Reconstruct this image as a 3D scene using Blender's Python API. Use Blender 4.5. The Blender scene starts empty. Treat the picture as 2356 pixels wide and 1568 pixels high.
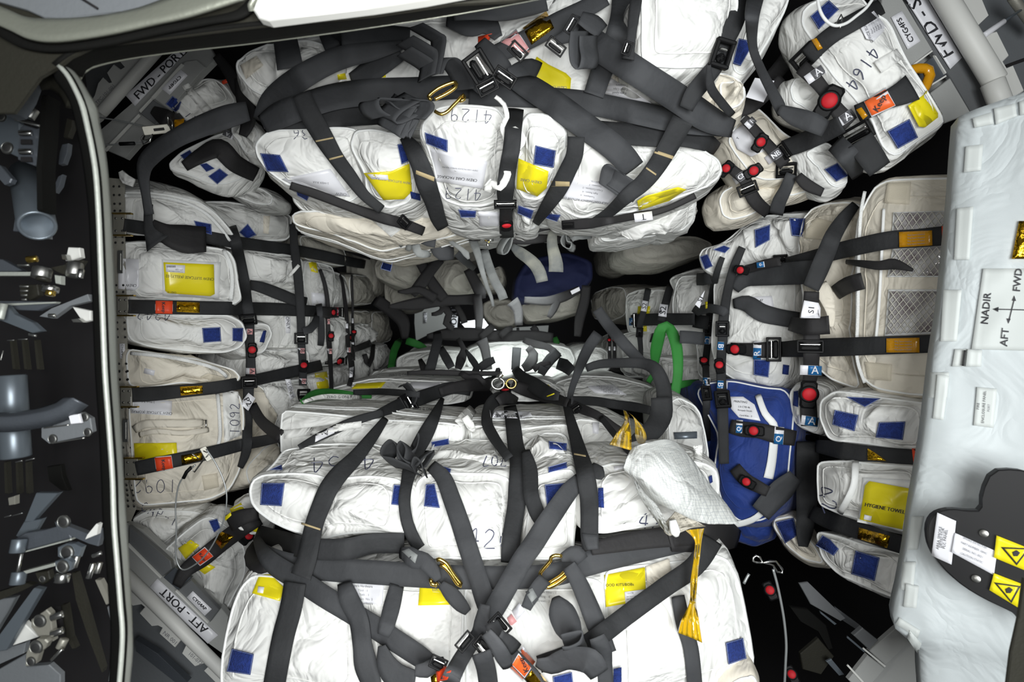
import bpy, bmesh, math, random
from mathutils import Vector, Matrix, noise
from mathutils.bvhtree import BVHTree
random.seed(7)
SC = bpy.context.scene; COL = SC.collection
F = 1308.0; CX, CY = 1178.0, 784.0
# ---------------- camera, world, lights, exposure ----------------
cam = bpy.data.cameras.new('camera'); camo = bpy.data.objects.new('camera', cam); COL.objects.link(camo)
cam.sensor_width = 36; cam.lens = F*36/2356; cam.clip_start = .02; camo.rotation_euler = (math.pi/2, 0, 0)
SC.camera = camo
cam.dof.use_dof = True; cam.dof.focus_distance = 1.3; cam.dof.aperture_fstop = 6.3
W = bpy.data.worlds.new('world'); SC.world = W; W.use_nodes = True
W.node_tree.nodes['Background'].inputs[0].default_value = (.80, .84, .86, 1)
W.node_tree.nodes['Background'].inputs[1].default_value = .08
def area(name, loc, target, size, power, col=(1, 1, 1), spread=math.pi, sy=None):
    l = bpy.data.lights.new(name, 'AREA'); l.energy = power; l.color = col; l.size = size; l.spread = spread
    if sy: l.shape = 'RECTANGLE'; l.size_y = sy
    o = bpy.data.objects.new(name, l); COL.objects.link(o); o.location = loc
    o.rotation_euler = (Vector(target)-Vector(loc)).to_track_quat('-Z', 'Y').to_euler(); return o
area("hatchway_lamp_low", (-.10, .34, -.27), (-.02, 1.0, -.50), .08, 1.15, (1, .985, .96), 2.8)
area("hatchway_lamp_high", (.02, .30, .20), (-.03, 1.15, .36), .08, .85, (1, .985, .96), 2.9)
area("camera_fill", (-.02, -.02, .035), (-.1, 1.5, .1), .05, 1.9, (1, 1, .98), 3.0)  # added fill beside the lens, reaching panels the hatch frame shades
area("cabin_light", (.32, -.62, -.06), (.05, 3.0, -.05), .8, 19, (.97, 1, 1), 2.0)
area("passage_fill", (.02, 2.15, .20), (.05, 2.55, -.3), .25, 2.0, (.92, 1, .98), 1.5)  # added fill that brightens the deep floor bags, no real fitting
area('far_panel_fill', (-.1, 4.0, .5), (-.4, 5.1, .1), .3, 7, (.93, 1, 1))  # added fill aimed at the end panel so it reads grey
SC.view_settings.view_transform = 'Standard'; SC.view_settings.look = 'None'
SC.view_settings.exposure = 0.0; SC.view_settings.gamma = 1; SC.view_settings.use_curve_mapping = False
try: SC.cycles.max_bounces = 6; SC.cycles.use_denoising = True
except Exception: pass
# ---------------- materials ----------------
MT = {}
def mat(name, col, rough=.6, metal=0, bump=0, bscale=60, var=0, vscale=12, spec=.5, trans=0, weave=0, fold=0, alpha=1, emit=0, sheen=0, col2=None, stretch=None):
    m = bpy.data.materials.new(name); m.use_nodes = True; nt = m.node_tree; N = nt.nodes; L = nt.links
    b = N['Principled BSDF']; b.inputs['Base Color'].default_value = (*col, 1); b.inputs['Roughness'].default_value = rough
    b.inputs['Metallic'].default_value = metal; b.inputs['Specular IOR Level'].default_value = spec
    if trans: b.inputs['Transmission Weight'].default_value = trans
    if alpha < 1: b.inputs['Alpha'].default_value = alpha
    if sheen: b.inputs['Sheen Weight'].default_value = sheen
    if emit: b.inputs['Emission Color'].default_value = (*col, 1); b.inputs['Emission Strength'].default_value = emit
    tc = N.new('ShaderNodeTexCoord'); vec = tc.outputs['Object']
    if var:
        n = N.new('ShaderNodeTexNoise'); n.inputs['Scale'].default_value = vscale; n.inputs['Detail'].default_value = 5
        L.new(vec, n.inputs['Vector'])
        r = N.new('ShaderNodeMapRange'); r.inputs[1].default_value = .35; r.inputs[2].default_value = .65; L.new(n.outputs['Fac'], r.inputs[0])
        mx = N.new('ShaderNodeMix'); mx.data_type = 'RGBA'
        c2 = col2 or tuple(max(0, c*(1-var)) for c in col)
        mx.inputs[6].default_value = (*c2, 1); mx.inputs[7].default_value = (*tuple(min(1, c*(1+var*.4)) for c in col), 1)
        L.new(r.outputs[0], mx.inputs[0]); L.new(mx.outputs[2], b.inputs['Base Color'])
    prev = None
    def addb(h, strength, dist):
        nonlocal prev
        bp = N.new('ShaderNodeBump'); bp.inputs['Strength'].default_value = strength; bp.inputs['Distance'].default_value = dist
        L.new(h, bp.inputs['Height'])
        if prev: L.new(prev, bp.inputs['Normal'])
        prev = bp.outputs['Normal']
    if fold:
        n = N.new('ShaderNodeTexNoise'); n.inputs['Scale'].default_value = 9; n.inputs['Detail'].default_value = 3; n.inputs['Distortion'].default_value = 1.2
        L.new(vec, n.inputs['Vector'])
        a = N.new('ShaderNodeMath'); a.operation = 'SUBTRACT'; a.inputs[1].default_value = .5; L.new(n.outputs['Fac'], a.inputs[0])
        q = N.new('ShaderNodeMath'); q.operation = 'ABSOLUTE'; L.new(a.outputs[0], q.inputs[0])
        addb(q.outputs[0], fold, .05)
    if bump:
        n = N.new('ShaderNodeTexNoise'); n.inputs['Scale'].default_value = bscale; n.inputs['Detail'].default_value = 4
        if stretch:
            mp = N.new('ShaderNodeMapping'); mp.inputs['Scale'].default_value = stretch; L.new(vec, mp.inputs[0]); L.new(mp.outputs[0], n.inputs['Vector'])
        else: L.new(vec, n.inputs['Vector'])
        addb(n.outputs['Fac'], bump, .004)
    if weave:
        uv = N.new('ShaderNodeUVMap'); w = N.new('ShaderNodeTexWave'); w.bands_direction = 'DIAGONAL'; w.inputs['Scale'].default_value = weave
        L.new(uv.outputs[0], w.inputs['Vector']); addb(w.outputs['Fac'], .22, .0008)
    if prev: L.new(prev, b.inputs['Normal'])
    MT[name] = m; return m
mat('white_fabric', (.80, .80, .775), .62, var=.07, vscale=6, fold=.6, bump=.10, bscale=900, spec=.35)
mat('cream_fabric', (.74, .69, .59), .7, var=.10, vscale=7, fold=.5, bump=.12, bscale=900, spec=.3)
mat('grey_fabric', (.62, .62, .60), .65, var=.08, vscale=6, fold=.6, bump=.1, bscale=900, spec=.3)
mat('dull_fabric', (.40, .385, .34), .75, var=.10, vscale=6, fold=.5, bump=.1, bscale=900, spec=.2)  # shade on the deep bags put into a darker fabric colour
mat('patch_cream', (.66, .60, .48), .85, bump=.3, bscale=700)
mat('piping_white', (.82, .83, .82), .5, bump=.1, bscale=300)
mat('zipper_white', (.78, .79, .78), .45, bump=.5, bscale=420)
mat('navy_fabric', (.004, .008, .05), .85, bump=.2, bscale=300)
mat('blue_fabric', (.008, .035, .21), .75, var=.2, vscale=10, fold=.4, bump=.3, bscale=500, sheen=.1)
mat('blue_velcro', (.014, .037, .21), .95, var=.28, vscale=160, bump=.9, bscale=420)
mat('yellow_card', (.80, .68, .015), .30, var=.03, vscale=5)
mat('white_card', (.80, .80, .84), .35)
mat('ink', (.03, .03, .035), .6)
mat('pen_ink', (.05, .055, .10), .5)
mat('grey_ink', (.22, .22, .24), .6)
mat('strap_dark', (.033, .034, .036), .72, var=.25, vscale=9, bump=.25, bscale=120, weave=60, spec=.22, stretch=(1, 1, 1))
mat('strap_grey', (.054, .056, .060), .68, var=.2, vscale=8, bump=.3, bscale=70, weave=60, spec=.25)
mat('strap_light', (.24, .25, .245), .6, var=.3, vscale=20, bump=.3, bscale=70, weave=60, col2=(.16, .17, .17))
mat('strap_worn', (.26, .26, .22), .6, var=.4, vscale=22, bump=.3, bscale=70, weave=60, col2=(.14, .15, .15))
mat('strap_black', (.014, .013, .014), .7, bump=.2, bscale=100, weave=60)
mat('green_strap', (.03, .23, .035), .7, var=.15, vscale=12, weave=60)
mat('thread', (.42, .33, .18), .8)
mat('black_plastic', (.006, .006, .0065), .5, spec=.14)
mat('red_plastic', (.50, .012, .02), .6, spec=.3)
mat('red_label', (.80, .07, .02), .4); mat('orange_label', (.85, .14, .03), .4); mat('pink_label', (.75, .36, .36), .45)
mat('blue_label', (.015, .13, .34), .4); mat('dark_label', (.12, .12, .13), .4); mat('crimson_label', (.5, .01, .05), .4)
mat('gold_foil', (.95, .55, .03), .18, metal=1, bump=1.0, bscale=55)
mat('amber_tape', (.55, .25, .005), .22, bump=.7, bscale=40, spec=.8)
mat('amber_film', (.80, .50, .01), .12, bump=.5, bscale=40, spec=.8, trans=.45)
mat('brass', (.80, .55, .13), .22, metal=1)
mat('steel', (.42, .42, .40), .38, metal=1); mat('bright_steel', (.60, .60, .58), .24, metal=1)
mat('cable_steel', (.42, .44, .44), .35, metal=.6)
mat('brushed', (.42, .44, .40), .5, metal=.35, bump=.15, bscale=200)
mat('rim_metal', (.30, .31, .26), .36, metal=.55, bump=.1, bscale=160)
mat('frame_paint', (.022, .021, .016), .5, spec=.25, bump=.15, bscale=300)
mat('frame_dark', (.0035, .0035, .003), .8, spec=.15, bump=.1, bscale=300)  # near-black: shade on inward hatch frame faces put into the colour
mat('anodized', (.085, .095, .11), .42, metal=.3, bump=.1, bscale=300)
mat('blue_grey_metal', (.15, .175, .20), .36, metal=.5)
mat('grey_panel', (.36, .365, .355), .5, bump=.1, bscale=300); mat('dark_panel', (.13, .135, .14), .5, bump=.1, bscale=300)
mat('light_panel', (.66, .66, .63), .5); mat('slate_panel', (.15, .16, .17), .5, bump=.1, bscale=200)
mat('plate_metal', (.30, .29, .25), .45, metal=.4, bump=.1, bscale=200)
mat('panel_fabric', (.53, .57, .58), .55, var=.04, vscale=5, fold=.22, bump=.06, bscale=700)
mat('panel_tape', (.57, .60, .585), .6); mat('black_panel', (.015, .015, .016), .45)
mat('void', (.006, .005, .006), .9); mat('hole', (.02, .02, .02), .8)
mat('clear_film', (.5, .5, .5), .08, spec=1, trans=.0, bump=1.0, bscale=28, var=.6, vscale=20, col2=(.12, .08, .09))
mat('net_cord', (.62, .60, .54), .6)
mat('ripstop', (.76, .77, .75), .55, fold=.4)
mat('window_lit', (.95, .97, 1), .5, emit=1.1)
mat('sock', (.03, .028, .03), .9)
# ripstop grid lines are woven thread of the cloth itself
def grid_bump(m, sc):
    nt = m.node_tree; N = nt.nodes; L = nt.links; b = N['Principled BSDF']
    uv = N.new('ShaderNodeUVMap'); br = N.new('ShaderNodeTexBrick'); br.offset = 0; br.inputs['Scale'].default_value = sc
    br.inputs['Mortar Size'].default_value = .03; br.inputs['Brick Width'].default_value = .5; br.inputs['Row Height'].default_value = .5
    br.inputs['Color1'].default_value = (.56, .57, .55, 1); br.inputs['Color2'].default_value = (.56, .57, .55, 1); br.inputs['Mortar'].default_value = (.36, .38, .39, 1)
    L.new(uv.outputs[0], br.inputs['Vector']); L.new(br.outputs['Color'], b.inputs['Base Color'])
grid_bump(MT['ripstop'], 16)
# ---------------- coordinate helpers ----------------
FR = {'0': (0, 0, 1), 'A': (0, 0, 3.137), 'B': (0, 450, 2.852), 'C': (0, 1000, 2.76), 'D': (500, 0, 2.8), 'E': (1100, 0, 2.8), 'G': (1650, 0, 2.8),
      'H': (600, 450, 3.137), 'I': (1150, 500, 3.485), 'J': (1550, 400, 2.851), 'K': (1550, 850, 2.851), 'L': (500, 850, 3.135), 'M': (1050, 850, 3.136),
      'N': (450, 1200, 3.366), 'O': (1100, 1200, 3.366), 'R': (1650, 1150, 3.337), 'S': (2050, 200, 2.24), 'T': (240, 420, 3.266), 'U': (240, 820, 3.92),
      'V': (850, 580, 3.927), 'a': (0, 150, 4.48), 'b': (0, 500, 4.48), 'c': (0, 850, 4.48), 'd': (0, 1200, 4.26), 'e': (650, 680, 6.273), 'f': (880, 500, 5.236), 'g': (2050, 0, 6.03)}
_fr = FR['0']
def fr(k):
    global _fr
    _fr = FR[k]
def pts(s):
    if not isinstance(s, str): return s
    out = []
    for t in s.split():
        v = [float(q) for q in t.split(',')]
        out.append((_fr[0]+v[0]/_fr[2], _fr[1]+v[1]/_fr[2]) + tuple(v[2:]))
    return out
def P(x, y, d): return Vector(((x-CX)/F*d, d, -(y-CY)/F*d))
def px(v): return (CX+v[0]/v[1]*F, CY-v[2]/v[1]*F)
def plane_d(q, bb):
    """q: depth number or depths at the corners TL,TR,BR,BL of the box bb"""
    if isinstance(q, (int, float)): return lambda x, y: q
    x0, y0, x1, y1 = bb
    def f(x, y):
        u = min(1.3, max(-.3, (x-x0)/max(1, x1-x0))); v = min(1.3, max(-.3, (y-y0)/max(1, y1-y0)))
        return 1/((1-v)*((1-u)/q[0]+u/q[1])+v*((1-u)/q[3]+u/q[2]))
    return f
def bbox(p): return min(a[0] for a in p), min(a[1] for a in p), max(a[0] for a in p), max(a[1] for a in p)
ORG = {}
def mk(name, V, Fc, m, parent=None, smooth=True, uv=None, label=None, cat=None, group=None, kind=None, org=None):
    me = bpy.data.meshes.new(name)
    c = org if org is not None else sum(V, Vector())/max(1, len(V))
    me.from_pydata([v-c for v in V], [], Fc)
    if m: me.materials.append(MT[m])
    if smooth: me.polygons.foreach_set('use_smooth', [True]*len(me.polygons))
    if uv:
        l = me.uv_layers.new(name='UVMap'); vi = [0]*len(me.loops); me.loops.foreach_get('vertex_index', vi)
        l.data.foreach_set('uv', [k for i in vi for k in uv[i]])
    me.update()
    o = bpy.data.objects.new(name, me); COL.objects.link(o)
    if parent: o.parent = parent; o.location = c-ORG[parent.name]
    else: o.location = c
    ORG[o.name] = c
    tag(o, label, cat, group, kind); return o
def tag(o, label=None, cat=None, group=None, kind=None):
    if label: o['label'] = label
    if cat: o['category'] = cat
    if group: o['group'] = group
    if kind: o['kind'] = kind
def empty(name, c, label=None, cat=None, group=None, kind=None):
    o = bpy.data.objects.new(name, None); COL.objects.link(o); o.location = c; o.empty_display_size = .02; ORG[o.name] = Vector(c)
    tag(o, label, cat, group, kind); return o
# ---------------- the surfaces that things lie on ----------------
CAST = []
def reg(V, Fc, nm=''):
    b = bbox([px(v) for v in V if v[1] > .05]); CAST.append((b, BVHTree.FromPolygons([v[:] for v in V], Fc), nm))
def cands(b): return [c for c in CAST if c[0][0] <= b[2] and c[0][2] >= b[0] and c[0][1] <= b[3] and c[0][3] >= b[1]]
ORIG = Vector((0, 0, 0))
def hit(x, y, cs):
    dr = Vector(((x-CX)/F, 1, -(y-CY)/F)); k = dr.length; best = None
    for b, t, _ in cs:
        if b[0]-1 <= x <= b[2]+1 and b[1]-1 <= y <= b[3]+1:
            h = t.ray_cast(ORIG, dr/k)
            if h[0] is not None and (best is None or h[0][1] < best[0]): best = (h[0][1], h[1])
    return best
def cat_rom(p, step=10):
    """smooth path through the points; extra components are interpolated too"""
    if len(p) == 2: q = [p[0], p[0], p[1], p[1]]
    else: q = [p[0]]+list(p)+[p[-1]]
    out = []
    for i in range(1, len(q)-2):
        a, b, c, d = q[i-1], q[i], q[i+1], q[i+2]
        n = max(1, int(math.hypot(c[0]-b[0], c[1]-b[1])/step))
        for k in range(n):
            t = k/n
            out.append(tuple(.5*((2*b[j])+(c[j]-a[j])*t+(2*a[j]-5*b[j]+4*c[j]-d[j])*t*t+(3*b[j]-a[j]-3*c[j]+d[j])*t**3) for j in range(len(b))))
    out.append(tuple(q[-2])); return out
def lerp(a, b, t): return a+(b-a)*t
def chaikin(p, n=2, closed=True, k=.25):
    for _ in range(n):
        q = []; m = len(p)
        for i in range(m if closed else m-1):
            a, b = p[i], p[(i+1) % m]
            q.append(tuple(lerp(a[j], b[j], k) for j in range(len(a)))); q.append(tuple(lerp(a[j], b[j], 1-k) for j in range(len(a))))
        p = q
    return p
def resample(p, n, closed=True):
    q = list(p)+([p[0]] if closed else []); L = [0]
    for i in range(1, len(q)): L.append(L[-1]+(q[i]-q[i-1]).length)
    out = []; j = 0; T = L[-1]
    for i in range(n):
        s = T*i/(n if closed else n-1)
        while j < len(L)-2 and L[j+1] < s: j += 1
        t = (s-L[j])/max(1e-9, L[j+1]-L[j]); out.append(q[j].lerp(q[j+1], min(1, t)))
    return out
# ---------------- builders ----------------
def tube_geo(pts3, r, n=6, closed=False, V=None, Fc=None):
    V = [] if V is None else V; Fc = [] if Fc is None else Fc; base = len(V); m = len(pts3); ref = None
    for i, p in enumerate(pts3):
        a = pts3[(i-1) % m if closed else max(0, i-1)]; b = pts3[(i+1) % m if closed else min(m-1, i+1)]
        t = (b-a).normalized() if (b-a).length > 1e-9 else Vector((0, 0, 1))
        if ref is None: ref = t.orthogonal().normalized()
        ref = (ref-t*ref.dot(t)); ref = ref.normalized() if ref.length > 1e-6 else t.orthogonal().normalized()
        bt = t.cross(ref); rr = r[i] if isinstance(r, (list, tuple)) else r
        for k in range(n):
            an = 2*math.pi*k/n; V.append(p+(ref*math.cos(an)+bt*math.sin(an))*rr)
    for i in range(m if closed else m-1):
        j = (i+1) % m
        for k in range(n): Fc.append((base+i*n+k, base+i*n+(k+1) % n, base+j*n+(k+1) % n, base+j*n+k))
    if not closed:
        Fc.append(tuple(base+k for k in range(n))[::-1]); Fc.append(tuple(base+(m-1)*n+k for k in range(n)))
    return V, Fc
def tube(name, pts3, r, m, parent=None, n=8, closed=False, **kw):
    V, Fc = tube_geo(pts3, r, n, closed); return mk(name, V, Fc, m, parent, **kw)
def bag(name, outline, d, T=.16, label=None, m='white_fabric', bulge=.03, r=.022, ex=None, pipe='piping_white', rough=1.0, rnd=2, n=96, cat='bag', group=None, parent=None, zip_side=False, seed=None, creases=(), reg_it=True, grow=4, seam=True):
    o2 = pts(outline); bb = bbox(o2); fd = plane_d(d, bb)
    o2 = chaikin([(a[0], a[1]) for a in o2], rnd, k=.16)
    gx, gy = sum(a[0] for a in o2)/len(o2), sum(a[1] for a in o2)/len(o2)
    o2 = [(gx+(a[0]-gx)*(1+grow/max(12, math.dist(a, (gx, gy)))), gy+(a[1]-gy)*(1+grow/max(12, math.dist(a, (gx, gy))))) for a in o2]
    p3 = resample([P(a[0], a[1], fd(a[0], a[1])) for a in o2], n)
    c = sum(p3, Vector())/n; nr = Vector()
    for i in range(n): nr += (p3[i]-c).cross(p3[(i+1) % n]-c)
    nr.normalize()
    if nr.dot(-c) < 0: nr = -nr
    exd = Vector(ex).normalized() if ex else -nr
    sd = Vector((seed or random.random()*40, random.random()*40, random.random()*40))
    R = []; S = [0.04, .1, .2, .3, .4, .5, .6, .68, .76, .84, .9, .95, 1.0]
    rad = max((q-c).length for q in p3)
    for s in S:
        ring = []
        for q in p3:
            v = q-c; l = v.length; qi = c+v*max(.05, (1-r/l)); w = qi-c
            h = bulge*(1-s**3.2)
            ring.append(c+w*s+nr*(h)+exd*0)
        R.append(ring)
    for k in range(1, 6):
        a = k/5*math.pi/2; ring = []
        for q in p3:
            v = q-c; l = v.length; qi = c+v*max(.05, (1-r/l)); ring.append(qi+(q-qi)*math.sin(a)+exd*r*(1-math.cos(a)))
        R.append(ring)
    nf = len(R)
    nb = max(3, int(T/.03))
    for k in range(1, nb+1):
        t = k/nb; b = math.sin(t*math.pi)*min(.012, T*.1); ring = []
        for q in p3: ring.append(c+(q-c)*(1+b/max(.05, (q-c).length)) + exd*(r+(T-2*r)*t))
        R.append(ring)
    for s in (.85, .3):
        R.append([c+(q-c)*s+exd*T for q in p3])
    V = []; Fc = []
    crs = [[pts(cc) if isinstance(cc, str) else cc][0] for cc in creases]
    for ri, ring in enumerate(R):
        fade = 1 if ri < nf-5 else .45
        for q in ring:
            pn = q*5.5+sd; f1 = noise.noise(pn); ridge = 1-abs(noise.noise(q*11+sd))*2.4
            f2 = noise.noise(q*26+sd)
            dsp = (f1*.014+max(0, ridge)**3*.008+f2*.0022)*rough*fade
            v = q+nr*dsp*(1 if ri < nf+1 else .2)
            if ri >= nf: 
                o_ = (q-c); o_ -= exd*o_.dot(exd); o_.normalize(); v += o_*dsp*.7
            if crs:
                x, y = px(v); dd = 0
                for cr in crs:
                    for i in range(len(cr)-1):
                        ax, ay = cr[i][:2]; bx, by = cr[i+1][:2]; L2 = (bx-ax)**2+(by-ay)**2
                        t = max(0, min(1, ((x-ax)*(bx-ax)+(y-ay)*(by-ay))/max(1, L2)))
                        ds = math.hypot(x-ax-t*(bx-ax), y-ay-t*(by-ay)); wd = 26
                        if ds < wd*2: dd = max(dd, math.exp(-(ds/wd)**2))
                v -= nr*.018*dd
            V.append(v)
    K = len(R)
    V.append(sum(V[:n], Vector())/n); ctr = len(V)-1
    for i in range(n): Fc.append((ctr, i, (i+1) % n))
    for k in range(K-1):
        for i in range(n): Fc.append((k*n+i, (k+1)*n+i, (k+1)*n+(i+1) % n, k*n+(i+1) % n))
    V.append(sum(V[(K-1)*n:K*n], Vector())/n); cb = len(V)-1
    for i in range(n): Fc.append((cb, (K-1)*n+(i+1) % n, (K-1)*n+i))
    o = mk(name, V, Fc, m, parent, label=label, cat=cat if not parent else None, group=group)
    if reg_it: reg(V, Fc, o.name)
    if pipe:
        kk = nf-4
        loop = [V[kk*n+i]+nr*.0008 for i in range(n)]
        tube('piping', loop, .0024, pipe, o, n=6, closed=True)
        if seam and rad > .07:
            tube('seam', [V[10*n+i]+nr*.0006 for i in range(n)], .0013, m, o, n=4, closed=True)
        if zip_side:
            V2, F2 = [], []
            for e in ((nf+1, .002), (nf+2, .002)):
                tube_geo([V[e[0]*n+i]+((V[e[0]*n+i]-c).normalized())*.002 for i in range(n)], .003, 5, True, V2, F2)
            mk('zipper', V2, F2, 'zipper_white', o)
    return o
def quad_pt(q, u, v):
    a, b, c, d = q
    return tuple(lerp(lerp(a[j], b[j], u), lerp(d[j], c[j], u), v) for j in range(2))
def patch(parent, name, quad, m, off=.0022, thick=.0015, nu=None, nv=None, regit=True, label=None, cs=None, cat=None, group=None, fall=None):
    """thin piece of cloth, card or tape pressed on whatever surface lies there; quad TL,TR,BR,BL"""
    q = pts(quad)
    if len(q) != 4: return polypatch(parent, name, q, m, off, label=label, cat=cat, group=group, fall=fall)
    b = bbox(q); cs = cands(b) if cs is None else cs
    nu = nu or max(2, min(14, int(math.dist(q[0][:2], q[1][:2])/9))); nv = nv or max(2, min(14, int(math.dist(q[0][:2], q[3][:2])/9)))
    G = []; ds = []
    for j in range(nv+1):
        for i in range(nu+1):
            x, y = quad_pt(q, i/nu, j/nv); h = hit(x, y, cs); G.append((x, y)); ds.append(h[0] if h else None)
    ok = sorted(a for a in ds if a)
    if not ok:
        if fall is None: print('NOHIT', name, [tuple(map(int, a)) for a in q]); fall = 1.5
        ok = [fall]
    med = ok[len(ok)//2]
    size = max(b[2]-b[0], b[3]-b[1])*med/F
    ds = [med if (a is None or abs(a-med) > size*1.2+.02) else a for a in ds]
    # a card is stiff: smooth it and keep it in front
    W_ = nu+1
    sm = list(ds)
    for _ in range(2):
        nx = list(sm)
        for j in range(nv+1):
            for i in range(nu+1):
                nb = [sm[j2*W_+i2] for i2, j2 in ((i-1, j), (i+1, j), (i, j-1), (i, j+1)) if 0 <= i2 <= nu and 0 <= j2 <= nv]
                nx[j*W_+i] = min(ds[j*W_+i], (sm[j*W_+i]+sum(nb)/len(nb))/2)
        sm = nx
    V = []; uv = []
    for k, (x, y) in enumerate(G): V.append(P(x, y, sm[k]-off)); uv.append(((k % W_)/nu, 1-(k//W_)/nv))
    nb_ = len(V)
    for k, (x, y) in enumerate(G): V.append(P(x, y, sm[k]-off+thick)); uv.append(uv[k])
    Fc = []
    for j in range(nv):
        for i in range(nu):
            a = j*W_+i; Fc.append((a, a+W_, a+W_+1, a+1)); Fc.append((nb_+a, nb_+a+1, nb_+a+W_+1, nb_+a+W_))
    rim = [i for i in range(nu)]+[j*W_+nu for j in range(nv)]+[nv*W_+i for i in range(nu, 0, -1)]+[j*W_ for j in range(nv, 0, -1)]
    for k in range(len(rim)):
        a, b2 = rim[k], rim[(k+1) % len(rim)]; Fc.append((a, b2, nb_+b2, nb_+a))
    o = mk(name, V, Fc, m, parent, uv=uv, label=label, cat=cat, group=group)
    if regit: reg(V, Fc, o.name)
    return o
def polypatch(parent, name, q, m, off=.0022, thick=.0015, label=None, cat=None, group=None, fall=None):
    q = [a[:2] for a in pts(q)]; b = bbox(q); cs = cands(b)
    # subdivide the outline and cast each vertex, then fan rings
    o2 = []
    for i in range(len(q)):
        a, c = q[i], q[(i+1) % len(q)]; n = max(1, int(math.dist(a, c)/12))
        for k in range(n): o2.append((lerp(a[0], c[0], k/n), lerp(a[1], c[1], k/n)))
    cx = sum(a[0] for a in o2)/len(o2); cy = sum(a[1] for a in o2)/len(o2); n = len(o2); G = []
    for s in (1, .75, .5, .25):
        G += [(lerp(cx, a[0], s), lerp(cy, a[1], s)) for a in o2]
    G.append((cx, cy)); ds = [(hit(x, y, cs) or (None,))[0] for x, y in G]; ok = sorted(a for a in ds if a) or [fall or 1.5]
    med = ok[len(ok)//2]; size = max(b[2]-b[0], b[3]-b[1])*med/F
    ds = [med if (a is None or abs(a-med) > size*1.2+.02) else a for a in ds]
    import numpy as np
    Am = np.array([[x-cx, y-cy, 1] for x, y in G]); w_, *_r = np.linalg.lstsq(Am, np.array([1/d_ for d_ in ds]), rcond=None)
    fit = [1/max(.1, float(a @ w_)) for a in Am]; ds = [min(ds[i], lerp(ds[i], fit[i], .6)) for i in range(len(ds))]
    V = [P(x, y, ds[i]-off) for i, (x, y) in enumerate(G)]; Fc = []; uv = [((x-b[0])/max(1, b[2]-b[0]), (y-b[1])/max(1, b[3]-b[1])) for x, y in G]
    for k in range(3):
        for i in range(n): Fc.append((k*n+i, k*n+(i+1) % n, (k+1)*n+(i+1) % n, (k+1)*n+i))
    for i in range(n): Fc.append((3*n+i, 3*n+(i+1) % n, 4*n))
    e = len(V)
    for i in range(n): V.append(P(*o2[i], ds[i]-off+thick)); uv.append(uv[i])
    for i in range(n): Fc.append((i, e+i, e+(i+1) % n, (i+1) % n))
    Fc.append(tuple(e+i for i in range(n)))
    o = mk(name, V, Fc, m, parent, uv=uv, label=label, cat=cat, group=group); reg(V, Fc, o.name); return o
def ribbon(name, A, B, m, parent=None, thick=.0022, label=None, cat='strap', group=None, regit=True, kind=None):
    """solid webbing between two 3D rails"""
    n = len(A); V = []; uv = []; Fc = []; s = 0
    for i in range(n):
        a, b = A[i], B[i]; mid = (a+b)/2
        if i: s += (mid-pm).length
        pm = mid; i0, i1 = max(0, i-1), min(n-1, i+1)
        t = ((A[i1]+B[i1])-(A[i0]+B[i0])); w = b-a
        nn = t.cross(w); nn = nn.normalized() if nn.length > 1e-12 else Vector((0, -1, 0))
        if nn.dot(-mid) < 0 and i == 0: sg = -1
        elif i == 0: sg = 1
        nn = nn*sg
        if i and nn.dot(pn) < 0: nn = -nn
        pn = nn
        wl = w.length
        for k in range(5):
            u = k/4; bow = math.sin(u*math.pi)*.0012
            V.append(a.lerp(b, u)+nn*(bow)); uv.append((u, s/.05))
        for k in range(5):
            u = k/4; bow = math.sin(u*math.pi)*.0012
            V.append(a.lerp(b, u)+nn*(bow-thick)); uv.append((u, s/.05))
    for i in range(n-1):
        a = i*10; b = a+10
        for k in range(4):
            Fc.append((a+k, a+k+1, b+k+1, b+k)); Fc.append((a+5+k, b+5+k, b+6+k, a+6+k))
        Fc.append((a, b, b+5, a+5)); Fc.append((a+4, a+9, b+9, b+4))
    e = (n-1)*10
    Fc.append((0, 5, 6, 7, 8, 9, 4, 3, 2, 1)); Fc.append((e, e+1, e+2, e+3, e+4, e+9, e+8, e+7, e+6, e+5))
    o = mk(name, V, Fc, m, parent, uv=uv, label=label, cat=cat if not parent else None, group=group, kind=kind)
    if regit: reg(V, Fc, o.name)
    return o
def smooth1(a, k, it):
    for _ in range(it):
        b = list(a)
        for i in range(1, len(a)-1): b[i] = (a[i-1]+2*a[i]+a[i+1])/4
        a = b
    return a
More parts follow.
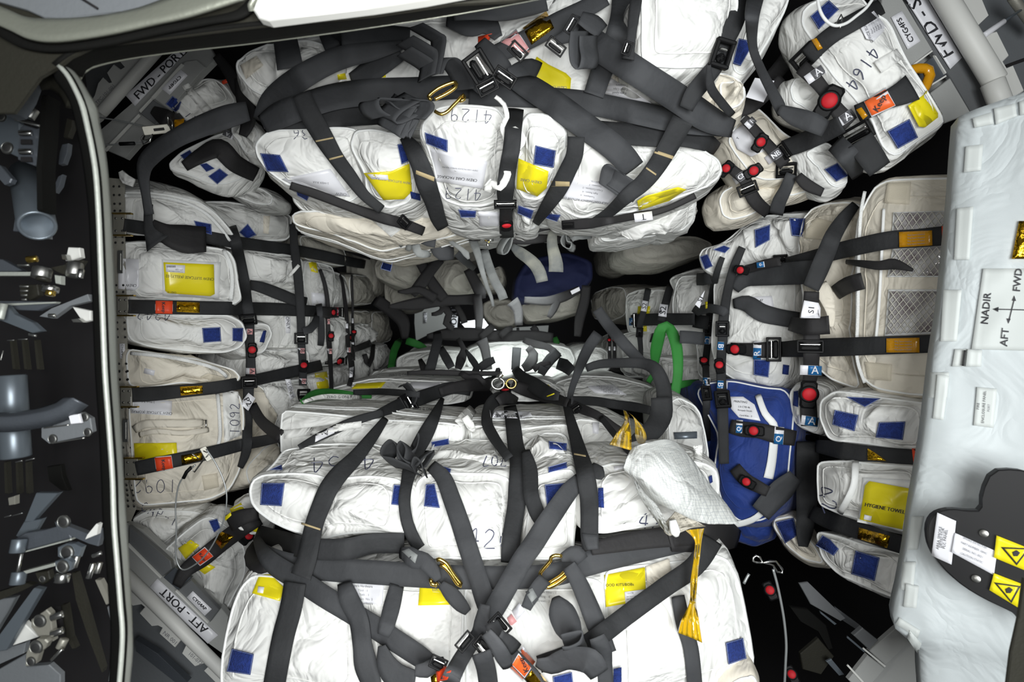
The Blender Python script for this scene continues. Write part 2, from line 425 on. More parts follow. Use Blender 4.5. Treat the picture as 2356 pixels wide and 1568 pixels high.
def strap(label, path, w, m='strap_dark', lay=.005, d=None, parent=None, name='cargo_strap', group=None, taut=6, step=9, tilt=.6, thick=.0022, cat='strap', regit=True):
    """webbing pulled over the cargo. path px points (x,y[,width]); d=(d0,...) gives free air depths instead of lying on the surface"""
    p = pts(path)
    if len(p[0]) == 2: p = [(a[0], a[1], (w if isinstance(w, (int, float)) else lerp(w[0], w[1], i/max(1, len(p)-1)))) for i, a in enumerate(p)]
    if d is not None:
        if isinstance(d, (int, float)): d = [d]*len(p)
        if len(d) != len(p): d = [lerp(d[int(i*(len(d)-1)/max(1, len(p)-1))], d[min(len(d)-1, int(i*(len(d)-1)/max(1, len(p)-1))+1)], (i*(len(d)-1)/max(1, len(p)-1)) % 1) for i in range(len(p))]
        p = [a+(dd,) for a, dd in zip(p, d)]
    c = cat_rom(p, step); n = len(c)
    L_, R_ = [], []
    for i in range(n):
        a, b = c[max(0, i-1)], c[min(n-1, i+1)]; tx, ty = b[0]-a[0], b[1]-a[1]; l = math.hypot(tx, ty) or 1
        nx, ny = -ty/l, tx/l; h = c[i][2]/2
        L_.append((c[i][0]-nx*h, c[i][1]-ny*h)); R_.append((c[i][0]+nx*h, c[i][1]+ny*h))
    if d is not None:
        A = [P(*L_[i], c[i][3]) for i in range(n)]; B = [P(*R_[i], c[i][3]) for i in range(n)]
    else:
        cs = cands(bbox(L_+R_)); D = []
        for row in (L_, [(a[0], a[1]) for a in c], R_):
            ds = [(hit(x, y, cs) or (None,))[0] for x, y in row]
            if not any(ds): print('STRAP NOHIT', label[:50], [tuple(map(int, a[:2])) for a in p][:3]); ds = [1.5]*n
            idx = [i for i in range(n) if ds[i]]
            for i in range(n):
                if ds[i] is None:
                    lo = max([k for k in idx if k < i], default=None); hi = min([k for k in idx if k > i], default=None)
                    ds[i] = ds[hi] if lo is None else ds[lo] if hi is None else lerp(ds[lo], ds[hi], (i-lo)/(hi-lo))
            D.append(ds)
        out = []
        raw = [min(D[0][i], D[1][i], D[2][i]) if max(D[0][i], D[2][i], D[1][i])-min(D[0][i], D[1][i], D[2][i]) < .12 else sorted((D[0][i], D[1][i], D[2][i]))[1] for i in range(n)]
        base = [min(raw[max(0, i-1):i+2]) for i in range(n)]
        # pulled tight: never deeper than a chord between nearby supports
        env = list(base)
        for i in range(n):
            for k in range(1, taut):
                a, b = max(0, i-k), min(n-1, i+k)
                if b > a:
                    ch = lerp(base[a], base[b], (i-a)/(b-a)); 
                    if ch < env[i]: env[i] = ch
        env = smooth1(env, 1, 6); env = [min(e, b0) for e, b0 in zip(env, base)]; env = smooth1(env, 1, 2)
        half = [c[i][2]/2*env[i]/F for i in range(n)]
        dl = smooth1([max(-tilt*2*half[i], min(tilt*2*half[i], D[0][i]-base[i])) for i in range(n)], 1, 5)
        dr = smooth1([max(-tilt*2*half[i], min(tilt*2*half[i], D[2][i]-base[i])) for i in range(n)], 1, 5)
        A = [P(*L_[i], env[i]+max(0, dl[i])*.6-lay) for i in range(n)]; B = [P(*R_[i], env[i]+max(0, dr[i])*.6-lay) for i in range(n)]
    return ribbon(name, A, B, m, parent, thick, label, cat, group, regit)
def fold(label, path, across, d, m='strap_grey', parent=None, name='cargo_strap', step=5, group=None, off=None):
    """a strap seen on edge: the edge follows path (x,y,d) and the webbing runs back along across=(dx,dy,dd)"""
    p = pts(path)
    if off is not None:
        b = bbox(p); cs = cands(b); hs = [h[0] for h in (hit(a[0], a[1], cs) for a in p) if h]; d = (min(hs) if hs else d)-off
    p = [(a[0], a[1], (a[2]+0 if len(a) > 2 else 0)+d) for a in p]
    c = cat_rom(p, step)
    A = [P(a[0], a[1], a[2]) for a in c]
    B = [P(a[0]+across[0], a[1]+across[1], a[2]+(across[2] if len(across) > 2 else .01)) for a in c]
    return ribbon(name, A, B, m, parent, .0022, label, 'strap', group)
def frame_at(x, y, ang, off=.006, cs=None, tilt=.6, dd=None):
    cs = cs if cs is not None else cands((x-3, y-3, x+3, y+3)); h = hit(x, y, cs)
    if dd: h = (dd, None)
    if h is None: h = (1.5, None); print('FRAME NOHIT', x, y)
    d = h[0]-off; o = P(x, y, d); view = (-o).normalized()
    n = view
    if h[1] is not None:
        hn = h[1] if h[1].dot(view) > 0 else -h[1]; n = (view*(1-tilt)+hn*tilt).normalized()
    a = math.radians(ang); u = Vector((math.cos(a), 0, math.sin(a))); u = (u-n*u.dot(n)).normalized(); v = n.cross(u)
    s = d/F
    return o, u, v, n, s
def box_geo(V, Fc, fx, x0, x1, y0, y1, z0, z1, bev=.25):
    o, u, v, n, s = fx; b = min(x1-x0, y1-y0, (z1-z0)*2)*bev; base = len(V)
    def ring(x0, x1, y0, y1, z):
        return [(x0+b, y0, z), (x1-b, y0, z), (x1, y0+b, z), (x1, y1-b, z), (x1-b, y1, z), (x0+b, y1, z), (x0, y1-b, z), (x0, y0+b, z)]
    zb = min(b, (z1-z0)*.4)
    rs = [ring(x0+zb, x1-zb, y0+zb, y1-zb, z1), ring(x0, x1, y0, y1, z1-zb), ring(x0, x1, y0, y1, z0)]
    for r_ in rs:
        for p in r_: V.append(o+(u*p[0]+v*p[1]+n*p[2])*s)
    Fc.append(tuple(base+i for i in range(8)))
    for k in range(2):
        for i in range(8): Fc.append((base+k*8+i, base+(k+1)*8+i, base+(k+1)*8+(i+1) % 8, base+k*8+(i+1) % 8))
    Fc.append(tuple(base+16+i for i in range(8))[::-1])
def cyl_geo(V, Fc, fx, cx, cy, r, z0, z1, n=20, bev=1.0, ry=None):
    o, u, v, n_, s = fx; base = len(V); ry = ry or r
    for rr, z in ((r*0.0001, z1), (r-bev, z1), (r, z1-bev), (r, z0)):
        k2 = ry/r
        for i in range(n):
            a = 2*math.pi*i/n; V.append(o+(u*(cx+rr*math.cos(a))+v*(cy+rr*k2*math.sin(a))+n_*z)*s)
    for k in range(3):
        for i in range(n): Fc.append((base+k*n+i, base+(k+1)*n+i, base+(k+1)*n+(i+1) % n, base+k*n+(i+1) % n))
def buckle(parent, x, y, ang, w, h, off=.004, dd=None, light=False, name='buckle'):
    """cam buckle: w across the strap, h along it (px); ang = direction of the across axis"""
    fx = frame_at(x, y, ang, off, dd=dd); V, Fc = [], []; t = h*.16
    box_geo(V, Fc, fx, -w/2, w/2, h/2-t, h/2, 0, h*.26); box_geo(V, Fc, fx, -w/2, w/2, -h/2, -h/2+t, 0, h*.26)
    box_geo(V, Fc, fx, -w/2, -w/2+t, -h/2, h/2, 0, h*.24); box_geo(V, Fc, fx, w/2-t, w/2, -h/2, h/2, 0, h*.24)
    o = mk(name, V, Fc, 'black_plastic', parent, smooth=False); reg(V, Fc)
    V, Fc = [], []; box_geo(V, Fc, fx, -w/2+t*1.4, w/2-t*1.4, -h*.30, h*.02, 0, h*.22, .3); mk('cam_bar', V, Fc, 'black_plastic', o, smooth=False)
    V, Fc = [], []; box_geo(V, Fc, fx, -w/2+t*1.4, w/2-t*1.4, h*.10, h*.19, 0, h*.2, .3); mk('slot_bar', V, Fc, 'bright_steel', o, smooth=False)
    return o
def release(parent, x, y, ang, r, off=.006, dd=None, sq=1.0):
    """push release: black body with a round red button"""
    fx = frame_at(x, y, ang, off, dd=dd); V, Fc = [], []
    cyl_geo(V, Fc, fx, 0, 0, r*1.45, -r*.3, r*.55, bev=r*.3); box_geo(V, Fc, fx, -r*1.15, r*1.15, -r*2.3, r*2.0, -r*.3, r*.35)
    o = mk('release_buckle', V, Fc, 'black_plastic', parent, smooth=False); reg(V, Fc)
    V, Fc = [], []; cyl_geo(V, Fc, fx, 0, 0, r, r*.4, r*.85, bev=r*.22, ry=r*sq); mk('release_button', V, Fc, 'red_plastic', o)
    return o
FC = {}
def glyphs(body, bold=False):
    k = body
    if k not in FC:
        cu = bpy.data.curves.new('t', 'FONT'); cu.body = body; cu.align_x = 'CENTER'; cu.align_y = 'CENTER'; cu.resolution_u = 2; cu.size = 1
        ob = bpy.data.objects.new('t', cu); COL.objects.link(ob); dg = bpy.context.evaluated_depsgraph_get(); me = ob.evaluated_get(dg).to_mesh()
        FC[k] = ([v.co.copy() for v in me.vertices], [tuple(p.vertices) for p in me.polygons])
        ob.evaluated_get(dg).to_mesh_clear(); bpy.data.objects.remove(ob); bpy.data.curves.remove(cu)
    return FC[k]
def text(parent, body, pos, size, ang=0, m='ink', sx=1.0, mirror=False, off=.0016, name='lettering', label=None, bold=0):
    """lettering printed on the surface there; size = font size in px"""
    x0, y0 = pts(pos)[0][:2]; vs, fs = glyphs(body)
    if not vs: return None
    a = math.radians(ang); ca, sa = math.cos(a), math.sin(a); Q = []
    sh = [(0, 0)] if not bold else [(0, 0), (bold, 0)]
    AV, AF = [], []
    for shx, shy in sh:
        b0 = len(Q)
        for v in vs:
            X, Y = v.x*size*sx*(-1 if mirror else 1)+shx, v.y*size+shy
            Q.append((x0+X*ca+Y*sa, y0+X*sa*-1+Y*-ca if False else y0-(X*sa)-(Y*ca)+0))
        AF += [tuple(b0+i for i in f) for f in fs]
    # rotate: image-right axis at angle ang (counter-clockwise), image-up axis perpendicular
    Q = []
    for shx, shy in sh:
        for v in vs:
            X, Y = v.x*size*sx*(-1 if mirror else 1)+shx, v.y*size+shy
            Q.append((x0+X*ca-Y*sa, y0-(X*sa+Y*ca)))
    b = bbox(Q); cs = cands(b); ds = [(hit(x, y, cs) or (None,))[0] for x, y in Q]; ok = sorted(q for q in ds if q)
    if not ok: print('TEXT NOHIT', body); return None
    med = ok[len(ok)//2]; sz = max(b[2]-b[0], b[3]-b[1])*med/F
    V = [P(Q[i][0], Q[i][1], (ds[i] if ds[i] and abs(ds[i]-med) < sz+.01 else med)-off) for i in range(len(Q))]
    return mk(name, V, AF, m, parent, smooth=False, label=label)
HW = {'0': [(.3, 1), (.08, .8), (.02, .4), (.2, .02), (.45, .1), (.58, .5), (.5, .88), (.3, 1)], '1': [(.3, 1), (.28, .5), (.27, 0)], '2': [(.05, .8), (.25, 1), (.5, .85), (.4, .5), (.05, .05), (.6, .04)],
      '3': [(.05, .9), (.3, 1), (.52, .8), (.28, .55), (.56, .3), (.35, 0), (.05, .1)], '4': [(.42, 0), (.42, 1), (.02, .38), (.6, .36)], '5': [(.55, .98), (.12, .98), (.08, .6), (.4, .62), (.55, .3), (.3, 0), (.05, .1)],
      '6': [(.5, 1), (.12, .6), (.05, .25), (.25, 0), (.5, .15), (.45, .42), (.1, .38)], '7': [(.02, .95), (.55, .98), (.2, 0)], '9': [(.52, .65), (.3, .48), (.06, .65), (.15, .95), (.42, 1), (.52, .7), (.46, 0)],
      '8': [(.3, .52), (.08, .75), (.3, 1), (.5, .75), (.3, .52), (.05, .22), (.3, 0), (.55, .22), (.3, .52)], '-': [(.1, .5), (.5, .5)], 'A': [(0, 0), (.3, 1), (.58, 0), (.45, .35), (.12, .35)], 'P': [(.1, 0), (.1, 1), (.5, .9), (.5, .55), (.1, .5)],
      'C': [(.55, .85), (.25, 1), (.03, .5), (.25, 0), (.55, .15)], 'T': [(.3, 0), (.3, 1), (0, 1), (.6, 1)], 'G': [(.55, .85), (.25, 1), (.03, .5), (.25, 0), (.55, .2), (.55, .45), (.3, .45)], 'N': [(0, 0), (0, 1), (.5, 0), (.5, 1)]}
def hand(parent, body, pos, size, ang=0, th=1.7, m='pen_ink', sx=1.0, name="lettering", sp=.85, flipy=False):
    """pen numbers written on the cloth; pos = centre, size = letter height px"""
    x0, y0 = pts(pos)[0][:2]; a = math.radians(ang); ca, sa = math.cos(a), math.sin(a); tot = len(body)*sp*size*sx; V, Fc = [], []
    allq = []
    for k, ch in enumerate(body):
        if ch not in HW: continue
        q = [(-tot/2+(k*sp+g[0])*size*sx, (g[1]-.5)*size*(-1 if flipy else 1)) for g in HW[ch]]
        q = cat_rom(q, 4); allq.append([(x0+X*ca-Y*sa, y0-(X*sa+Y*ca)) for X, Y in q])
    b = bbox([p for q in allq for p in q]); cs = cands(b)
    for q in allq:
        last = None; row = []
        for i, (x, y) in enumerate(q):
            h = hit(x, y, cs); dd = h[0] if h else last
            if dd is None: continue
            if last and abs(dd-last) > .05: dd = last
            last = dd; a_, b_ = q[max(0, i-1)], q[min(len(q)-1, i+1)]; tx, ty = b_[0]-a_[0], b_[1]-a_[1]; l = math.hypot(tx, ty) or 1
            nx, ny = -ty/l*th/2, tx/l*th/2; row.append((P(x-nx, y-ny, dd-.0012), P(x+nx, y+ny, dd-.0012)))
        b0 = len(V)
        for A, B in row: V += [A, B]
        for i in range(len(row)-1): Fc.append((b0+2*i, b0+2*i+1, b0+2*i+3, b0+2*i+2))
    if V: return mk(name, V, Fc, m, parent, smooth=False)
def slab(name, poly, d, T, m, parent=None, bev=.0, ex=(0, 1, 0), label=None, cat=None, kind=None, regit=True, smooth=False, group=None, rnd=0):
    """flat plate with thickness: pixel outline on a plane of depth d, extruded"""
    q = pts(poly); fd = plane_d(d, bbox(q)); q = [a[:2] for a in q]
    if rnd: q = chaikin(q, rnd)
    p3 = [P(a[0], a[1], a[2] if len(a) > 2 else fd(a[0], a[1])) for a in q]; n = len(p3); c = sum(p3, Vector())/n
    E = Vector(ex).normalized()*T; V = []
    b = bev or min(.002, T*.3)
    V += [c+(p-c)*(1-b/max(.01, (p-c).length)) for p in p3]; V += [p+E.normalized()*b for p in p3]; V += [p+E for p in p3]
    from mathutils.geometry import tessellate_polygon
    tri = tessellate_polygon([[Vector((a_[0], a_[1], 0)) for a_ in q]]); Fc = []
    area2 = sum(q[i][0]*q[(i+1) % n][1]-q[(i+1) % n][0]*q[i][1] for i in range(n))
    for t in tri:
        x1, y1 = q[t[0]][:2]; x2, y2 = q[t[1]][:2]; x3, y3 = q[t[2]][:2]; cr = (x2-x1)*(y3-y1)-(x3-x1)*(y2-y1)
        t = tuple(t) if cr < 0 else tuple(t)[::-1]
        Fc.append(t); Fc.append(tuple(2*n+i for i in t)[::-1])
    for k in (0, n):
        for i in range(n):
            f = (k+i, k+n+i, k+n+(i+1) % n, k+(i+1) % n); Fc.append(f if area2 < 0 else f[::-1])
    o = mk(name, V, Fc, m, parent, smooth=smooth, label=label, cat=cat if not parent else None, kind=kind, group=group)
    if regit: reg(V, Fc, o.name)
    return o
def rod(name, a, b, r, m, parent=None, n=14, hollow=False, **kw):
    """round bar between two 3D points; hollow gives an open end at b"""
    ax = (b-a).normalized(); u = ax.orthogonal().normalized(); v = ax.cross(u); V, Fc = [], []
    prof = [(0, 0), (r*.9, 0), (r, r*.1), (r, (b-a).length-r*.1), (r*.94, (b-a).length)]
    if hollow: prof += [(r*.8, (b-a).length), (r*.78, (b-a).length*.4), (0.0, (b-a).length*.4)]
    else: prof += [(0, (b-a).length)]
    for rr, z in prof:
        for i in range(n):
            t = 2*math.pi*i/n; V.append(a+ax*z+(u*math.cos(t)+v*math.sin(t))*max(rr, 1e-5))
    for k in range(len(prof)-1):
        for i in range(n): Fc.append((k*n+i, k*n+(i+1) % n, (k+1)*n+(i+1) % n, (k+1)*n+i))
    return mk(name, V, Fc, m, parent, **kw)
def card(bag_, quad, m='yellow_card', lines=(), name='cargo_card', window=True, barcode=None):
    """card behind a clear pocket"""
    o = patch(bag_, name, quad, m, off=.003)
    for (t, pos, size, ang, *r) in lines: text(o, t, pos, size, ang, m=r[0] if r else 'ink', off=.0012)
    if barcode:
        w = patch(o, 'barcode_sticker', barcode, 'white_card', off=.0012, thick=.0006)
    return o
def line(par, path, th, m, name='stitch_line', closed=False, off=.0012, step=6):
    p = [a[:2] for a in pts(path)]
    if closed: p = p+[p[0]]
    q = []
    for i in range(len(p)-1):
        n = max(1, int(math.dist(p[i], p[i+1])/step)); q += [(lerp(p[i][0], p[i+1][0], k/n), lerp(p[i][1], p[i+1][1], k/n)) for k in range(n)]
    q.append(p[-1]); cs = cands(bbox(q)); V, Fc = [], []; last = None
    for i, (x, y) in enumerate(q):
        h = hit(x, y, cs); d = h[0] if h else last
        if d is None: continue
        if last and abs(d-last) > .05: d = last
        last = d; a_, b_ = q[max(0, i-1)], q[min(len(q)-1, i+1)]; tx, ty = b_[0]-a_[0], b_[1]-a_[1]; l = math.hypot(tx, ty) or 1
        V += [P(x+ty/l*th/2, y-tx/l*th/2, d-off), P(x-ty/l*th/2, y+tx/l*th/2, d-off)]
    for i in range(len(V)//2-1): Fc.append((2*i, 2*i+1, 2*i+3, 2*i+2))
    return mk(name, V, Fc, m, par, smooth=False) if Fc else None
mat('stitch_blue', (.22, .27, .48), .8)
def velcro(bag_, *quads):
    for q in quads:
        q = pts(q); o = patch(bag_, 'velcro_patch', q, 'blue_velcro', off=.006); f0 = globals()['_fr']; globals()['_fr'] = FR['0']
        cx, cy = sum(a[0] for a in q)/len(q), sum(a[1] for a in q)/len(q)
        if max(a[0] for a in q)-min(a[0] for a in q) > 24: line(o, [(cx+(a[0]-cx)*.93, cy+(a[1]-cy)*.93) for a in q], .9, 'stitch_blue', closed=True)
        globals()['_fr'] = f0
def rect(cx, cy, w, h, ang=0):
    a = math.radians(ang); c, s = math.cos(a), math.sin(a)
    return [(cx+X*c+Y*s, cy-X*s+Y*c) for X, Y in ((-w/2, -h/2), (w/2, -h/2), (w/2, h/2), (-w/2, h/2))]
# ================= the setting =================
def shell(name, poly3, m):
    V = [Vector(p) for p in poly3]; nn = (V[1]-V[0]).cross(V[2]-V[0]).normalized()*.03
    Vs = V+[v+nn for v in V]; n = len(V)
    return mk(name, Vs, [tuple(range(n)), tuple(range(n, 2*n))[::-1]]+[(i, n+i, n+(i+1) % n, (i+1) % n) for i in range(n)], m, smooth=False, kind='structure')
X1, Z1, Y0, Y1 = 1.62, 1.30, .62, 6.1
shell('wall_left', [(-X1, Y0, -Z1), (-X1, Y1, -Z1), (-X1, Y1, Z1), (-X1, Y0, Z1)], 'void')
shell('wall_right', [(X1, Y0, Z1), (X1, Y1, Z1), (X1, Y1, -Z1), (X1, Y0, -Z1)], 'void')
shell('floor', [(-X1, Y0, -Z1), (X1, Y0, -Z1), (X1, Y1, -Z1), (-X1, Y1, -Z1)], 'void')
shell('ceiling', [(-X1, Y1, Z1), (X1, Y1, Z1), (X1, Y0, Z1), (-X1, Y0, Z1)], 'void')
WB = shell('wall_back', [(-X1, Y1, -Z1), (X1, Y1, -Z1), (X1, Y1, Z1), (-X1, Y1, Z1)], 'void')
# ---- hatch frame: rounded openings in a thick ring ----
def rails(name, Ls, Rs, dl, dr, m, parent=None, thick=.004, n=60, **kw):
    a = pts(Ls) if isinstance(Ls, str) else Ls; b = pts(Rs) if isinstance(Rs, str) else Rs
    a = resample([Vector((q[0], q[1], 0)) for q in cat_rom([q[:2] for q in a], 12)], n, False); b = resample([Vector((q[0], q[1], 0)) for q in cat_rom([q[:2] for q in b], 12)], n, False)
    return ribbon(name, [P(q.x, q.y, dl) for q in a], [P(q.x, q.y, dr) for q in b], m, parent, thick, kw.get('label'), kw.get('cat'), None, True, kw.get('kind'))
fr('0')
hf = empty('trim_1', P(200, 100, .55), kind='structure')
slab('hatch_face', '-700,-700 1320,-700 1320,-30 1180,2 1036,10 857,36 600,59 363,88 215,106 160,132 138,150 90,178 30,260 -700,260', .55, .004, 'frame_paint', hf)
rails('lower_bevel', '128,152 160,128 215,107 363,87 600,58 857,35 1036,8 1200,-14', '190,178 205,156 287,136 420,117 600,97 860,62 1100,24 1300,-14', .549, .60, 'frame_dark', hf)
rails('edge_line', '183,180 200,156 287,134 420,115 600,95 860,60 1100,22 1300,-16', '186,186 203,162 287,139 420,120 600,99 860,64 1100,26 1300,-12', .60, .602, 'rim_metal', hf)
rails('dark_groove', '-40,20 30,72 62,92 127,102 240,86 350,60 470,40 545,22 575,-10', '-40,60 20,96 62,112 130,118 240,104 350,80 470,56 560,38 605,-10', .543, .543, 'frame_dark', hf)
rails('opening_rim', '-40,-2 20,22 58,38 110,42 200,38 300,22 384,-6 420,-14', '-40,40 20,66 64,86 127,92 242,76 350,52 440,32 560,-6', .541, .535, 'rim_metal', hf)
fr('D')
rails('opening_rim', '232,70 225,42 240,14 262,-12', '262,60 258,34 276,8 300,-20', .535, .56, 'rim_metal', hf)
slab('opening_bevel', '226,56 240,16 262,-30 1800,-90 1330,-2 1000,48 640,92 330,132 262,112', .535, .012, 'light_panel', hf)  # pale colour stands for the light falling on this bevel
fr('0')
slab('panel_beyond', '-60,-40 420,-40 380,4 280,26 150,42 100,40 60,22 -60,-12', .545, .004, 'slate_panel', hf)
tube('panel_joint', [P(180, -8, .544), P(225, 20, .544)], .0012, 'void', hf)
fr('0')
ring = empty('trim_2', P(240, 700, .58), kind='structure')
LE = '134,146 156,170 172,199 185,228 196,262 205,302 214,346 223,407 229,500 233,600 237,700 243,850 252,970 261,1096 264,1200 272,1300 279,1388 284,1458 277,1568 270,1640'
RE = '158,150 180,174 194,195 208,219 225,246 230,284 240,328 248,384 252,429 257,500 262,600 268,723 272,850 280,1000 286,1118 292,1200 301,1341 305,1434 306,1500 300,1568 294,1640'
rails('hatch_rim', LE, RE, .55, .58, 'brushed', ring, .003, 110)
rails('rim_inner_face', LE, '118,166 130,190 150,215 165,250 176,300 186,350 196,420 204,500 208,600 212,700 218,850 226,970 232,1096 236,1200 244,1300 250,1388 254,1458 250,1568 244,1640', .552, .562, 'frame_dark', ring, .004, 110)
fr('a')
rails('arch_plate', '40,470 90,400 150,290 230,180 330,120 480,90 620,110 700,180 760,300', '60,480 150,470 190,420 250,370 300,320 400,270 520,250 600,300 680,440', .62, .63, 'frame_paint', ring, .006, 40)
slab('bracket_plate', '-60,-40 190,-30 215,50 130,280 30,440 -60,460', .60, .03, 'anodized', ring, bev=.003)
slab('post', '430,300 480,300 460,700 430,1050 440,1500 380,1500 370,1040 400,700', .66, .02, 'frame_dark', ring)
fr('0')
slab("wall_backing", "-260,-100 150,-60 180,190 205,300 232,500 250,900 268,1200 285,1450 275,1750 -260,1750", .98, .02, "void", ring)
# ---- the open hatch's latch gear seen beyond the ring ----
gear = empty('hatch_latch_mechanism', P(120, 800, .75), 'grey hatch latch gear of tubes, arms and rollers beside the hatch ring', 'mechanism')
def plate(poly, d, m='anodized', holes=(), T=.008, name='latch_plate'):
    o = slab(name, poly, d, T, m, gear, bev=.0012)
    for h in holes:
        x, y, r = pts(h)[0]; r /= _fr[2]
        fx = (P(x, y, d-.0012), Vector((1, 0, 0)), Vector((0, 0, 1)), Vector((0, -1, 0)), d/F); V, Fc = [], []
        cyl_geo(V, Fc, fx, 0, 0, r*1.3, -1, .6, bev=r*.3); q = mk('bushing', V, Fc, 'steel', o)
        V, Fc = [], []; cyl_geo(V, Fc, fx, 0, 0, r*.85, .2, .9, bev=r*.1); mk('bore', V, Fc, 'hole', o)
    return o
def roller(x, y, w, h, d, m='bright_steel', ang=90, nm='roller'):
    p = pts(f'{x},{y}')[0]; w /= _fr[2]; h /= _fr[2]; a = math.radians(ang); s = d/F
    c = P(p[0], p[1], d); ax = Vector((math.cos(a), .25, math.sin(a))).normalized()
    return rod(nm, c-ax*h*s/2, c+ax*h*s/2, w*s/2, m, gear)
fr('a')
plate('-60,480 60,465 130,480 200,600 210,960 -60,830', .70, 'blue_grey_metal', ['10,530,40', '70,850,50'])
plate('200,640 240,610 370,650 420,640 430,1000 340,1030 180,970', .69, 'anodized')
for y in (700, 890): roller(265, y, 60, 110, .685, 'bright_steel', 5)
for y in (760, 940): plate(f'205,{y} 310,{y} 315,{y+50} 205,{y+50}', .684, 'void', T=.003)
roller(280, 590, 30, 220, .67, 'bright_steel', -12, 'pin'); roller(200, 360, 22, 200, .66, 'bright_steel', -40, 'pin')
roller(330, 500, 90, 110, .69, 'steel', 70)
plate('130,480 170,460 200,480 205,530 160,560', .69, 'blue_grey_metal')
fr('0')
rod('tube', P(62, 400, .80), P(86, 520, .70), .020, 'blue_grey_metal', gear, n=28, hollow=True)
fr('a')
plate('-60,1000 0,1030 120,1170 100,1210 40,1230 -60,1120', .72, 'anodized')
plate('640,810 700,800 690,900 650,1010 600,1020 610,900', .76, 'anodized'); plate('690,540 745,560 740,640 700,740 650,740 670,640', .76, 'frame_paint')
plate('600,1140 640,1120 610,1240 560,1310 540,1290', .76, 'anodized'); plate('20,0 30,0 0,470 -30,470', .7, 'frame_dark')
fr('b')
plate('130,140 150,0 210,-20 240,40 260,150', .73, 'anodized'); plate('310,165 490,180 490,215 320,210', .72, 'slate_panel')
plate('700,305 815,310 830,410 740,440 670,445', .74, 'light_panel'); plate('630,380 670,380 690,440 640,430', .73, 'steel')
plate('-60,420 20,430 230,545 160,560 -60,560', .73, 'anodized'); plate('-60,560 330,560 330,600 -60,600', .72, 'brushed')
roller(240, 490, 26, 100, .7, 'bright_steel', 2, 'pin'); roller(330, 430, 70, 90, .71, 'brass', 10, 'bushing')
roller(430, 575, 170, 110, .70, 'steel', 88); roller(450, 640, 130, 30, .69, 'frame_paint', 88, 'collar'); roller(770, 540, 150, 140, .71, 'steel', 96)
plate('500,520 640,590 780,580 860,440 760,440 680,480', .715, 'frame_paint'); roller(520, 740, 150, 60, .70, 'bright_steel', 88, 'collar'); roller(520, 780, 90, 50, .69, 'brass', 88, 'bushing')
plate('560,590 620,600 620,690 570,680', .70, 'brushed'); roller(830, 580, 60, 90, .7, 'bright_steel', 90, 'pin')
for k in range(4): roller(250, 710+k*45, 22, 80-k*12, .71, 'steel', 2, 'pin')
plate('200,690 380,690 400,800 300,850 200,800', .73, 'frame_paint')
plate('-60,860 560,865 570,885 380,960 180,955 -60,900', .72, 'anodized'); plate('-60,890 580,868 560,884 -60,915', .715, 'brushed')
plate('740,850 900,790 930,860 720,910 540,1040 400,1020 520,940', .73, 'slate_panel'); plate('745,920 930,960 930,1060 850,1080', .73, 'light_panel')
plate('-60,880 60,900 140,990 330,1080 430,1170 330,1190 0,1060 -60,1060', .70, 'blue_grey_metal'); roller(20, 970, 70, 160, .69, 'brushed', 88)
roller(535, 1010, 40, 60, .7, 'bright_steel', 0, 'pin'); plate('730,1050 800,1040 850,1080 750,1080', .72, 'steel'); roller(335, 1212, 28, 65, .7, 'bright_steel', -12, 'pin'); roller(235, 1255, 12, 80, .7, 'bright_steel', 3, 'pin'); roller(110, 1265, 12, 60, .7, 'bright_steel', 3, 'pin')
for x in (100, 220, 350): plate(f'{x},1260 {x+22},1260 {x+60},1568 {x+30},1568', .80, 'frame_paint')
roller(20, 1420, 10, 100, .7, 'steel', 88, 'pin')
fr('0')
rod('tube', P(24, 862, .78), P(30, 952, .78), .018, 'blue_grey_metal', gear, n=28); rod('tube', P(30, 968, .78), P(36, 1052, .78), .018, 'blue_grey_metal', gear, n=28)
fr('c')
rails('hose', '-60,500 60,500 200,490 380,460 520,430 640,380 760,290', '-60,440 60,440 200,430 380,400 480,370 570,340 640,290', .72, .735, 'anodized', gear, .02, 30)
plate('420,500 830,440 930,500 950,640 860,690 500,765 420,700', .74, 'slate_panel', ['515,540,34', '540,715,38', '900,645,34', '870,490,34']); plate('700,470 810,455 835,550 725,562', .73, 'white_card', T=.004)
for q in ((440, 500, 700, 465), (440, 600, 700, 565), (560, 750, 860, 700)): plate(f'{q[0]},{q[1]} {q[2]},{q[3]} {q[2]},{q[3]+10} {q[0]},{q[1]+10}', .735, 'steel', T=.003)
for x, y, w in ((310, 925, 80), (195, 945, 60), (180, 1490, 90), (80, 1510, 60)): roller(x, y, 14, w, .72, 'bright_steel', 14, 'pin')
plate('370,1270 600,1270 330,1568 250,1568', .73, 'blue_grey_metal'); plate('480,1000 620,980 640,1100 700,1250 620,1240 500,1150', .8, 'frame_dark'); plate('80,1320 150,1300 150,1390 90,1400', .78, 'plate_metal')
for x in (40, 160, 260): plate(f'{x},950 {x+24},950 {x+40},1280 {x+10},1280', .82, 'frame_paint')
fr('d')
plate('230,0 410,-30 330,110 210,170 150,140', .73, 'blue_grey_metal'); plate('120,180 240,110 430,80 650,20 700,170 230,300 130,290', .72, 'anodized')
roller(180, 235, 130, 130, .71, 'blue_grey_metal', 90); roller(192, 400, 34, 170, .715, 'bright_steel', 90, 'pin'); roller(180, 550, 130, 120, .72, 'blue_grey_metal', 90)
plate('230,290 690,165 700,180 240,300', .715, 'brushed'); plate('220,485 540,400 550,430 250,510', .715, 'brushed')
plate('530,0 660,40 900,130 1000,60 960,240 880,220 560,80', .71, 'anodized', ['620,0,50']); plate('850,130 940,20 960,30 940,130 830,175', .70, 'light_panel')
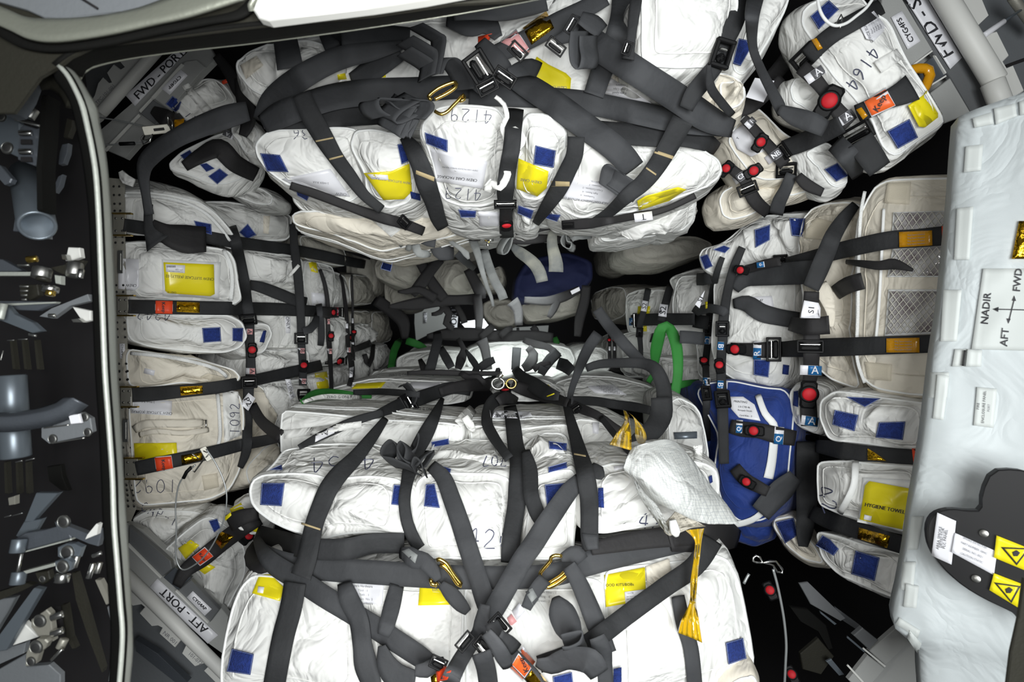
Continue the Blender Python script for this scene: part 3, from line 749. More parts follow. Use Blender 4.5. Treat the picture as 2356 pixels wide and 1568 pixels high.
plate('560,250 640,215 720,215 800,250 760,360 640,380 560,340', .70, 'blue_grey_metal', ['655,300,55']); plate('530,390 640,360 700,400 680,480 600,510 540,480', .69, 'blue_grey_metal', ['610,440,50'])
roller(610, 550, 130, 80, .69, 'bright_steel', 84, 'collar'); roller(740, 390, 60, 110, .7, 'steel', 80); roller(890, 480, 50, 140, .7, 'bright_steel', 80, 'pin'); roller(965, 450, 50, 100, .7, 'steel', 80, 'pin'); roller(950, 320, 40, 80, .7, 'bright_steel', 20, 'pin')
plate('340,500 470,480 490,560 420,620 380,600', .72, 'frame_paint', ['415,560,26']); plate('-60,700 250,600 330,620 210,680 -60,790', .73, 'frame_paint')
plate('330,650 410,665 60,1260 -60,1280 -60,1180', .70, 'blue_grey_metal'); plate('230,990 370,1130 -20,1260 100,1130', .715, 'light_panel')
plate('300,960 450,860 490,900 520,1170 470,1190 360,1110 300,1030', .70, 'plate_metal', ['385,975,52']); plate('590,820 640,810 690,1130 740,1240 710,1250 620,1110', .73, 'frame_paint')
for y in (920, 1080): roller(560, y, 70, 100, .70, 'bright_steel', 18)
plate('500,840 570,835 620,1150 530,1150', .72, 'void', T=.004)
plate('250,1290 290,1200 360,1150 440,1150 470,1180 440,1240 380,1290 350,1390 290,1420 245,1415', .69, 'plate_metal', ['350,1230,52', '300,1370,36']); roller(560, 1300, 36, 130, .69, 'bright_steel', 50, 'pin'); roller(610, 1190, 80, 90, .70, 'plate_metal', 70)
plate('700,500 740,500 830,800 1010,1440 1000,1480 860,1120 740,760', .74, 'frame_paint'); plate('930,570 980,570 1090,790 1040,815', .76, 'plate_metal'); plate('1080,640 1170,690 1170,760 1100,780', .78, 'anodized')
plate('-60,1270 250,1180 230,1290 -60,1420', .76, 'slate_panel'); plate('-60,1470 240,1300 260,1420 480,1400 590,1500 590,1600 -60,1600', .76, 'slate_panel'); plate('-60,760 150,740 60,900 -60,1100', .76, 'slate_panel')
plate('1050,830 1180,770 1215,1000 1130,1568 1060,1568 1110,1100', .8, 'slate_panel')
CAST.clear()
# ---- port rail: perforated strip with its strap brackets ----
fr('0')
rail = slab('mounting_rail', '250,408 287,412 287,520 290,700 296,900 304,1100 314,1168 300,1200 292,1200 280,1000 262,700', (1.38, 1.40, 1.40, 1.38), .004, 'plate_metal', ex=(-.3, 1, 0), label='perforated grey metal rail standing just right of the hatch ring', cat='rail')
fr('T')
V, Fc = [], []; x0 = 72
for (yy, xa, xb) in [(28, 70, 112), (92, 72, 114), (158, 76, 118), (210, 78, 120), (405, 84, 136), (450, 84, 138), (770, 90, 142), (820, 92, 142), (1050, 96, 152), (1100, 98, 154), (1160, 100, 156), (1360, 110, 164), (1420, 112, 166), (1480, 114, 172)]:
    for xx in (xa, xb):
        p = pts(f'{xx},{yy}')[0]; fx = (P(p[0], p[1], 1.377), Vector((1, 0, 0)), Vector((0, 0, 1)), Vector((0, -1, 0)), 1.38/F); cyl_geo(V, Fc, fx, 0, 0, 2.6, -.4, .4, n=10, bev=.4)
fr('U')
for (yy, xa, xb) in [(1160, 200, 252), (1205, 205, 255), (1250, 210, 262), (1300, 212, 264), (1350, 216, 268), (130, 136, 210), (205, 140, 212), (460, 158, 222), (820, 170, 240)]:
    for xx in (xa, xb):
        p = pts(f'{xx},{yy}')[0]; fx = (P(p[0], p[1], 1.377), Vector((1, 0, 0)), Vector((0, 0, 1)), Vector((0, -1, 0)), 1.38/F); cyl_geo(V, Fc, fx, 0, 0, 2.6, -.4, .4, n=10, bev=.4)
mk('rail_holes', V, Fc, 'hole', rail, kind='stuff')
fr('0'); patch(rail, 'rail_tag', '275,790 287,790 288,824 276,824', 'white_card'); text(rail, 'CYG4MP2', '281,807', 7, -90, m='ink')
def bracket(x, y, w, h, d=1.36):
    fx = (P(x, y, d), Vector((1, 0, 0)), Vector((0, 0, 1)), Vector((0, -1, 0)), d/F); V, Fc = [], []
    box_geo(V, Fc, fx, -w/2, w/2, -h/2, h/2, 0, 3, .2); o = mk('strap_bracket', V, Fc, 'plate_metal', rail, smooth=False); reg(V, Fc)
    V, Fc = [], []
    for sy in (-1, 1): box_geo(V, Fc, fx, -w/2+1, w/2+16, sy*(h/2+1)-1.6, sy*(h/2+1)+1.6, 0, 9, .3)
    mk('bracket_rim', V, Fc, 'brass', o, smooth=False)
    V, Fc = [], []
    for sx in (-.25, .25):
        for sy in (-.3, .3): cyl_geo(V, Fc, fx, w*sx, h*sy, 2.6, 3, 4.4, n=12, bev=.6)
    mk('bolt', V, Fc, 'steel', o)
for b in ((276, 517, 30, 48), (284, 703, 26, 44), (292, 912, 26, 44), (303, 1076, 30, 46)): bracket(*b)
for (x, y) in ((277, 602), (289, 990)):
    fx = (P(x, y, 1.372), Vector((1, 0, 0)), Vector((0, 0, 1)), Vector((0, -1, 0)), 1.38/F); V, Fc = [], []; box_geo(V, Fc, fx, -6, 6, -26, 26, 0, 1, .3); box_geo(V, Fc, fx, -2, 2, -20, 20, 1, 2.5, .3); mk('rail_slot', V, Fc, 'steel', rail, smooth=False)
# ---- corner standoff panels ----
def sticker(par, quad, txt, size, ang, m='white_card', rnd=True):
    o = patch(par, 'label_sticker', quad, m, off=.003); t = bbox(pts(quad)); 
    f0 = _fr; fr('0'); text(o, txt, f'{(t[0]+t[2])/2},{(t[1]+t[3])/2}', size, ang, m='ink', bold=.8); globals()['_fr'] = f0; return o
fr('A'); fp = slab('standoff_panel', '640,1010 1000,700 1380,350 1500,320 1560,420 1340,640 1200,800 900,1140 760,1080', 1.50, .02, 'grey_panel', label='grey corner panel lettered FWD - PORT at the upper left', cat='panel')
slab('slate_backing', '560,520 640,420 1010,350 1010,440 690,760 600,800', 1.56, .02, 'dark_panel', fp)
slab('notched_strip', '620,830 640,760 680,690 705,600 740,555 785,600 812,594 772,520 820,462 870,500 905,480 870,440 1010,395 1080,395 720,860 690,880', 1.49, .012, 'light_panel', fp)
rod('edge_beam', P(*pts('730,815')[0][:2], 1.46), P(*pts('1150,345')[0][:2], 1.46), .014, 'light_panel', fp, n=24)
text(fp, 'OTPC-101-001', '750,690', 11, 46, m='grey_ink'); text(fp, 'P4', '715,800', 11, 46, m='grey_ink')
slab('lid', '1095,700 1340,440 1420,430 1480,480 1220,790', 1.45, .012, 'grey_panel', fp, bev=.002); slab('lid', '1000,810 1095,715 1215,790 1120,900', 1.45, .012, 'dark_panel', fp, bev=.002)
slab('raised_edge', '1088,705 1310,455 1322,465 1102,712', 1.445, .005, 'light_panel', fp); slab('raised_edge', '750,1080 1000,820 1008,830 762,1090', 1.445, .005, 'light_panel', fp); slab('raised_edge', '1000,800 1090,705 1098,712 1008,808', 1.443, .005, 'light_panel', fp)
o = patch(fp, 'label_sticker', '905,688 1290,345 1340,380 975,765', 'white_card', off=.003)
text(o, 'FWD - PORT', '1150,535', 27, 45, m='ink', bold=1.0)
sticker(fp, '1165,640 1305,500 1355,545 1225,685', 'CYG4FP', 11, 225)
fr('C'); ap = slab('standoff_panel', '800,560 900,600 1200,880 1420,1120 1560,1300 1500,1450 1330,1330 800,870', 1.45, .02, 'grey_panel', label='grey corner panel lettered AFT - PORT at the lower left', cat='panel')
slab('slate_backing', '800,900 860,860 1400,1480 1500,1800 800,1800', 1.56, .02, 'slate_panel', ap)
slab('notched_strip', '800,900 1480,1560 1400,1600 1300,1500 1330,1470 1300,1450 1240,1470 1160,1390 1190,1330 1150,1300 1110,1350 1010,1260 1030,1220 1000,1205 960,1210 885,1130 920,1090 895,1070 840,1080 800,1040', 1.47, .012, 'light_panel', ap)
rod('edge_beam', P(*pts('790,880')[0][:2], 1.43), P(*pts('1440,1525')[0][:2], 1.43), .015, 'light_panel', ap, n=24)
text(ap, 'MATE', '880,1020', 13, -40, m='grey_ink'); text(ap, 'NR 001', '1080,1290', 13, -42, m='grey_ink'); text(ap, '101-072', '1240,1420', 12, -42, m='grey_ink')
slab('lid', '820,580 1080,800 1090,850 1030,900 815,690', 1.42, .012, 'dark_panel', ap, bev=.002); slab('lid', '1035,905 1110,840 1210,910 1125,985', 1.42, .012, 'anodized', ap, bev=.002); slab('lid', '1125,990 1210,920 1390,1110 1330,1190', 1.42, .012, 'dark_panel', ap, bev=.002)
slab('raised_edge', '812,690 1025,905 1018,912 806,702', 1.415, .005, 'light_panel', ap); slab('raised_edge', '1118,985 1325,1190 1318,1198 1110,992', 1.415, .005, 'light_panel', ap)
o = patch(ap, 'label_sticker', '1000,910 1385,1270 1320,1325 950,965', 'white_card', off=.003)
text(o, 'AFT - PORT', '1170,1115', 27, 137, m='ink', bold=1.0)
sticker(ap, '1225,990 1345,1105 1300,1148 1185,1030', 'CYG4AP', 11, -43)
slab('brace', '855,1300 1000,1390 1190,1568 1150,1600 860,1370', 1.5, .02, 'anodized', ap)
fr('g'); fs = slab('standoff_panel', '-200,-300 160,-60 1500,1500 1100,1600 800,1300 350,1400 -200,900', 1.30, .02, 'grey_panel', label='grey corner panel lettered FWD - ST at the upper right', cat='panel')
slab('slate_backing', '700,-100 2300,-100 2300,1500 1500,1500', 1.36, .02, 'slate_panel', fs)
slab('dark_face', '160,-60 420,-60 1560,1420 1110,1560 830,1080 560,690', 1.26, .012, 'dark_panel', fs)
slab('notched_strip', '930,-60 1240,-60 1350,200 1200,340 1280,480 1470,430 1640,770 1550,860 1610,960 1700,920 1845,1260 1500,1500', 1.24, .012, 'light_panel', fs)
rod('edge_beam', P(*pts('640,-200')[0][:2], 1.22), P(*pts('1445,1130')[0][:2], 1.22), .023, 'light_panel', fs, n=24)
rod('edge_beam', P(*pts('1405,1130')[0][:2], 1.215), P(*pts('1520,1430')[0][:2], 1.215), .022, 'light_panel', fs, n=20)
slab('lid', '-120,-60 110,-90 575,690 230,960 -160,400', 1.22, .012, 'grey_panel', fs, bev=.002); slab('lid', '420,900 600,770 770,1030 440,1270 380,1180', 1.22, .012, 'anodized', fs, bev=.002); slab('lid', '540,1290 820,1080 1110,1568 760,1700', 1.22, .012, 'grey_panel', fs, bev=.002)
slab('raised_edge', '575,690 590,705 210,990 195,970', 1.215, .005, 'light_panel', fs); slab('raised_edge', '770,1035 780,1055 400,1290 390,1270', 1.215, .005, 'light_panel', fs); slab('raised_edge', '600,760 620,765 775,1010 755,1020', 1.215, .005, 'light_panel', fs)
o = patch(fs, 'label_sticker', '200,-10 480,-60 985,800 820,960', 'white_card', off=.004)
text(o, 'FWD - STBD', '430,190', 43, 123, m='ink', bold=1.4)
sticker(fs, '0,240 150,150 410,570 230,685', 'CYG4FS', 18, 120)
rod('gauge_pin', P(*pts('1290,490')[0][:2], 1.22), P(*pts('1560,300')[0][:2], 1.24), .006, 'white_card', fs); rod('gauge_stem', P(*pts('1560,300')[0][:2], 1.24), P(*pts('1800,140')[0][:2], 1.27), .003, 'blue_grey_metal', fs)
rod('roller', P(*pts('1680,-40')[0][:2], 1.26), P(*pts('2000,400')[0][:2], 1.30), .010, 'plate_metal', fs)
slab('joint_strip', '1600,890 1900,780 1900,830 1610,930', 1.25, .004, 'void', fs)
fr('R'); asb = slab('standoff_panel', '1080,1400 1480,980 1560,1180 1720,1600 1000,1600', 1.30, .02, 'grey_panel', label='dark grey corner panel at the lower right below the white cover', cat='panel')
slab('lid', '1050,1040 1120,980 1240,1075 1170,1150', 1.26, .012, 'dark_panel', asb, bev=.002); slab('lid', '1170,1160 1400,960 1480,1090 1290,1270', 1.26, .012, 'grey_panel', asb, bev=.002); slab('lid', '1010,1380 1160,1190 1290,1290 1200,1400 1120,1500', 1.25, .012, 'grey_panel', asb, bev=.002)
slab('raised_edge', '1130,1135 1300,1275 1290,1285 1120,1145', 1.245, .004, 'light_panel', asb); slab('raised_edge', '1010,1265 1130,1395 1118,1405 1000,1275', 1.245, .004, 'light_panel', asb); slab('raised_edge', '1005,1045 1140,1160 1130,1170 1000,1060', 1.245, .004, 'blue_grey_metal', asb)
fr('R'); slab('raised_edge', '790,850 920,950 905,960 795,870', 1.3, .004, 'blue_grey_metal', asb); slab('brace', '630,640 700,630 990,910 950,930 720,800', 1.32, .006, 'dark_panel', asb); slab('brace', '840,1240 880,1220 980,1340 940,1350', 1.3, .006, 'blue_grey_metal', asb)
slab('brace', '560,820 700,840 840,960 890,1140 860,1150 780,1010 640,930', 1.33, .01, 'frame_dark', asb); slab('brace', '640,1180 780,1060 900,1200 800,1340 660,1300', 1.33, .01, 'frame_paint', asb); slab('brace', '910,820 1100,960 1080,1000 900,880', 1.4, .006, 'slate_panel', asb)
for q, r in (('405,690', 9.5), ('572,1335', 9)):
    p = pts(q)[0]; release(asb, p[0], p[1], 20, r, dd=1.28)
# ---- far end of the cabin ----
fr('V')
fe = slab('end_panel', '410,470 680,470 690,700 640,760 540,740 420,800 405,640', 5.0, .03, 'light_panel', WB)
fe.data.materials[0] = MT['grey_panel']
patch(fe, 'label_sticker', '490,540 520,542 518,632 490,630', 'white_card', off=.01); text(fe, 'PFC 22', '504,588', 9, 90, m='ink', off=.016)
q = slab('sign_board', '738,560 798,580 790,695 742,690', 4.6, .02, 'white_card', WB); text(q, 'PORT', '766,600', 20, 90, m='ink', bold=1.2, off=.004)
slab('end_window', '820,630 1300,560 1080,760 890,715', 5.6, .02, 'window_lit', WB)
fr('V'); slab('end_panel', '1290,680 1620,660 1610,745 1400,740 1290,740', 5.2, .03, 'grey_panel', WB)
fr('0')
# ================= cargo bags =================
Y_ = (0, 1, .0); G1 = 'white cargo bags strapped round the cabin'
B = {}
def bg(k, label, outline, d, **kw):
    B[k] = bag('cargo_bag', outline, d, label=label, group=kw.pop('group', G1), **kw); return B[k]
fr('0')
# ---- ceiling stack ----
bg('topback', 'wide white bag behind the straps in the upper middle of the cabin', '560,150 640,90 760,60 900,40 1100,5 1300,-20 1480,-30 1500,120 1520,300 1300,330 1000,300 760,300 600,240', (1.22, 1.16, 1.2, 1.22), T=.2, rough=1.3, ex=Y_)
bg('topleft', 'crumpled white bag with a flat handle at the upper left behind the wide strap', '534,155 560,118 600,98 700,82 755,100 770,140 700,190 640,218 600,222 570,205', (1.16, 1.12, 1.14, 1.18), T=.1, rough=1.8, ex=Y_)
bg('topwhite', 'smooth white bag at the top edge right of centre', '1470,-60 1700,-60 1705,20 1668,140 1640,158 1560,162 1500,156 1472,148', (1.0, 1.02, 1.06, 1.02), T=.2, bulge=.03, rough=.35, ex=Y_)
bg('topcream', 'creamy wrinkled bag under the smooth white one at the upper right', '1380,160 1480,140 1620,160 1705,178 1722,215 1700,262 1660,275 1560,262 1460,250 1380,240', (1.16, 1.16, 1.2, 1.18), T=.15, m='cream_fabric', rough=2, ex=Y_)
bg('topsliver', 'narrow white bag with a blue patch at the top right of centre', '1700,30 1735,-40 1830,-60 1812,20 1775,90 1735,150 1705,178 1686,168 1680,130', (1.16, 1.16, 1.2, 1.16), T=.15, rough=.8, ex=Y_, cat='bag')
velcro(B['topsliver'], '1700,88 1718,92 1728,110 1704,152 1686,146')
bg('topsliver2', 'creamy flap with a worn tab beside the upper right strap', '1655,180 1700,178 1722,195 1720,225 1702,250 1668,262 1650,250', 1.12, T=.05, m='cream_fabric', rough=2, ex=Y_)
patch(B['topleft'], 'handle', '552,150 590,128 606,150 566,182', 'cream_fabric', off=.006)
patch(B['topback'], 'cargo_card', '1235,130 1262,148 1302,168 1314,180 1312,207 1226,205 1225,150', 'yellow_card'); text(B['topback'], 'CREW CARE', '1282,200', 8, 178, m='grey_ink')
patch(B['topback'], 'cargo_card', '862,136 884,134 888,178 872,178', 'yellow_card'); patch(B['topback'], 'cargo_card', '776,172 794,168 798,182 778,184', 'yellow_card')
patch(B['topcream'], 'cargo_card', '1618,236 1664,258 1655,266 1606,248', 'yellow_card'); patch(B['topback'], 'cargo_card', '1562,212 1576,216 1570,224 1558,220', 'yellow_card')
patch(B['topback'], 'contents_card', '1405,178 1500,238 1390,216 1396,190', 'white_card')
for i, t in enumerate(('Right Quad', 'Camel Clips', 'Tweezers')): text(B['topback'], t, f'{1425+i*3},{214-i*9}', 7, 178, m='grey_ink', off=.006)
bg('c1', 'white bag with a large blue patch at the left end of the ceiling row', '579,332 592,312 612,297 660,290 740,284 800,286 826,292 836,330 846,400 842,452 800,470 760,468 700,446 640,416 606,388 585,358', (1.14, 1.14, 1.26, 1.24), T=.22, ex=Y_, rough=1.1, creases=['700,330 770,400 840,460'])
velcro(B['c1'], '598,352 644,356 664,396 614,394'); hand(B['c1'], '36', '688,308', 24, 180)
o = patch(B['c1'], 'contents_card', '648,412 760,388 806,452 710,446', 'white_card'); text(o, 'CREW', '785,446', 9, 175, m='grey_ink'); text(o, '2-WEEK BULK', '738,420', 6, 175, m='grey_ink')
bg('c1b', 'white bag with a curved yellow card beside the centre ceiling bag', '800,330 812,294 850,290 900,298 940,312 962,330 964,380 958,440 940,468 900,480 862,470 842,440 836,400', (1.12, 1.11, 1.24, 1.24), T=.22, ex=Y_, rough=1.1)
velcro(B['c1b'], '914,332 936,328 942,370 924,378')
o = patch(B['c1b'], 'cargo_card', '836,398 900,394 942,376 948,440 930,458 882,460', 'yellow_card'); text(o, 'CREW SUITCASE (KOPRA) 01', '900,415', 7.5, 172, m='grey_ink')
patch(o, 'barcode_sticker', '844,400 892,402 894,414 856,412', 'white_card', off=.001); 
bg('c2', 'centre ceiling bag marked 4129 with a blue patch and printed white card', '964,300 968,272 1000,240 1040,232 1100,233 1145,240 1166,268 1168,320 1166,380 1164,430 1150,462 1110,474 1060,472 1020,458 1004,430 984,352', (.98, .98, 1.18, 1.18), T=.24, ex=(0, 1, -.12), rough=.8, m='white_fabric')
velcro(B['c2'], '977,304 1030,322 1030,350 980,330')
o = patch(B['c2'], 'contents_card', '990,340 1122,372 1110,434 1000,416', 'white_card', off=.003); text(o, 'CREW CARE PACKAGE', '1052,410', 9, 174, m='ink'); text(o, 'CREW CARE PACKAGE EXPRESS FOR M.K.', '1058,388', 4.5, 174, m='grey_ink')
hand(B['c2'], '4129', '1080,266', 30, 176, flipy=False); hand(B['c2'], '4129', '1062,446', 26, 176)
bg('c3', 'small white bag with blue patch and yellow card right of the centre ceiling bag', '1200,272 1216,252 1250,254 1285,268 1304,292 1306,330 1298,370 1288,410 1266,446 1236,460 1204,456 1188,430 1186,360', (1.10, 1.10, 1.24, 1.24), T=.2, ex=Y_)
velcro(B['c3'], '1232,334 1279,346 1274,386 1227,378')
o = patch(B['c3'], 'cargo_card', '1193,364 1262,394 1258,432 1236,452 1188,434', 'yellow_card'); text(o, 'CREW CARE', '1222,416', 9, 172, m='grey_ink')
bg('c4', 'long white bag with a printed contents card at the right of the ceiling row', '1290,420 1300,340 1330,310 1400,308 1480,318 1560,322 1620,338 1660,365 1668,390 1656,412 1600,440 1540,462 1470,482 1400,500 1330,498 1286,480 1276,450', (1.10, 1.14, 1.30, 1.24), T=.24, ex=Y_, rough=1.2, creases=['1560,330 1500,400 1380,490'])
o = patch(B['c4'], 'contents_card', '1316,402 1434,436 1400,470 1296,456', 'white_card', off=.003); text(o, 'HALF CONTINGENCY SUITCASE (1-31)', '1344,461', 6.5, 173, m='ink')
for i, t in enumerate(('Toothpaste - 6', 'Right Razors - 4', 'Cream Cortisone - 2', 'Tweezers - 1', 'Bandages - 12')): text(o, t, f'{1352+i*6},{451-i*8}', 5.5, 171, m='grey_ink', off=.0014)
patch(B['c4'], 'cargo_card', '1466,462 1486,450 1560,430 1580,436 1540,462 1470,484', 'yellow_card', off=.014)
bg('c4top', 'white zipped bag behind the right ceiling straps', '1400,262 1500,255 1600,268 1640,300 1650,340 1560,330 1440,330 1400,310', (1.2, 1.22, 1.24, 1.22), T=.2, ex=Y_, rough=1.4)
# second ceiling row
bg('u1', 'white bag with a folded blue patch under the left ceiling bag', '668,442 676,420 720,430 790,452 850,470 900,486 905,510 860,516 800,505 720,490 690,480 672,462', (1.30, 1.32, 1.44, 1.4), T=.25, ex=Y_)
velcro(B['u1'], '678,426 716,442 706,462 684,450')
bg('u2', 'long creamy zipped bag hanging lowest at the left of the ceiling', '666,492 690,482 760,484 850,496 920,500 1000,490 1060,486 1072,505 1076,530 1020,545 940,562 880,577 850,570 812,556 760,538 700,524 670,512', (1.34, 1.32, 1.5, 1.46), T=.3, ex=(0, 1, -.02), m='cream_fabric', rough=.9, zip_side=True)
patch(B['u2'], 'handle', '850,502 880,490 922,528 900,545', 'white_fabric', off=.004)
bg('u3', 'white bag between the ceiling straps left of the red release', '930,440 960,444 1000,452 1052,470 1066,500 1072,528 1000,526 950,506 930,480', (1.3, 1.3, 1.44, 1.44), T=.25, ex=Y_)
velcro(B['u3'], '944,440 966,446 968,462 946,456')
bg('u4', 'small pale bag with a blue patch under bag 4129', '1042,480 1080,474 1160,476 1170,500 1168,528 1120,534 1070,534 1052,512', (1.32, 1.32, 1.44, 1.44), T=.25, ex=Y_, m='grey_fabric')
velcro(B['u4'], '1054,482 1096,485 1094,500 1060,500'); patch(B['u4'], 'contents_card', '1100,486 1150,488 1150,520 1104,520', 'white_card')
bg('u5', 'small white bag with a tilted blue patch right of the red release', '1186,470 1200,458 1232,464 1240,490 1232,518 1212,528 1190,522', (1.32, 1.32, 1.44, 1.44), T=.25, ex=Y_)
velcro(B['u5'], '1192,472 1228,484 1222,504 1190,490')
bg('u6', 'low white bag with blue patch at right under the ceiling', '1240,478 1300,480 1350,492 1380,506 1340,518 1290,524 1238,520', (1.36, 1.36, 1.48, 1.48), T=.25, ex=Y_)
velcro(B['u6'], '1250,490 1290,494 1282,510 1250,500')
bg('u7', 'white drooping bag at the right end of the second ceiling row', '1400,500 1460,486 1540,470 1600,440 1606,460 1598,500 1570,528 1530,520 1480,524 1400,530', (1.36, 1.36, 1.5, 1.46), T=.25, ex=Y_, rough=1.8)
bg('u8', 'limp white corner of a bag hanging at the right of the second ceiling row', '1380,520 1440,524 1490,530 1520,540 1450,548 1380,556', 1.55, T=.2, ex=Y_, rough=2)
# loose white ties
tie = lambda l, p, w, d, m='white_fabric': strap(l, p, w, m=m, d=d, name='tie_cord', cat='tie', thick=.003)
tie('crumpled white tie tape hanging beside bag 4129', '1140,222 1160,240 1166,270 1156,290 1166,330 1158,370 1168,400 1150,430 1130,420 1120,440', (9, 20), (.95, 1.0, 1.05))
tie('small white tie knot between the centre ceiling bags', '1168,312 1184,300 1202,320 1186,345 1196,360', 20, .98)
# ---- dark cargo deep in the ceiling ----
DK = 'dim bags hanging deep under the ceiling'
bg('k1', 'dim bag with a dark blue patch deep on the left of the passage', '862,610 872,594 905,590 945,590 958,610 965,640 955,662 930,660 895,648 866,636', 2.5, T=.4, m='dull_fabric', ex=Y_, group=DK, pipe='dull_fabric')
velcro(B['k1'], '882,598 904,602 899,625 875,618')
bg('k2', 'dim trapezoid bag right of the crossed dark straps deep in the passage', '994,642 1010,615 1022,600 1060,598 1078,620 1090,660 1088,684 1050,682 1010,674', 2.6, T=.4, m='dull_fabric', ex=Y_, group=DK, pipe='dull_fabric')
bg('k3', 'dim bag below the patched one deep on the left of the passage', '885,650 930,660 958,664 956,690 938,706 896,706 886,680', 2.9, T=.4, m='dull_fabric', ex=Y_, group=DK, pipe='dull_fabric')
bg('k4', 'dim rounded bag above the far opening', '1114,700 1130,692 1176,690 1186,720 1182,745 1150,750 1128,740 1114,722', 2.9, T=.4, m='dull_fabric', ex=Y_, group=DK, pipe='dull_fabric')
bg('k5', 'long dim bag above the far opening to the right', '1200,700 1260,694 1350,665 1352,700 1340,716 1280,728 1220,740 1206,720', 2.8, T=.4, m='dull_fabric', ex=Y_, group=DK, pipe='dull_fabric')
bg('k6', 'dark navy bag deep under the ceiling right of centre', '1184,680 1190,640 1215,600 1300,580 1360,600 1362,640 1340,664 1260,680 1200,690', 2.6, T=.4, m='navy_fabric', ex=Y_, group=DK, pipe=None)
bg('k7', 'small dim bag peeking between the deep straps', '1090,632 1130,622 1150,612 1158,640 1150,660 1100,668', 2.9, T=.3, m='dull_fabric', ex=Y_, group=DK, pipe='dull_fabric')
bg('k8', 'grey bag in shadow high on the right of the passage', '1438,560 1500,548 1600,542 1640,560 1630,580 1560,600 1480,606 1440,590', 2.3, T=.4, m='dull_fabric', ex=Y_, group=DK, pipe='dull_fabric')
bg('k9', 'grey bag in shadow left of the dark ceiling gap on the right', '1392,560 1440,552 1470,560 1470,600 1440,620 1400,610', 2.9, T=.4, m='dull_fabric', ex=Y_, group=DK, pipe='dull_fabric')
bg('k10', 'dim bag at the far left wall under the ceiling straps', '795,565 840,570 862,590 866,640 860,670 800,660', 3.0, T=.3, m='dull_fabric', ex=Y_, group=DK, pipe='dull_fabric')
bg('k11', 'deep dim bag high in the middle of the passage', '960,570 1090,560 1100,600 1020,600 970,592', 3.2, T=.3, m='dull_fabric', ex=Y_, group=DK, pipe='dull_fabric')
# ---- left wall ----
ZL = 'white bags on the port wall'
bg('l1', 'zipped white bag topmost on the port wall', '272,440 330,438 400,446 460,462 500,490 530,525 556,568 540,575 500,560 400,545 272,540', (1.42, 1.62, 1.66, 1.46), T=.3, group=ZL, rough=1.1)
velcro(B['l1'], '446,507 486,515 488,540 455,532')
strap('', '288,450 360,452 420,464 470,488 505,522 530,556', 7, m='zipper_white', lay=.003, parent=B['l1'], name='zipper', taut=1)
bg('l1b', 'creamy flap bag with a tilted blue patch behind the topmost port bag', '460,464 520,462 600,474 660,492 672,500 668,552 600,556 560,566 536,530 500,490', (1.74, 2.0, 2.0, 1.76), T=.2, group=ZL, m='grey_fabric')
velcro(B['l1b'], '570,514 590,540 568,550 550,534')
patch(B['l1b'], 'handle', '606,488 622,490 618,538 606,536', 'cream_fabric')
bg('l2', 'white port bag with the large yellow card', '272,556 340,552 440,560 530,574 545,600 552,650 560,688 540,702 440,698 272,700', (1.40, 1.60, 1.60, 1.40), T=.3, group=ZL, rough=.9, bulge=.04)
pk = patch(B['l2'], 'clear_pocket', '372,596 508,603 504,686 374,680', 'piping_white', off=.0015)
o = patch(B['l2'], 'cargo_card', '376,603 492,608 494,676 484,681 386,674 380,668', 'yellow_card', off=.004); text(o, 'CREW SUITCASE (KELLY) 02', '437,638', 9, 176, m='ink'); text(o, 'CMD - 4', '396,672', 5.5, 176, m='ink')
q = patch(o, 'barcode_sticker', '381,607 426,610 425,628 382,625', 'white_card', off=.001)
for i in range(9): patch(q, 'barcode_bar', [(384+i*2.3, 610.5), (385.2+i*2.3, 610.5), (385.2+i*2.3, 615), (384+i*2.3, 615)], 'ink', off=.0008, nu=1, nv=1, regit=False)
text(q, 'S/N 1230', '412,620', 4.5, 176, m='ink', off=.001); text(q, 'P/N SEG33109843-301', '404,624', 3.6, 176, m='grey_ink', off=.001)
o = patch(B['l2'], 'contents_card', '272,594 319,596 320,660 310,668 272,664', 'white_card'); text(o, 'CREW', '302,656', 9, 178, m='ink')
strap('', '514,574 530,610 534,650 530,690', 9, m='zipper_white', lay=.003, parent=B['l2'], name='zipper', taut=1)
bg('l3', 'white port bag with a square blue patch, fourth strap gap from the top', '286,712 380,716 480,722 530,724 560,740 572,775 556,800 520,812 440,812 340,800 290,780', (1.38, 1.60, 1.60, 1.40), T=.3, group=ZL, rough=.9, bulge=.035)
velcro(B['l3'], '465,754 507,752 509,785 468,788'); hand(B['l3'], '4242', '350,724', 24, 178)
bg('l3b', 'white bag with a half hidden blue patch behind the first port buckle', '528,740 560,738 620,744 628,770 610,812 570,818 540,810', (1.70, 1.8, 1.8, 1.70), T=.2, group=ZL)
velcro(B['l3b'], '535,754 560,754 558,786 535,784', '606,760 613,760 608,788 597,786')
bg('l4', 'creamy crumpled port bag with a tan patch below bag 4242', '284,800 340,808 440,820 500,838 540,850 556,868 540,884 500,890 440,882 290,898', (1.38, 1.58, 1.56, 1.38), T=.3, m='cream_fabric', group=ZL, rough=2.0, bulge=.03)
patch(B['l4'], 'tan_patch', '462,866 478,858 516,868 520,882 500,888 456,884', 'patch_cream')
strap('', '300,812 380,820 460,836 505,852 522,868', 8, m='zipper_white', lay=.003, parent=B['l4'], name='zipper', taut=1)
patch(B['l4'], 'small_tag', '333,846 357,852 354,864 330,858', 'white_card')
bg('l5', 'creamy port bag marked 1092 with belt and yellow card', '290,908 380,900 480,892 552,898 566,950 562,1020 556,1080 530,1130 480,1152 400,1160 312,1168 300,1080', (1.38, 1.56, 1.5, 1.36), T=.3, m='cream_fabric', group=ZL, rough=1.2, bulge=.04)
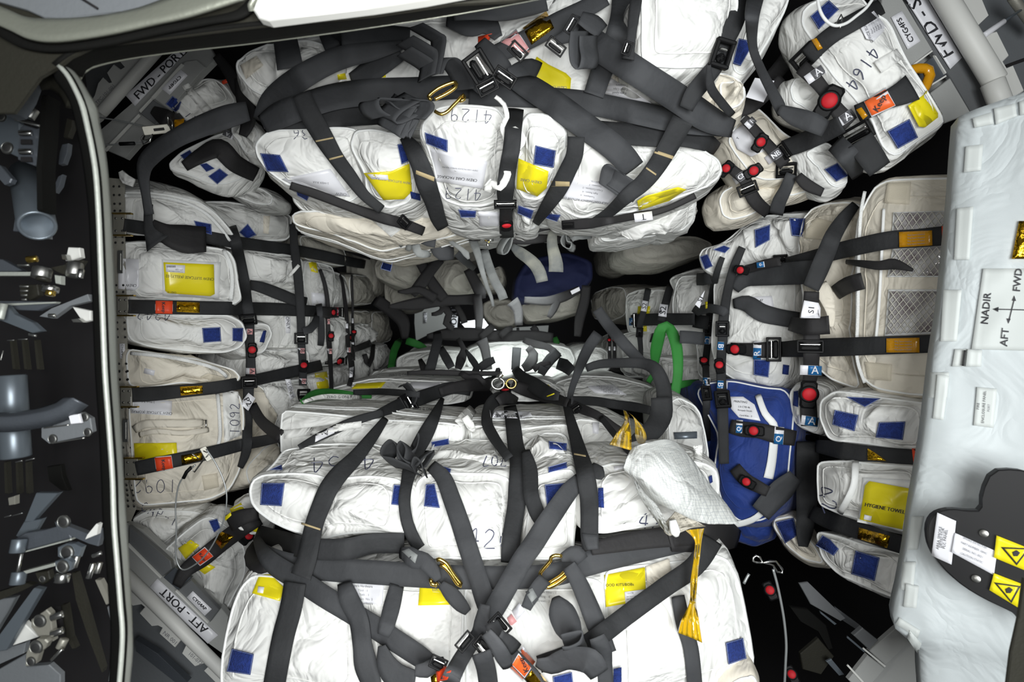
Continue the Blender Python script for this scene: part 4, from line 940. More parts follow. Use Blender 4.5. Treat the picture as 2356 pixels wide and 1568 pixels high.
o = patch(B['l5'], 'contents_card', '300,912 396,922 394,956 302,950', 'white_card'); text(o, 'CREW SUITCASE (KOPRA)', '350,948', 8, 177, m='ink'); text(o, '2-Week Bulk', '340,924', 6, 177, m='ink')
o = patch(B['l5'], 'cargo_card', '308,1019 406,1018 408,1046 400,1060 310,1056', 'yellow_card')
o = patch(B['l5'], 'id_strip', '512,902 548,900 556,1000 516,1018', 'white_fabric'); hand(o, '1092', '540,960', 22, 90)
hand(B['l5'], '1092', '352,1118', 30, 180, sx=1.05); patch(B['l5'], 'tan_patch', '464,1094 500,1088 504,1120 470,1128', 'patch_cream')
strap('', '500,904 504,950 506,1000 500,1030', 8, m='zipper_white', lay=.003, parent=B['l5'], name='zipper', taut=1)
q = strap('', '308,988 330,976 370,974 420,974 468,973', 18, m='cream_fabric', lay=.008, parent=B['l5'], name='belt', taut=3); strap('', '320,1000 360,992 420,996 480,988', 12, m='cream_fabric', lay=.006, parent=B['l5'], name='belt', taut=3)
tube('belt_buckle', [P(x, y, 1.44) for x, y in ((464, 966), (474, 966), (474, 990), (464, 990))], .0025, 'bright_steel', B['l5'], closed=True)
# port, second column
bg('m1', 'crumpled white bag between the first and second port uprights, high', '556,574 600,578 660,586 696,596 700,640 694,668 640,664 600,654 570,640', (1.84, 2.1, 2.1, 1.84), T=.25, group=ZL, rough=2)
patch(B['m1'], 'handle', '622,598 660,600 656,650 626,648', 'white_fabric', off=.005)
bg('m2', 'flat white bag lettered ONLY between the port uprights', '560,668 640,664 700,668 712,720 706,800 660,812 600,806 570,760', (1.84, 2.08, 2.08, 1.84), T=.25, group=ZL, rough=1.3)
patch(B['m2'], 'name_strip', '656,728 668,728 668,766 658,766', 'white_card'); text(B['m2'], 'ONLY', '662,742', 11, -84, m='ink')
bg('m3', 'crumpled white bag lower between the port uprights', '572,800 640,806 706,800 712,850 700,862 620,872 570,866', (1.8, 2.05, 2.05, 1.8), T=.25, group=ZL, rough=2)
bg('m4', 'white zipped bag lettered G ONLY near the second port upright', '590,880 650,874 706,872 716,900 700,930 690,980 660,990 620,950 600,920', (1.75, 2.0, 1.9, 1.7), T=.25, group=ZL, rough=1.2)
o = patch(B['m4'], 'name_strip', '656,872 668,872 680,912 668,920', 'white_card'); text(o, 'G ONLY', '668,896', 10, -76, m='ink')
bg('m5', 'crumpled cream bag behind the P2 tag', '572,880 600,884 618,920 640,950 632,1000 640,1020 610,1060 570,1090 560,1050 576,1000', (1.7, 1.8, 1.75, 1.65), T=.25, m='cream_fabric', group=ZL, rough=2.2)
bg('m6', 'cream bag with a tab low beside the floor stack on the port side', '566,1080 600,1030 640,1010 648,1050 620,1090 600,1110 570,1116', (1.62, 1.75, 1.72, 1.6), T=.2, m='cream_fabric', group=ZL, rough=1.8)
bg('m7', 'pale bag behind the first port upright, high', '545,560 560,566 640,590 640,600 560,600', 1.95, T=.2, group=ZL)
# port, third column and on
bg('n1', 'grey bag near the third port upright with a yellow card corner', '700,600 740,604 768,616 772,690 762,720 716,714 700,660', (2.2, 2.4, 2.4, 2.2), T=.3, group=ZL, m='grey_fabric')
patch(B['n1'], 'cargo_card', '708,600 728,604 732,628 716,624', 'yellow_card'); patch(B['n1'], 'contents_card', '716,672 752,676 750,708 718,704', 'white_card')
bg('n2', 'white bag behind the third port upright, middle', '706,716 752,724 800,732 806,800 790,828 730,846 704,800', (2.15, 2.5, 2.5, 2.15), T=.3, group=ZL, rough=1.6)
bg('n3', 'white bag with a yellow card low at the third port upright', '700,866 740,858 764,852 772,900 760,926 720,926 704,900', (2.05, 2.25, 2.2, 2.05), T=.3, group=ZL)
patch(B['n3'], 'cargo_card', '724,858 752,854 758,896 732,902', 'yellow_card')
bg('n4', 'flat white bag between third and fourth port uprights, low', '764,850 806,840 812,890 784,896 768,920', (2.3, 2.6, 2.5, 2.3), T=.3, group=ZL, rough=1)
bg('n5', 'grey dim bag between third and fourth port uprights, high', '746,620 776,626 796,640 800,700 786,712 752,712', (2.45, 2.7, 2.7, 2.45), T=.3, group=ZL, m='grey_fabric')
bg('n6', 'crumpled white bag after the fourth port upright, low', '816,812 852,800 862,840 846,876 816,884', (2.7, 3.0, 3.0, 2.7), T=.3, group=ZL, rough=1.8)
bg('n7', 'round clear-wrapped bag after the fourth port upright', '812,752 840,744 858,760 852,790 820,796', (2.7, 3.0, 3.0, 2.7), T=.3, group=ZL, m='grey_fabric', rough=2)
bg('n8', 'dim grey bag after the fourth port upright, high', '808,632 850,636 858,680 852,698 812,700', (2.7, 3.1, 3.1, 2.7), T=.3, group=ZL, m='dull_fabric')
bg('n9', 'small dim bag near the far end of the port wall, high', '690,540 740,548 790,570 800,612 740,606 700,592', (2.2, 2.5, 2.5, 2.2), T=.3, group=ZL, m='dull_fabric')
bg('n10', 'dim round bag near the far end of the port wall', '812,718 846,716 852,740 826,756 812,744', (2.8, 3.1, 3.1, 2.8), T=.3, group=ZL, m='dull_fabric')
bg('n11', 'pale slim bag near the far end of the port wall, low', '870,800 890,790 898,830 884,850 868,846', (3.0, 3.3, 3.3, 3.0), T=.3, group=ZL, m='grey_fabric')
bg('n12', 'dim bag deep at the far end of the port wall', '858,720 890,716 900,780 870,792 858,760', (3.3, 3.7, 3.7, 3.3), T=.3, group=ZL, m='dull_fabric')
# ---- corner bays ----
fr('A')
bg('fp1', 'white bag marked 4 in the upper left corner bay', '1200,720 1260,660 1370,600 1480,560 1560,570 1660,660 1700,740 1600,800 1480,850 1340,880 1260,800', (1.5, 1.6, 1.6, 1.5), T=.12, rough=1.8, ex=Y_)
velcro(B['fp1'], '1195,750 1245,692 1310,735 1290,790 1265,808'); hand(B['fp1'], '47', '1370,850', 20, 150)
patch(B['fp1'], 'handle', '1310,620 1360,600 1540,800 1480,830', 'white_fabric', off=.006)
bg('fp2', 'white bag with two blue patches low in the upper left corner bay', '1200,1180 1290,1090 1420,1020 1560,960 1720,940 1790,1060 1800,1200 1740,1300 1620,1340 1500,1330 1320,1250 1220,1220', (1.5, 1.62, 1.62, 1.5), T=.12, rough=1.2, ex=Y_)
velcro(B['fp2'], '1300,1120 1370,1080 1400,1120 1340,1165', '1502,1272 1585,1214 1648,1262 1568,1330', '1440,1185 1490,1175 1550,1215 1490,1240')
bg('fp3', 'shadowed flat bag under the upper left corner bay', '1620,1380 1700,1330 1882,1350 1980,1420 1960,1480 1820,1470', 1.7, T=.15, rough=1.2, ex=Y_, m='grey_fabric')
fr('0')
bg('fp4', 'white crumpled bag between the corner bay and the ceiling stack', '520,290 560,262 596,300 586,330 592,360 560,352', 1.5, T=.1, rough=2, ex=Y_)
patch(B['fp4'], 'label_flag', '514,300 540,300 536,320', 'dark_label', fall=1.5)
fr('C')
bg('ap1', 'crumpled plastic-wrapped bag in the lower left corner bay', '1010,750 1150,620 1270,530 1340,510 1480,600 1560,700 1560,900 1500,1000 1430,1130 1390,1110 1280,1010 1200,900 1100,830', (1.45, 1.5, 1.5, 1.45), T=.12, rough=2.4, ex=Y_, m='grey_fabric')
patch(B['ap1'], 'cargo_card', '1130,720 1210,665 1265,700 1180,790', 'yellow_card'); patch(B['ap1'], 'cargo_card', '1240,840 1290,800 1368,840 1300,885', 'yellow_card'); velcro(B['ap1'], '1325,545 1380,530 1400,590 1360,620')
bg('ap2', 'white flat bag marked CAP at the left below the port stack', '820,540 900,490 1000,470 1200,480 1300,500 1180,640 1060,720 1000,740 900,640', (1.5, 1.55, 1.55, 1.5), T=.1, ex=Y_, m='white_fabric')
hand(B['ap2'], 'CAP-1', '1020,505', 22, -25)
bg('ap3', 'bag with a yellow card end in the lower left bay beside the red release', '1460,470 1540,430 1640,560 1656,620 1600,640 1500,560', 1.42, T=.1, ex=Y_)
patch(B['ap3'], 'cargo_card', '1458,470 1530,430 1560,490 1490,545', 'yellow_card'); patch(B['ap3'], 'cargo_card', '1570,600 1610,560 1656,590 1650,625', 'yellow_card')
fr('G')
bg('fs1', 'large white bag marked 4164 in the upper right corner bay', '540,150 545,60 600,10 700,-30 900,-60 1000,60 1110,110 1260,400 1460,740 1480,800 1300,920 1180,1010 1130,1010 1070,950 1000,780 880,640 760,520 660,380 600,240', (1.18, 1.12, 1.12, 1.2), T=.12, bulge=.03, ex=Y_, rough=1.0)
velcro(B['fs1'], '600,105 720,0 785,60 655,190', '1095,845 1240,765 1295,885 1165,958')
o = patch(B['fs1'], 'cargo_card', '1230,680 1330,610 1350,580 1450,735 1340,820 1300,815', 'yellow_card'); text(o, 'OFFICE SUPPLIES', '1405,670', 8, -60, m='ink')
hand(B['fs1'], '4164', '930,455', 30, -123, sp=.95, th=2.6)
o = patch(B['fs1'], 'contents_card', '900,130 1010,70 1095,180 1010,265 960,250', 'white_card'); text(o, 'OFFICE SUPPLIES', '965,190', 9, 113, m='grey_ink')
for i in range(5): text(o, 'Paper - 12 Pens', f'{985+i*14},{170-i*8}', 5.5, 113, m='grey_ink', off=.0014)
patch(B['fs1'], 'handle', '1010,400 1180,300 1220,360 1060,470', 'white_fabric', off=.008)
bg('fs2', 'white bag under the A release at the left of the corner bay', '465,560 500,490 560,500 640,560 720,700 730,780 640,740 540,690 480,640', 1.25, T=.1, ex=Y_, rough=1.1)
bg('fs3', 'long white zipped bag beneath the A straps at the upper right', '560,980 640,930 720,900 800,1000 860,1120 850,1190 780,1215 740,1195 640,1080', 1.28, T=.12, ex=Y_)
velcro(B['fs3'], '690,1090 775,1048 845,1130 768,1170')
bg('fs4', 'creamy zipped bag with a contents card beside the B release', '60,900 120,790 200,700 260,680 330,740 420,830 520,890 540,1000 600,1080 680,1150 690,1190 640,1215 540,1200 480,1150 320,1170 220,1140 120,1000', (1.35, 1.32, 1.34, 1.38), T=.14, m='cream_fabric', ex=Y_, rough=1.1)
o = patch(B['fs4'], 'contents_card', '85,860 190,780 330,960 220,1010 130,960', 'white_card'); text(o, 'T', '135,890', 8, 60, m='ink')
bg('fs5', 'creamy bag with black webbing tabs under the C tag at the upper right', '5,1290 30,1230 120,1180 230,1150 400,1150 450,1180 440,1260 360,1320 200,1400 90,1420 30,1390', (1.45, 1.4, 1.42, 1.46), T=.14, m='cream_fabric', ex=Y_, rough=1.0)
bg('fs6', 'creamy end of a bag at the right beside strap B', '480,1040 540,1000 600,1080 690,1160 680,1200 600,1240 460,1270 420,1230 460,1160', 1.36, T=.1, m='cream_fabric', ex=Y_)
fr('0')
# ---- floor stack ----
ZF = 'white bags on the floor stack'
bg('f1', 'white bag with a square blue patch at the bottom left of the floor stack', '498,1600 497,1540 506,1470 524,1400 548,1345 575,1318 640,1320 740,1326 830,1332 850,1400 852,1500 850,1620', (1.08, 1.02, .94, .98), T=.2, ex=Y_, group=ZF, rough=.6, bulge=.02, r=.03)
velcro(B['f1'], '533,1491 584,1504 576,1552 521,1544')
o = patch(B['f1'], 'cargo_card', '596,1322 622,1320 655,1352 644,1382 580,1364', 'yellow_card'); patch(o, 'card_mark', '594,1348 608,1350 605,1364 592,1362', 'white_card', off=.001)
bg('f2', 'bright white bag with a contents card at the bottom centre of the floor stack', '820,1330 900,1322 1020,1326 1060,1338 1072,1400 1070,1500 1066,1640 860,1640 836,1500 828,1400', (1.04, 1.02, .92, .94), T=.2, ex=Y_, group=ZF, rough=.5, bulge=.02)
o = patch(B['f2'], 'contents_card', '780,1340 884,1338 880,1390 790,1384', 'white_card', fall=1.0)
for i, t in enumerate(("Astro's Hardware", 'Tool - 1', 'Teth - 1', 'Cart. No. 2', 'Hardware')): text(B['f2'], t, f'{832+i*3},{1348+i*10}', 7, -3, m='ink' if i == 0 else 'grey_ink', off=.006)
o = patch(B['f2'], 'cargo_card', '966,1346 1046,1346 1052,1390 962,1392', 'yellow_card'); text(o, 'ESA PAO', '1010,1356', 8, 0, m='grey_ink')
bg('f2b', 'white bag with a printed list behind the lower right straps', '1062,1336 1160,1322 1280,1322 1390,1330 1400,1400 1402,1500 1400,1640 1070,1640 1064,1500', (1.03, 1.03, .92, .92), T=.2, ex=Y_, group=ZF, rough=.5)
for i, t in enumerate(('Fibure Filter - 1', 'Mouse Filter - 1', 'Ring - 4', 'Screws - 2')): text(B['f2b'], t, f'{1262-i*4},{1352+i*10}', 7, -4, m='grey_ink', off=.004)
bg('f3', 'white bag with FOOD KITS card and a blue patch at the bottom right', '1380,1310 1440,1296 1540,1284 1600,1280 1645,1268 1680,1284 1704,1330 1722,1400 1738,1480 1746,1530 1734,1548 1640,1590 1540,1620 1400,1640 1390,1500', (1.05, 1.10, 1.0, .92), T=.2, ex=Y_, group=ZF, rough=.7, bulge=.03, r=.03)
velcro(B['f3'], '1670,1478 1710,1466 1718,1514 1676,1528')
o = patch(B['f3'], 'cargo_card', '1390,1322 1484,1304 1486,1370 1450,1386 1394,1396', 'yellow_card'); text(o, 'FOOD KITS/BOBs', '1424,1345', 9, 2, m='ink')
q = patch(o, 'barcode_sticker', '1437,1361 1482,1355 1484,1372 1439,1387', 'white_card', off=.001); text(q, '1.0 CTB', '1450,1364', 4.5, 6, m='ink', off=.001); text(q, 'P/N SEG33109843-301', '1459,1371', 3.6, 6, off=.001); text(q, 'S/N 1039', '1449,1377', 4, 6, off=.001)
patch(B['f3'], 'worn_pocket', '1486,1302 1540,1284 1546,1325 1490,1362', 'cream_fabric', off=.005)
velcro(B['f2b'], '1272,1556 1316,1545 1320,1580 1276,1590'); velcro(B['f3'], '1412,1538 1430,1534 1430,1600 1410,1600')
bg('f3b', 'cream bag edge below the blue patched bag at the bottom right', '1640,1600 1700,1560 1740,1548 1760,1600 1740,1660 1640,1660', .98, T=.1, ex=Y_, group=ZF, m='cream_fabric')
# second tier
bg('s1', 'white bag with two blue patches at the left front of the second tier', '562,1130 570,1106 594,1092 680,1086 780,1088 860,1090 930,1100 950,1130 950,1200 940,1240 880,1232 800,1240 740,1254 690,1240 640,1222 608,1204 580,1180 566,1158', (1.16, 1.12, 1.04, 1.08), T=.26, ex=(0, 1, -.02), group=ZF, rough=1.0, bulge=.03, r=.035, creases=['760,1100 740,1180 700,1250'])
velcro(B['s1'], '602,1110 655,1110 648,1164 598,1161', '906,1114 934,1116 928,1163 900,1160'); hand(B['s1'], '402', '872,1238', 26, 0, th=3)
bg('s1t', 'white bag marked 4154 lying behind the left second tier bag', '596,1092 630,1060 650,1035 720,1024 800,1020 880,1024 930,1046 948,1090 860,1090 700,1087', (1.30, 1.30, 1.15, 1.16), T=.2, ex=(0, 1, -.35), group=ZF, rough=.8, bulge=.012)
hand(B['s1t'], '4154', '782,1066', 34, 183, th=2.6, sx=1.35); velcro(B['s1t'], '620,1080 648,1068 650,1080')
bg('s2', 'white bag marked 420 at the centre front of the second tier', '948,1150 956,1106 980,1088 1060,1084 1140,1086 1176,1090 1190,1140 1186,1220 1180,1284 1120,1296 1000,1292 960,1288 950,1220', (1.15, 1.14, 1.03, 1.04), T=.22, ex=Y_, group=ZF, rough=.8, bulge=.02, creases=['1170,1100 1180,1280'])
velcro(B['s2'], '980,1113 1000,1112 1012,1168 975,1164'); hand(B['s2'], '420', '1132,1240', 44, -4, th=2.6)
bg('s2t', 'white bag marked 707 lying behind the centre second tier bag', '950,1090 975,1050 1000,1018 1080,1005 1160,1012 1176,1060 1178,1088 1060,1082', (1.38, 1.38, 1.16, 1.18), T=.2, ex=(0, 1, -.35), group=ZF, rough=1.6, bulge=.02)
hand(B['s2t'], '707', '1135,1060', 24, 180, th=2.4); velcro(B['s2t'], '992,1016 1032,1008 1034,1022 994,1028', '996,1064 1038,1078 1036,1087 1010,1084')
bg('s3', 'narrow white bag with a square blue patch right of the vertical strap', '1208,1190 1222,1110 1232,1092 1280,1080 1318,1076 1328,1096 1330,1150 1326,1210 1320,1286 1260,1296 1204,1290', (1.15, 1.13, 1.04, 1.04), T=.22, ex=Y_, group=ZF, rough=.9, bulge=.025)
velcro(B['s3'], '1253,1114 1299,1110 1302,1158 1258,1164')
bg('s3t', 'white bag with two short blue patches behind the narrow second tier bag', '1200,1030 1230,1004 1300,1000 1318,1040 1322,1080 1230,1092 1204,1080', (1.36, 1.36, 1.17, 1.17), T=.2, ex=(0, 1, -.35), group=ZF, rough=1.3, bulge=.02)
velcro(B['s3t'], '1262,1014 1304,1019 1304,1036 1264,1032', '1261,1074 1304,1062 1305,1076 1262,1087')
bg('s4', 'white bag under the ripstop cloth at the right front of the second tier', '1330,1110 1350,1076 1400,1060 1460,1062 1560,1050 1630,1064 1656,1080 1664,1110 1660,1170 1630,1210 1540,1222 1440,1230 1378,1236 1334,1226', (1.15, 1.22, 1.12, 1.04), T=.24, ex=Y_, group=ZF, rough=.9, bulge=.03, r=.035)
velcro(B['s4'], '1376,1122 1388,1121 1390,1168 1376,1166', '1630,1096 1638,1092 1640,1108 1634,1112'); hand(B['s4'], '42', '1500,1200', 34, -6, th=3)
# third tier
bg('t1', 'flat topped white box bag lettered ZERO G ONLY at the left of the third tier', '648,945 700,948 860,964 1062,976 1066,1000 1058,1036 940,1034 800,1024 700,1030 646,1050 644,1000', (1.42, 1.38, 1.36, 1.36), T=.36, ex=(0, 1, 0), group=ZF, rough=.5, bulge=.012, r=.014, rnd=1, zip_side=True)
bg('t2', 'white box bag with zero g strip at the centre of the third tier', '1082,978 1180,985 1310,975 1316,1000 1320,1040 1200,1052 1090,1040 1080,1010', (1.42, 1.42, 1.38, 1.38), T=.42, ex=(0, 1, .02), group=ZF, rough=.8, bulge=.02, r=.02, zip_side=True)
bg('t3', 'white box bag at the right of the third tier with a grey tag', '1318,962 1380,968 1470,1010 1540,1030 1540,1090 1440,1080 1330,1070 1316,1020', (1.45, 1.42, 1.38, 1.38), T=.42, ex=(.02, 1, .03), group=ZF, rough=.9, bulge=.02, r=.02)
bg('t4', 'grey white side pocket bag at the right of the third tier', '1536,926 1560,912 1596,930 1612,952 1626,1000 1636,1060 1600,1090 1550,1080 1538,1000', (1.55, 1.6, 1.5, 1.44), T=.3, ex=Y_, group=ZF, rough=.7, m='grey_fabric')
patch(B['t4'], 'clear_tab', '1550,994 1604,992 1604,1008 1552,1010', 'blue_grey_metal', off=.004)
# fourth tier, tops receding
bg('v1', 'white box bag with printed card behind the left third tier bag', '800,884 860,872 1060,880 1072,900 1064,930 880,934 780,930 720,918 740,900', (2.0, 1.95, 1.8, 1.8), T=.3, ex=(0, 1, .03), group=ZF, rough=.3, bulge=.006, rnd=1)
o = patch(B['v1'], 'cargo_card', '820,882 888,878 876,892 808,894', 'yellow_card'); patch(B['v1'], 'contents_card', '946,878 1014,878 1004,896 938,892', 'white_card')
bg('v2', 'white box bag with a grey printed card behind the right third tier bag', '1270,884 1330,864 1420,870 1500,890 1506,900 1500,934 1420,920 1300,916', (2.05, 2.1, 1.85, 1.85), T=.3, ex=(0, 1, .03), group=ZF, rough=.3, bulge=.006, rnd=1)
patch(B['v2'], 'contents_card', '1350,888 1412,884 1442,908 1370,904', 'white_card')
for i in range(4): text(B['v2'], 'LAB SUPPLIES 014', f'{1392+i*5},{889+i*4.5}', 5, -6, m='grey_ink', off=.01)
bg('v3', 'white box bag with a yellow card in the middle of the fourth tier', '1150,880 1200,872 1260,876 1296,900 1300,920 1180,924 1130,905', (2.0, 2.0, 1.85, 1.85), T=.3, ex=(0, 1, .03), group=ZF, rough=.5)
patch(B['v3'], 'cargo_card', '1222,890 1262,884 1280,904 1240,912', 'yellow_card')
bg('w1', 'white box bag left of centre in the fifth tier', '914,824 940,812 1000,806 1060,808 1070,830 1060,850 980,858 912,856', (2.6, 2.6, 2.5, 2.5), T=.4, ex=(0, 1, .03), group=ZF, rough=.5)
bg('w2', 'white box bag in the middle of the fifth tier', '1072,806 1130,788 1220,790 1310,800 1324,830 1310,852 1200,856 1076,850', (2.7, 2.7, 2.55, 2.55), T=.4, ex=(0, 1, .03), group=ZF, rough=.5)
bg('w3', 'white box bag right of centre in the fifth tier', '1324,806 1380,800 1400,812 1404,850 1370,862 1326,856', (2.7, 2.7, 2.6, 2.6), T=.4, ex=(0, 1, .03), group=ZF, rough=.5)
bg('w4', 'long white bag lettered ZERO G along the back of the fourth tier', '850,870 862,856 960,852 1060,856 1120,858 1120,874 1000,876 870,880', (2.3, 2.3, 2.2, 2.2), T=.3, ex=(0, 1, .03), group=ZF, rough=1); text(B['w4'], 'ZERO G ONLY', '920,862', 8, 2, m='grey_ink', off=.012)
bg('w5', 'white rumpled bag behind the right of the fourth tier', '1140,862 1240,856 1340,858 1420,864 1420,876 1300,872 1160,876', (2.3, 2.3, 2.2, 2.2), T=.3, ex=(0, 1, .03), group=ZF, rough=1.4)
bg('x1', 'far white bag at the left of the sixth tier', '944,806 960,796 990,792 1010,800 1000,812 950,814', 3.3, T=.4, ex=Y_, group=ZF)
bg('x2', 'far white bag in the middle of the sixth tier', '1072,800 1110,784 1160,782 1230,784 1300,790 1300,806 1090,806', 3.4, T=.4, ex=Y_, group=ZF)
bg('x3', 'far white bag at the right of the sixth tier', '1300,800 1330,792 1380,796 1390,808 1310,812', 3.3, T=.4, ex=Y_, group=ZF)
# ---- right wall ----
ZS = 'bags on the starboard wall'
fr('0')
bg('r1', 'large creamy bag with clear mesh windows on the starboard wall', '1960,560 1966,500 1990,450 2010,420 2040,406 2120,400 2260,396 2240,920 2100,918 2010,902 1980,880 1962,840 1958,700', (1.28, 1.08, 1.06, 1.26), T=.3, m='cream_fabric', group=ZS, rough=.7, bulge=.02, r=.03)
patch(B['r1'], 'tan_patch', '2042,420 2096,418 2092,470 2034,466', 'patch_cream'); patch(B['r1'], 'tan_patch', '1990,832 2052,838 2050,876 1996,872', 'patch_cream')
def mesh_window(bag_, quad):
    q = pts(quad); c = ((sum(a[0] for a in q)/4), (sum(a[1] for a in q)/4)); big = [(c[0]+(a[0]-c[0])*1.07, c[1]+(a[1]-c[1])*1.1) for a in q]
    f = patch(bag_, 'window_frame', big, 'piping_white', off=.003); w = patch(f, 'clear_window', q, 'clear_film', off=.002)
    V, Fc = [], []; cs = cands(bbox(q)); n = max(2, round((q[1][0]-q[0][0])/33)); m_ = max(2, round((q[3][1]-q[0][1])/21))
    def at(u, v):
        x, y = quad_pt(q, u, v); h = hit(x, y, cs); return P(x, y, (h[0] if h else 1.15)-.004)
    def wav(k, sgn):
        out = []
        for i in range(0, 2*n+1):
            u = i/(2*n); v = (k+(.25 if i % 2 else -.25)*1)/m_ if sgn else (k+(-.25 if i % 2 else .25))/m_
            out.append((u, v))
        return out
    # expanded diamonds: zigzag cords meeting at the knots
    for k in range(m_):
        for sgn in (0, 1):
            seg = [];
            for i in range(0, 2*n+1):
                u = i/(2*n); v = (k+(1 if (i % 2) == sgn else 0))/m_
                if v <= 1.001: seg.append(at(u, min(1, v)))
                else:
                    if len(seg) > 1: tube_geo(seg, .0017, 5, False, V, Fc)
                    seg = []
            if len(seg) > 1: tube_geo(seg, .0017, 5, False, V, Fc)
    mk('net', V, Fc, 'net_cord', f, kind='stuff')
mesh_window(B['r1'], '2060,490 2196,486 2190,525 2056,540'); mesh_window(B['r1'], '2058,575 2188,565 2182,634 2046,634'); mesh_window(B['r1'], '2048,670 2178,670 2164,762 2040,768')
strap('', '1990,440 1980,500 1976,600 1974,720 1972,820 1990,880', 8, m='zipper_white', lay=.003, parent=B['r1'], name='zipper', taut=1)
strap('', '2034,480 2030,560 2024,680 2016,780', 7, m='piping_white', lay=.004, parent=B['r1'], name='seam_tape', taut=1)
bg('r1b', 'creamy crumpled bag left of the mesh window bag, high', '1836,600 1840,520 1862,478 1900,464 1960,462 1990,470 1976,520 1964,600 1960,720 1966,840 1980,900 1920,880 1880,850 1850,740', (1.5, 1.34, 1.32, 1.46), T=.25, m='cream_fabric', group=ZS, rough=2.2)
patch(B['r1b'], 'tan_patch', '1852,520 1880,500 1916,510 1900,552 1850,548', 'patch_cream')
bg('r2', 'white zipped bag with a blue patch high on the starboard wall', '1606,590 1616,574 1660,560 1710,520 1740,498 1780,490 1810,500 1826,560 1828,600 1780,616 1700,626 1640,632 1616,618', (1.8, 1.55, 1.55, 1.72), T=.3, group=ZS, rough=1.2)
velcro(B['r2'], '1736,528 1772,516 1771,552 1738,570', '1610,590 1628,584 1640,612 1622,620', '1640,574 1666,564 1680,570 1668,582')
bg('r2b', 'white bag with a stitched blue patch behind the high starboard bag', '1770,500 1800,490 1860,488 1852,520 1842,580 1828,600 1810,590 1800,540', (1.62, 1.5, 1.5, 1.6), T=.2, group=ZS)
velcro(B['r2b'], '1816,501 1852,502 1846,544 1822,542')
bg('r3', 'pale grey bag with a towel contents card in the middle of the starboard wall', '1640,640 1700,628 1800,616 1832,640 1830,740 1822,830 1800,884 1760,892 1700,882 1650,850 1632,800 1640,720', (1.74, 1.56, 1.54, 1.72), T=.3, m='white_fabric', group=ZS, rough=1.0)
o = patch(B['r3'], 'contents_card', '1700,684 1776,680 1782,712 1720,728', 'white_card'); text(o, 'Towel - 47', '1738,690', 8, -3); text(o, 'Bag - 1', '1738,698', 8, -3)
velcro(B['r3'], '1734,826 1772,828 1768,868 1734,862', '1802,838 1816,840 1814,862 1800,860')
bg('r4', 'royal blue bag with white piping low on the starboard wall', '1600,900 1620,880 1680,872 1760,888 1808,892 1830,930 1826,1000 1816,1100 1800,1160 1760,1200 1700,1204 1660,1160 1640,1080 1650,1000 1620,940', (1.66, 1.5, 1.44, 1.56), T=.3, m='blue_fabric', group=ZS, rough=.9, bulge=.04)
o = patch(B['r4'], 'contents_card', '1680,912 1710,912 1736,930 1750,968 1700,960 1682,940', 'white_card'); text(o, 'PRINTING', '1704,924', 7, -5); text(o, '1.0 CTB 46', '1712,936', 6, -5); text(o, 'Resupply Decals', '1714,944', 5, -5); text(o, 'Card Kits - 3', '1716,956', 5.5, -5)
strap('', '1744,908 1760,950 1780,975 1782,1000 1776,1060 1768,1100', (14, 22), m='piping_white', lay=.004, parent=B['r4'], name='zipper', taut=1)
strap('', '1640,1196 1690,1206 1730,1196 1752,1180', 14, m='piping_white', lay=.004, parent=B['r4'], name='piping', taut=1)
bg('r4b', 'dark blue bag in shadow below the royal blue one', '1670,1160 1700,1190 1760,1180 1800,1190 1790,1240 1740,1260 1690,1240', 1.6, T=.2, m='blue_fabric', group=ZS, pipe=None)
bg('r4c', 'dark blue bag seen behind the B and C straps', '1600,900 1640,890 1670,950 1680,1060 1670,1130 1640,1140 1625,1060 1620,980', 1.78, T=.2, m='blue_fabric', group=ZS, pipe=None)
bg('r5', 'white bag with three blue patches under the mesh window bag', '1880,960 1884,920 1920,896 1990,902 2060,914 2160,930 2150,1040 2100,1040 2040,1034 1960,1020 1900,1012', (1.34, 1.1, 1.1, 1.32), T=.3, group=ZS, rough=1.4)
velcro(B['r5'], '1920,942 1975,954 1966,992 1914,976', '2022,971 2083,969 2077,1012 2014,1006', '1946,912 2026,916 1990,936')
bg('r5b', 'white bag with blue edge behind the A release', '1812,900 1830,880 1870,886 1900,896 1890,950 1880,1000 1830,980 1816,940', (1.5, 1.42, 1.42, 1.5), T=.2, group=ZS)
velcro(B['r5b'], '1826,900 1838,898 1836,936 1824,932')
bg('r6', 'white bag with the HYGIENE TOWEL card on the starboard wall', '1876,1060 1960,1056 2060,1066 2150,1076 2130,1230 2080,1226 2000,1206 1920,1180 1878,1160 1874,1100', (1.32, 1.08, 1.06, 1.28), T=.3, group=ZS, rough=.9)
pk = patch(B['r6'], 'clear_pocket', '1986,1098 2120,1104 2100,1226 1972,1200', 'piping_white', off=.0015)
o = patch(B['r6'], 'cargo_card', '1990,1116 2000,1106 2130,1130 2110,1224 2040,1210 1978,1194', 'yellow_card', off=.004); text(o, 'HYGIENE TOWEL WAP', '2050,1172', 12, -11, bold=.8)
patch(o, 'card_mark', '1989,1183 2006,1187 2004,1198 1987,1194', 'white_card', off=.001); patch(o, 'barcode_sticker', '2080,1194 2100,1198 2096,1222 2076,1218', 'white_card', off=.001)
hand(B['r6'], '42', '1905,1152', 34, -72, th=3, sx=1.2); strap('', '1968,1060 1966,1110 1950,1150 1932,1180', 16, m='piping_white', lay=.003, parent=B['r6'], name='zipper', taut=1)
bg('r7', 'white bag with two blue patches lowest on the starboard wall', '1872,1220 1920,1228 2000,1250 2110,1280 2110,1400 2060,1380 1980,1350 1920,1320 1884,1280', (1.32, 1.12, 1.1, 1.26), T=.3, group=ZS, rough=1.2)
velcro(B['r7'], '1968,1265 2024,1282 2012,1336 1958,1320', '1892,1230 1910,1240 1930,1262 1918,1278 1876,1254')
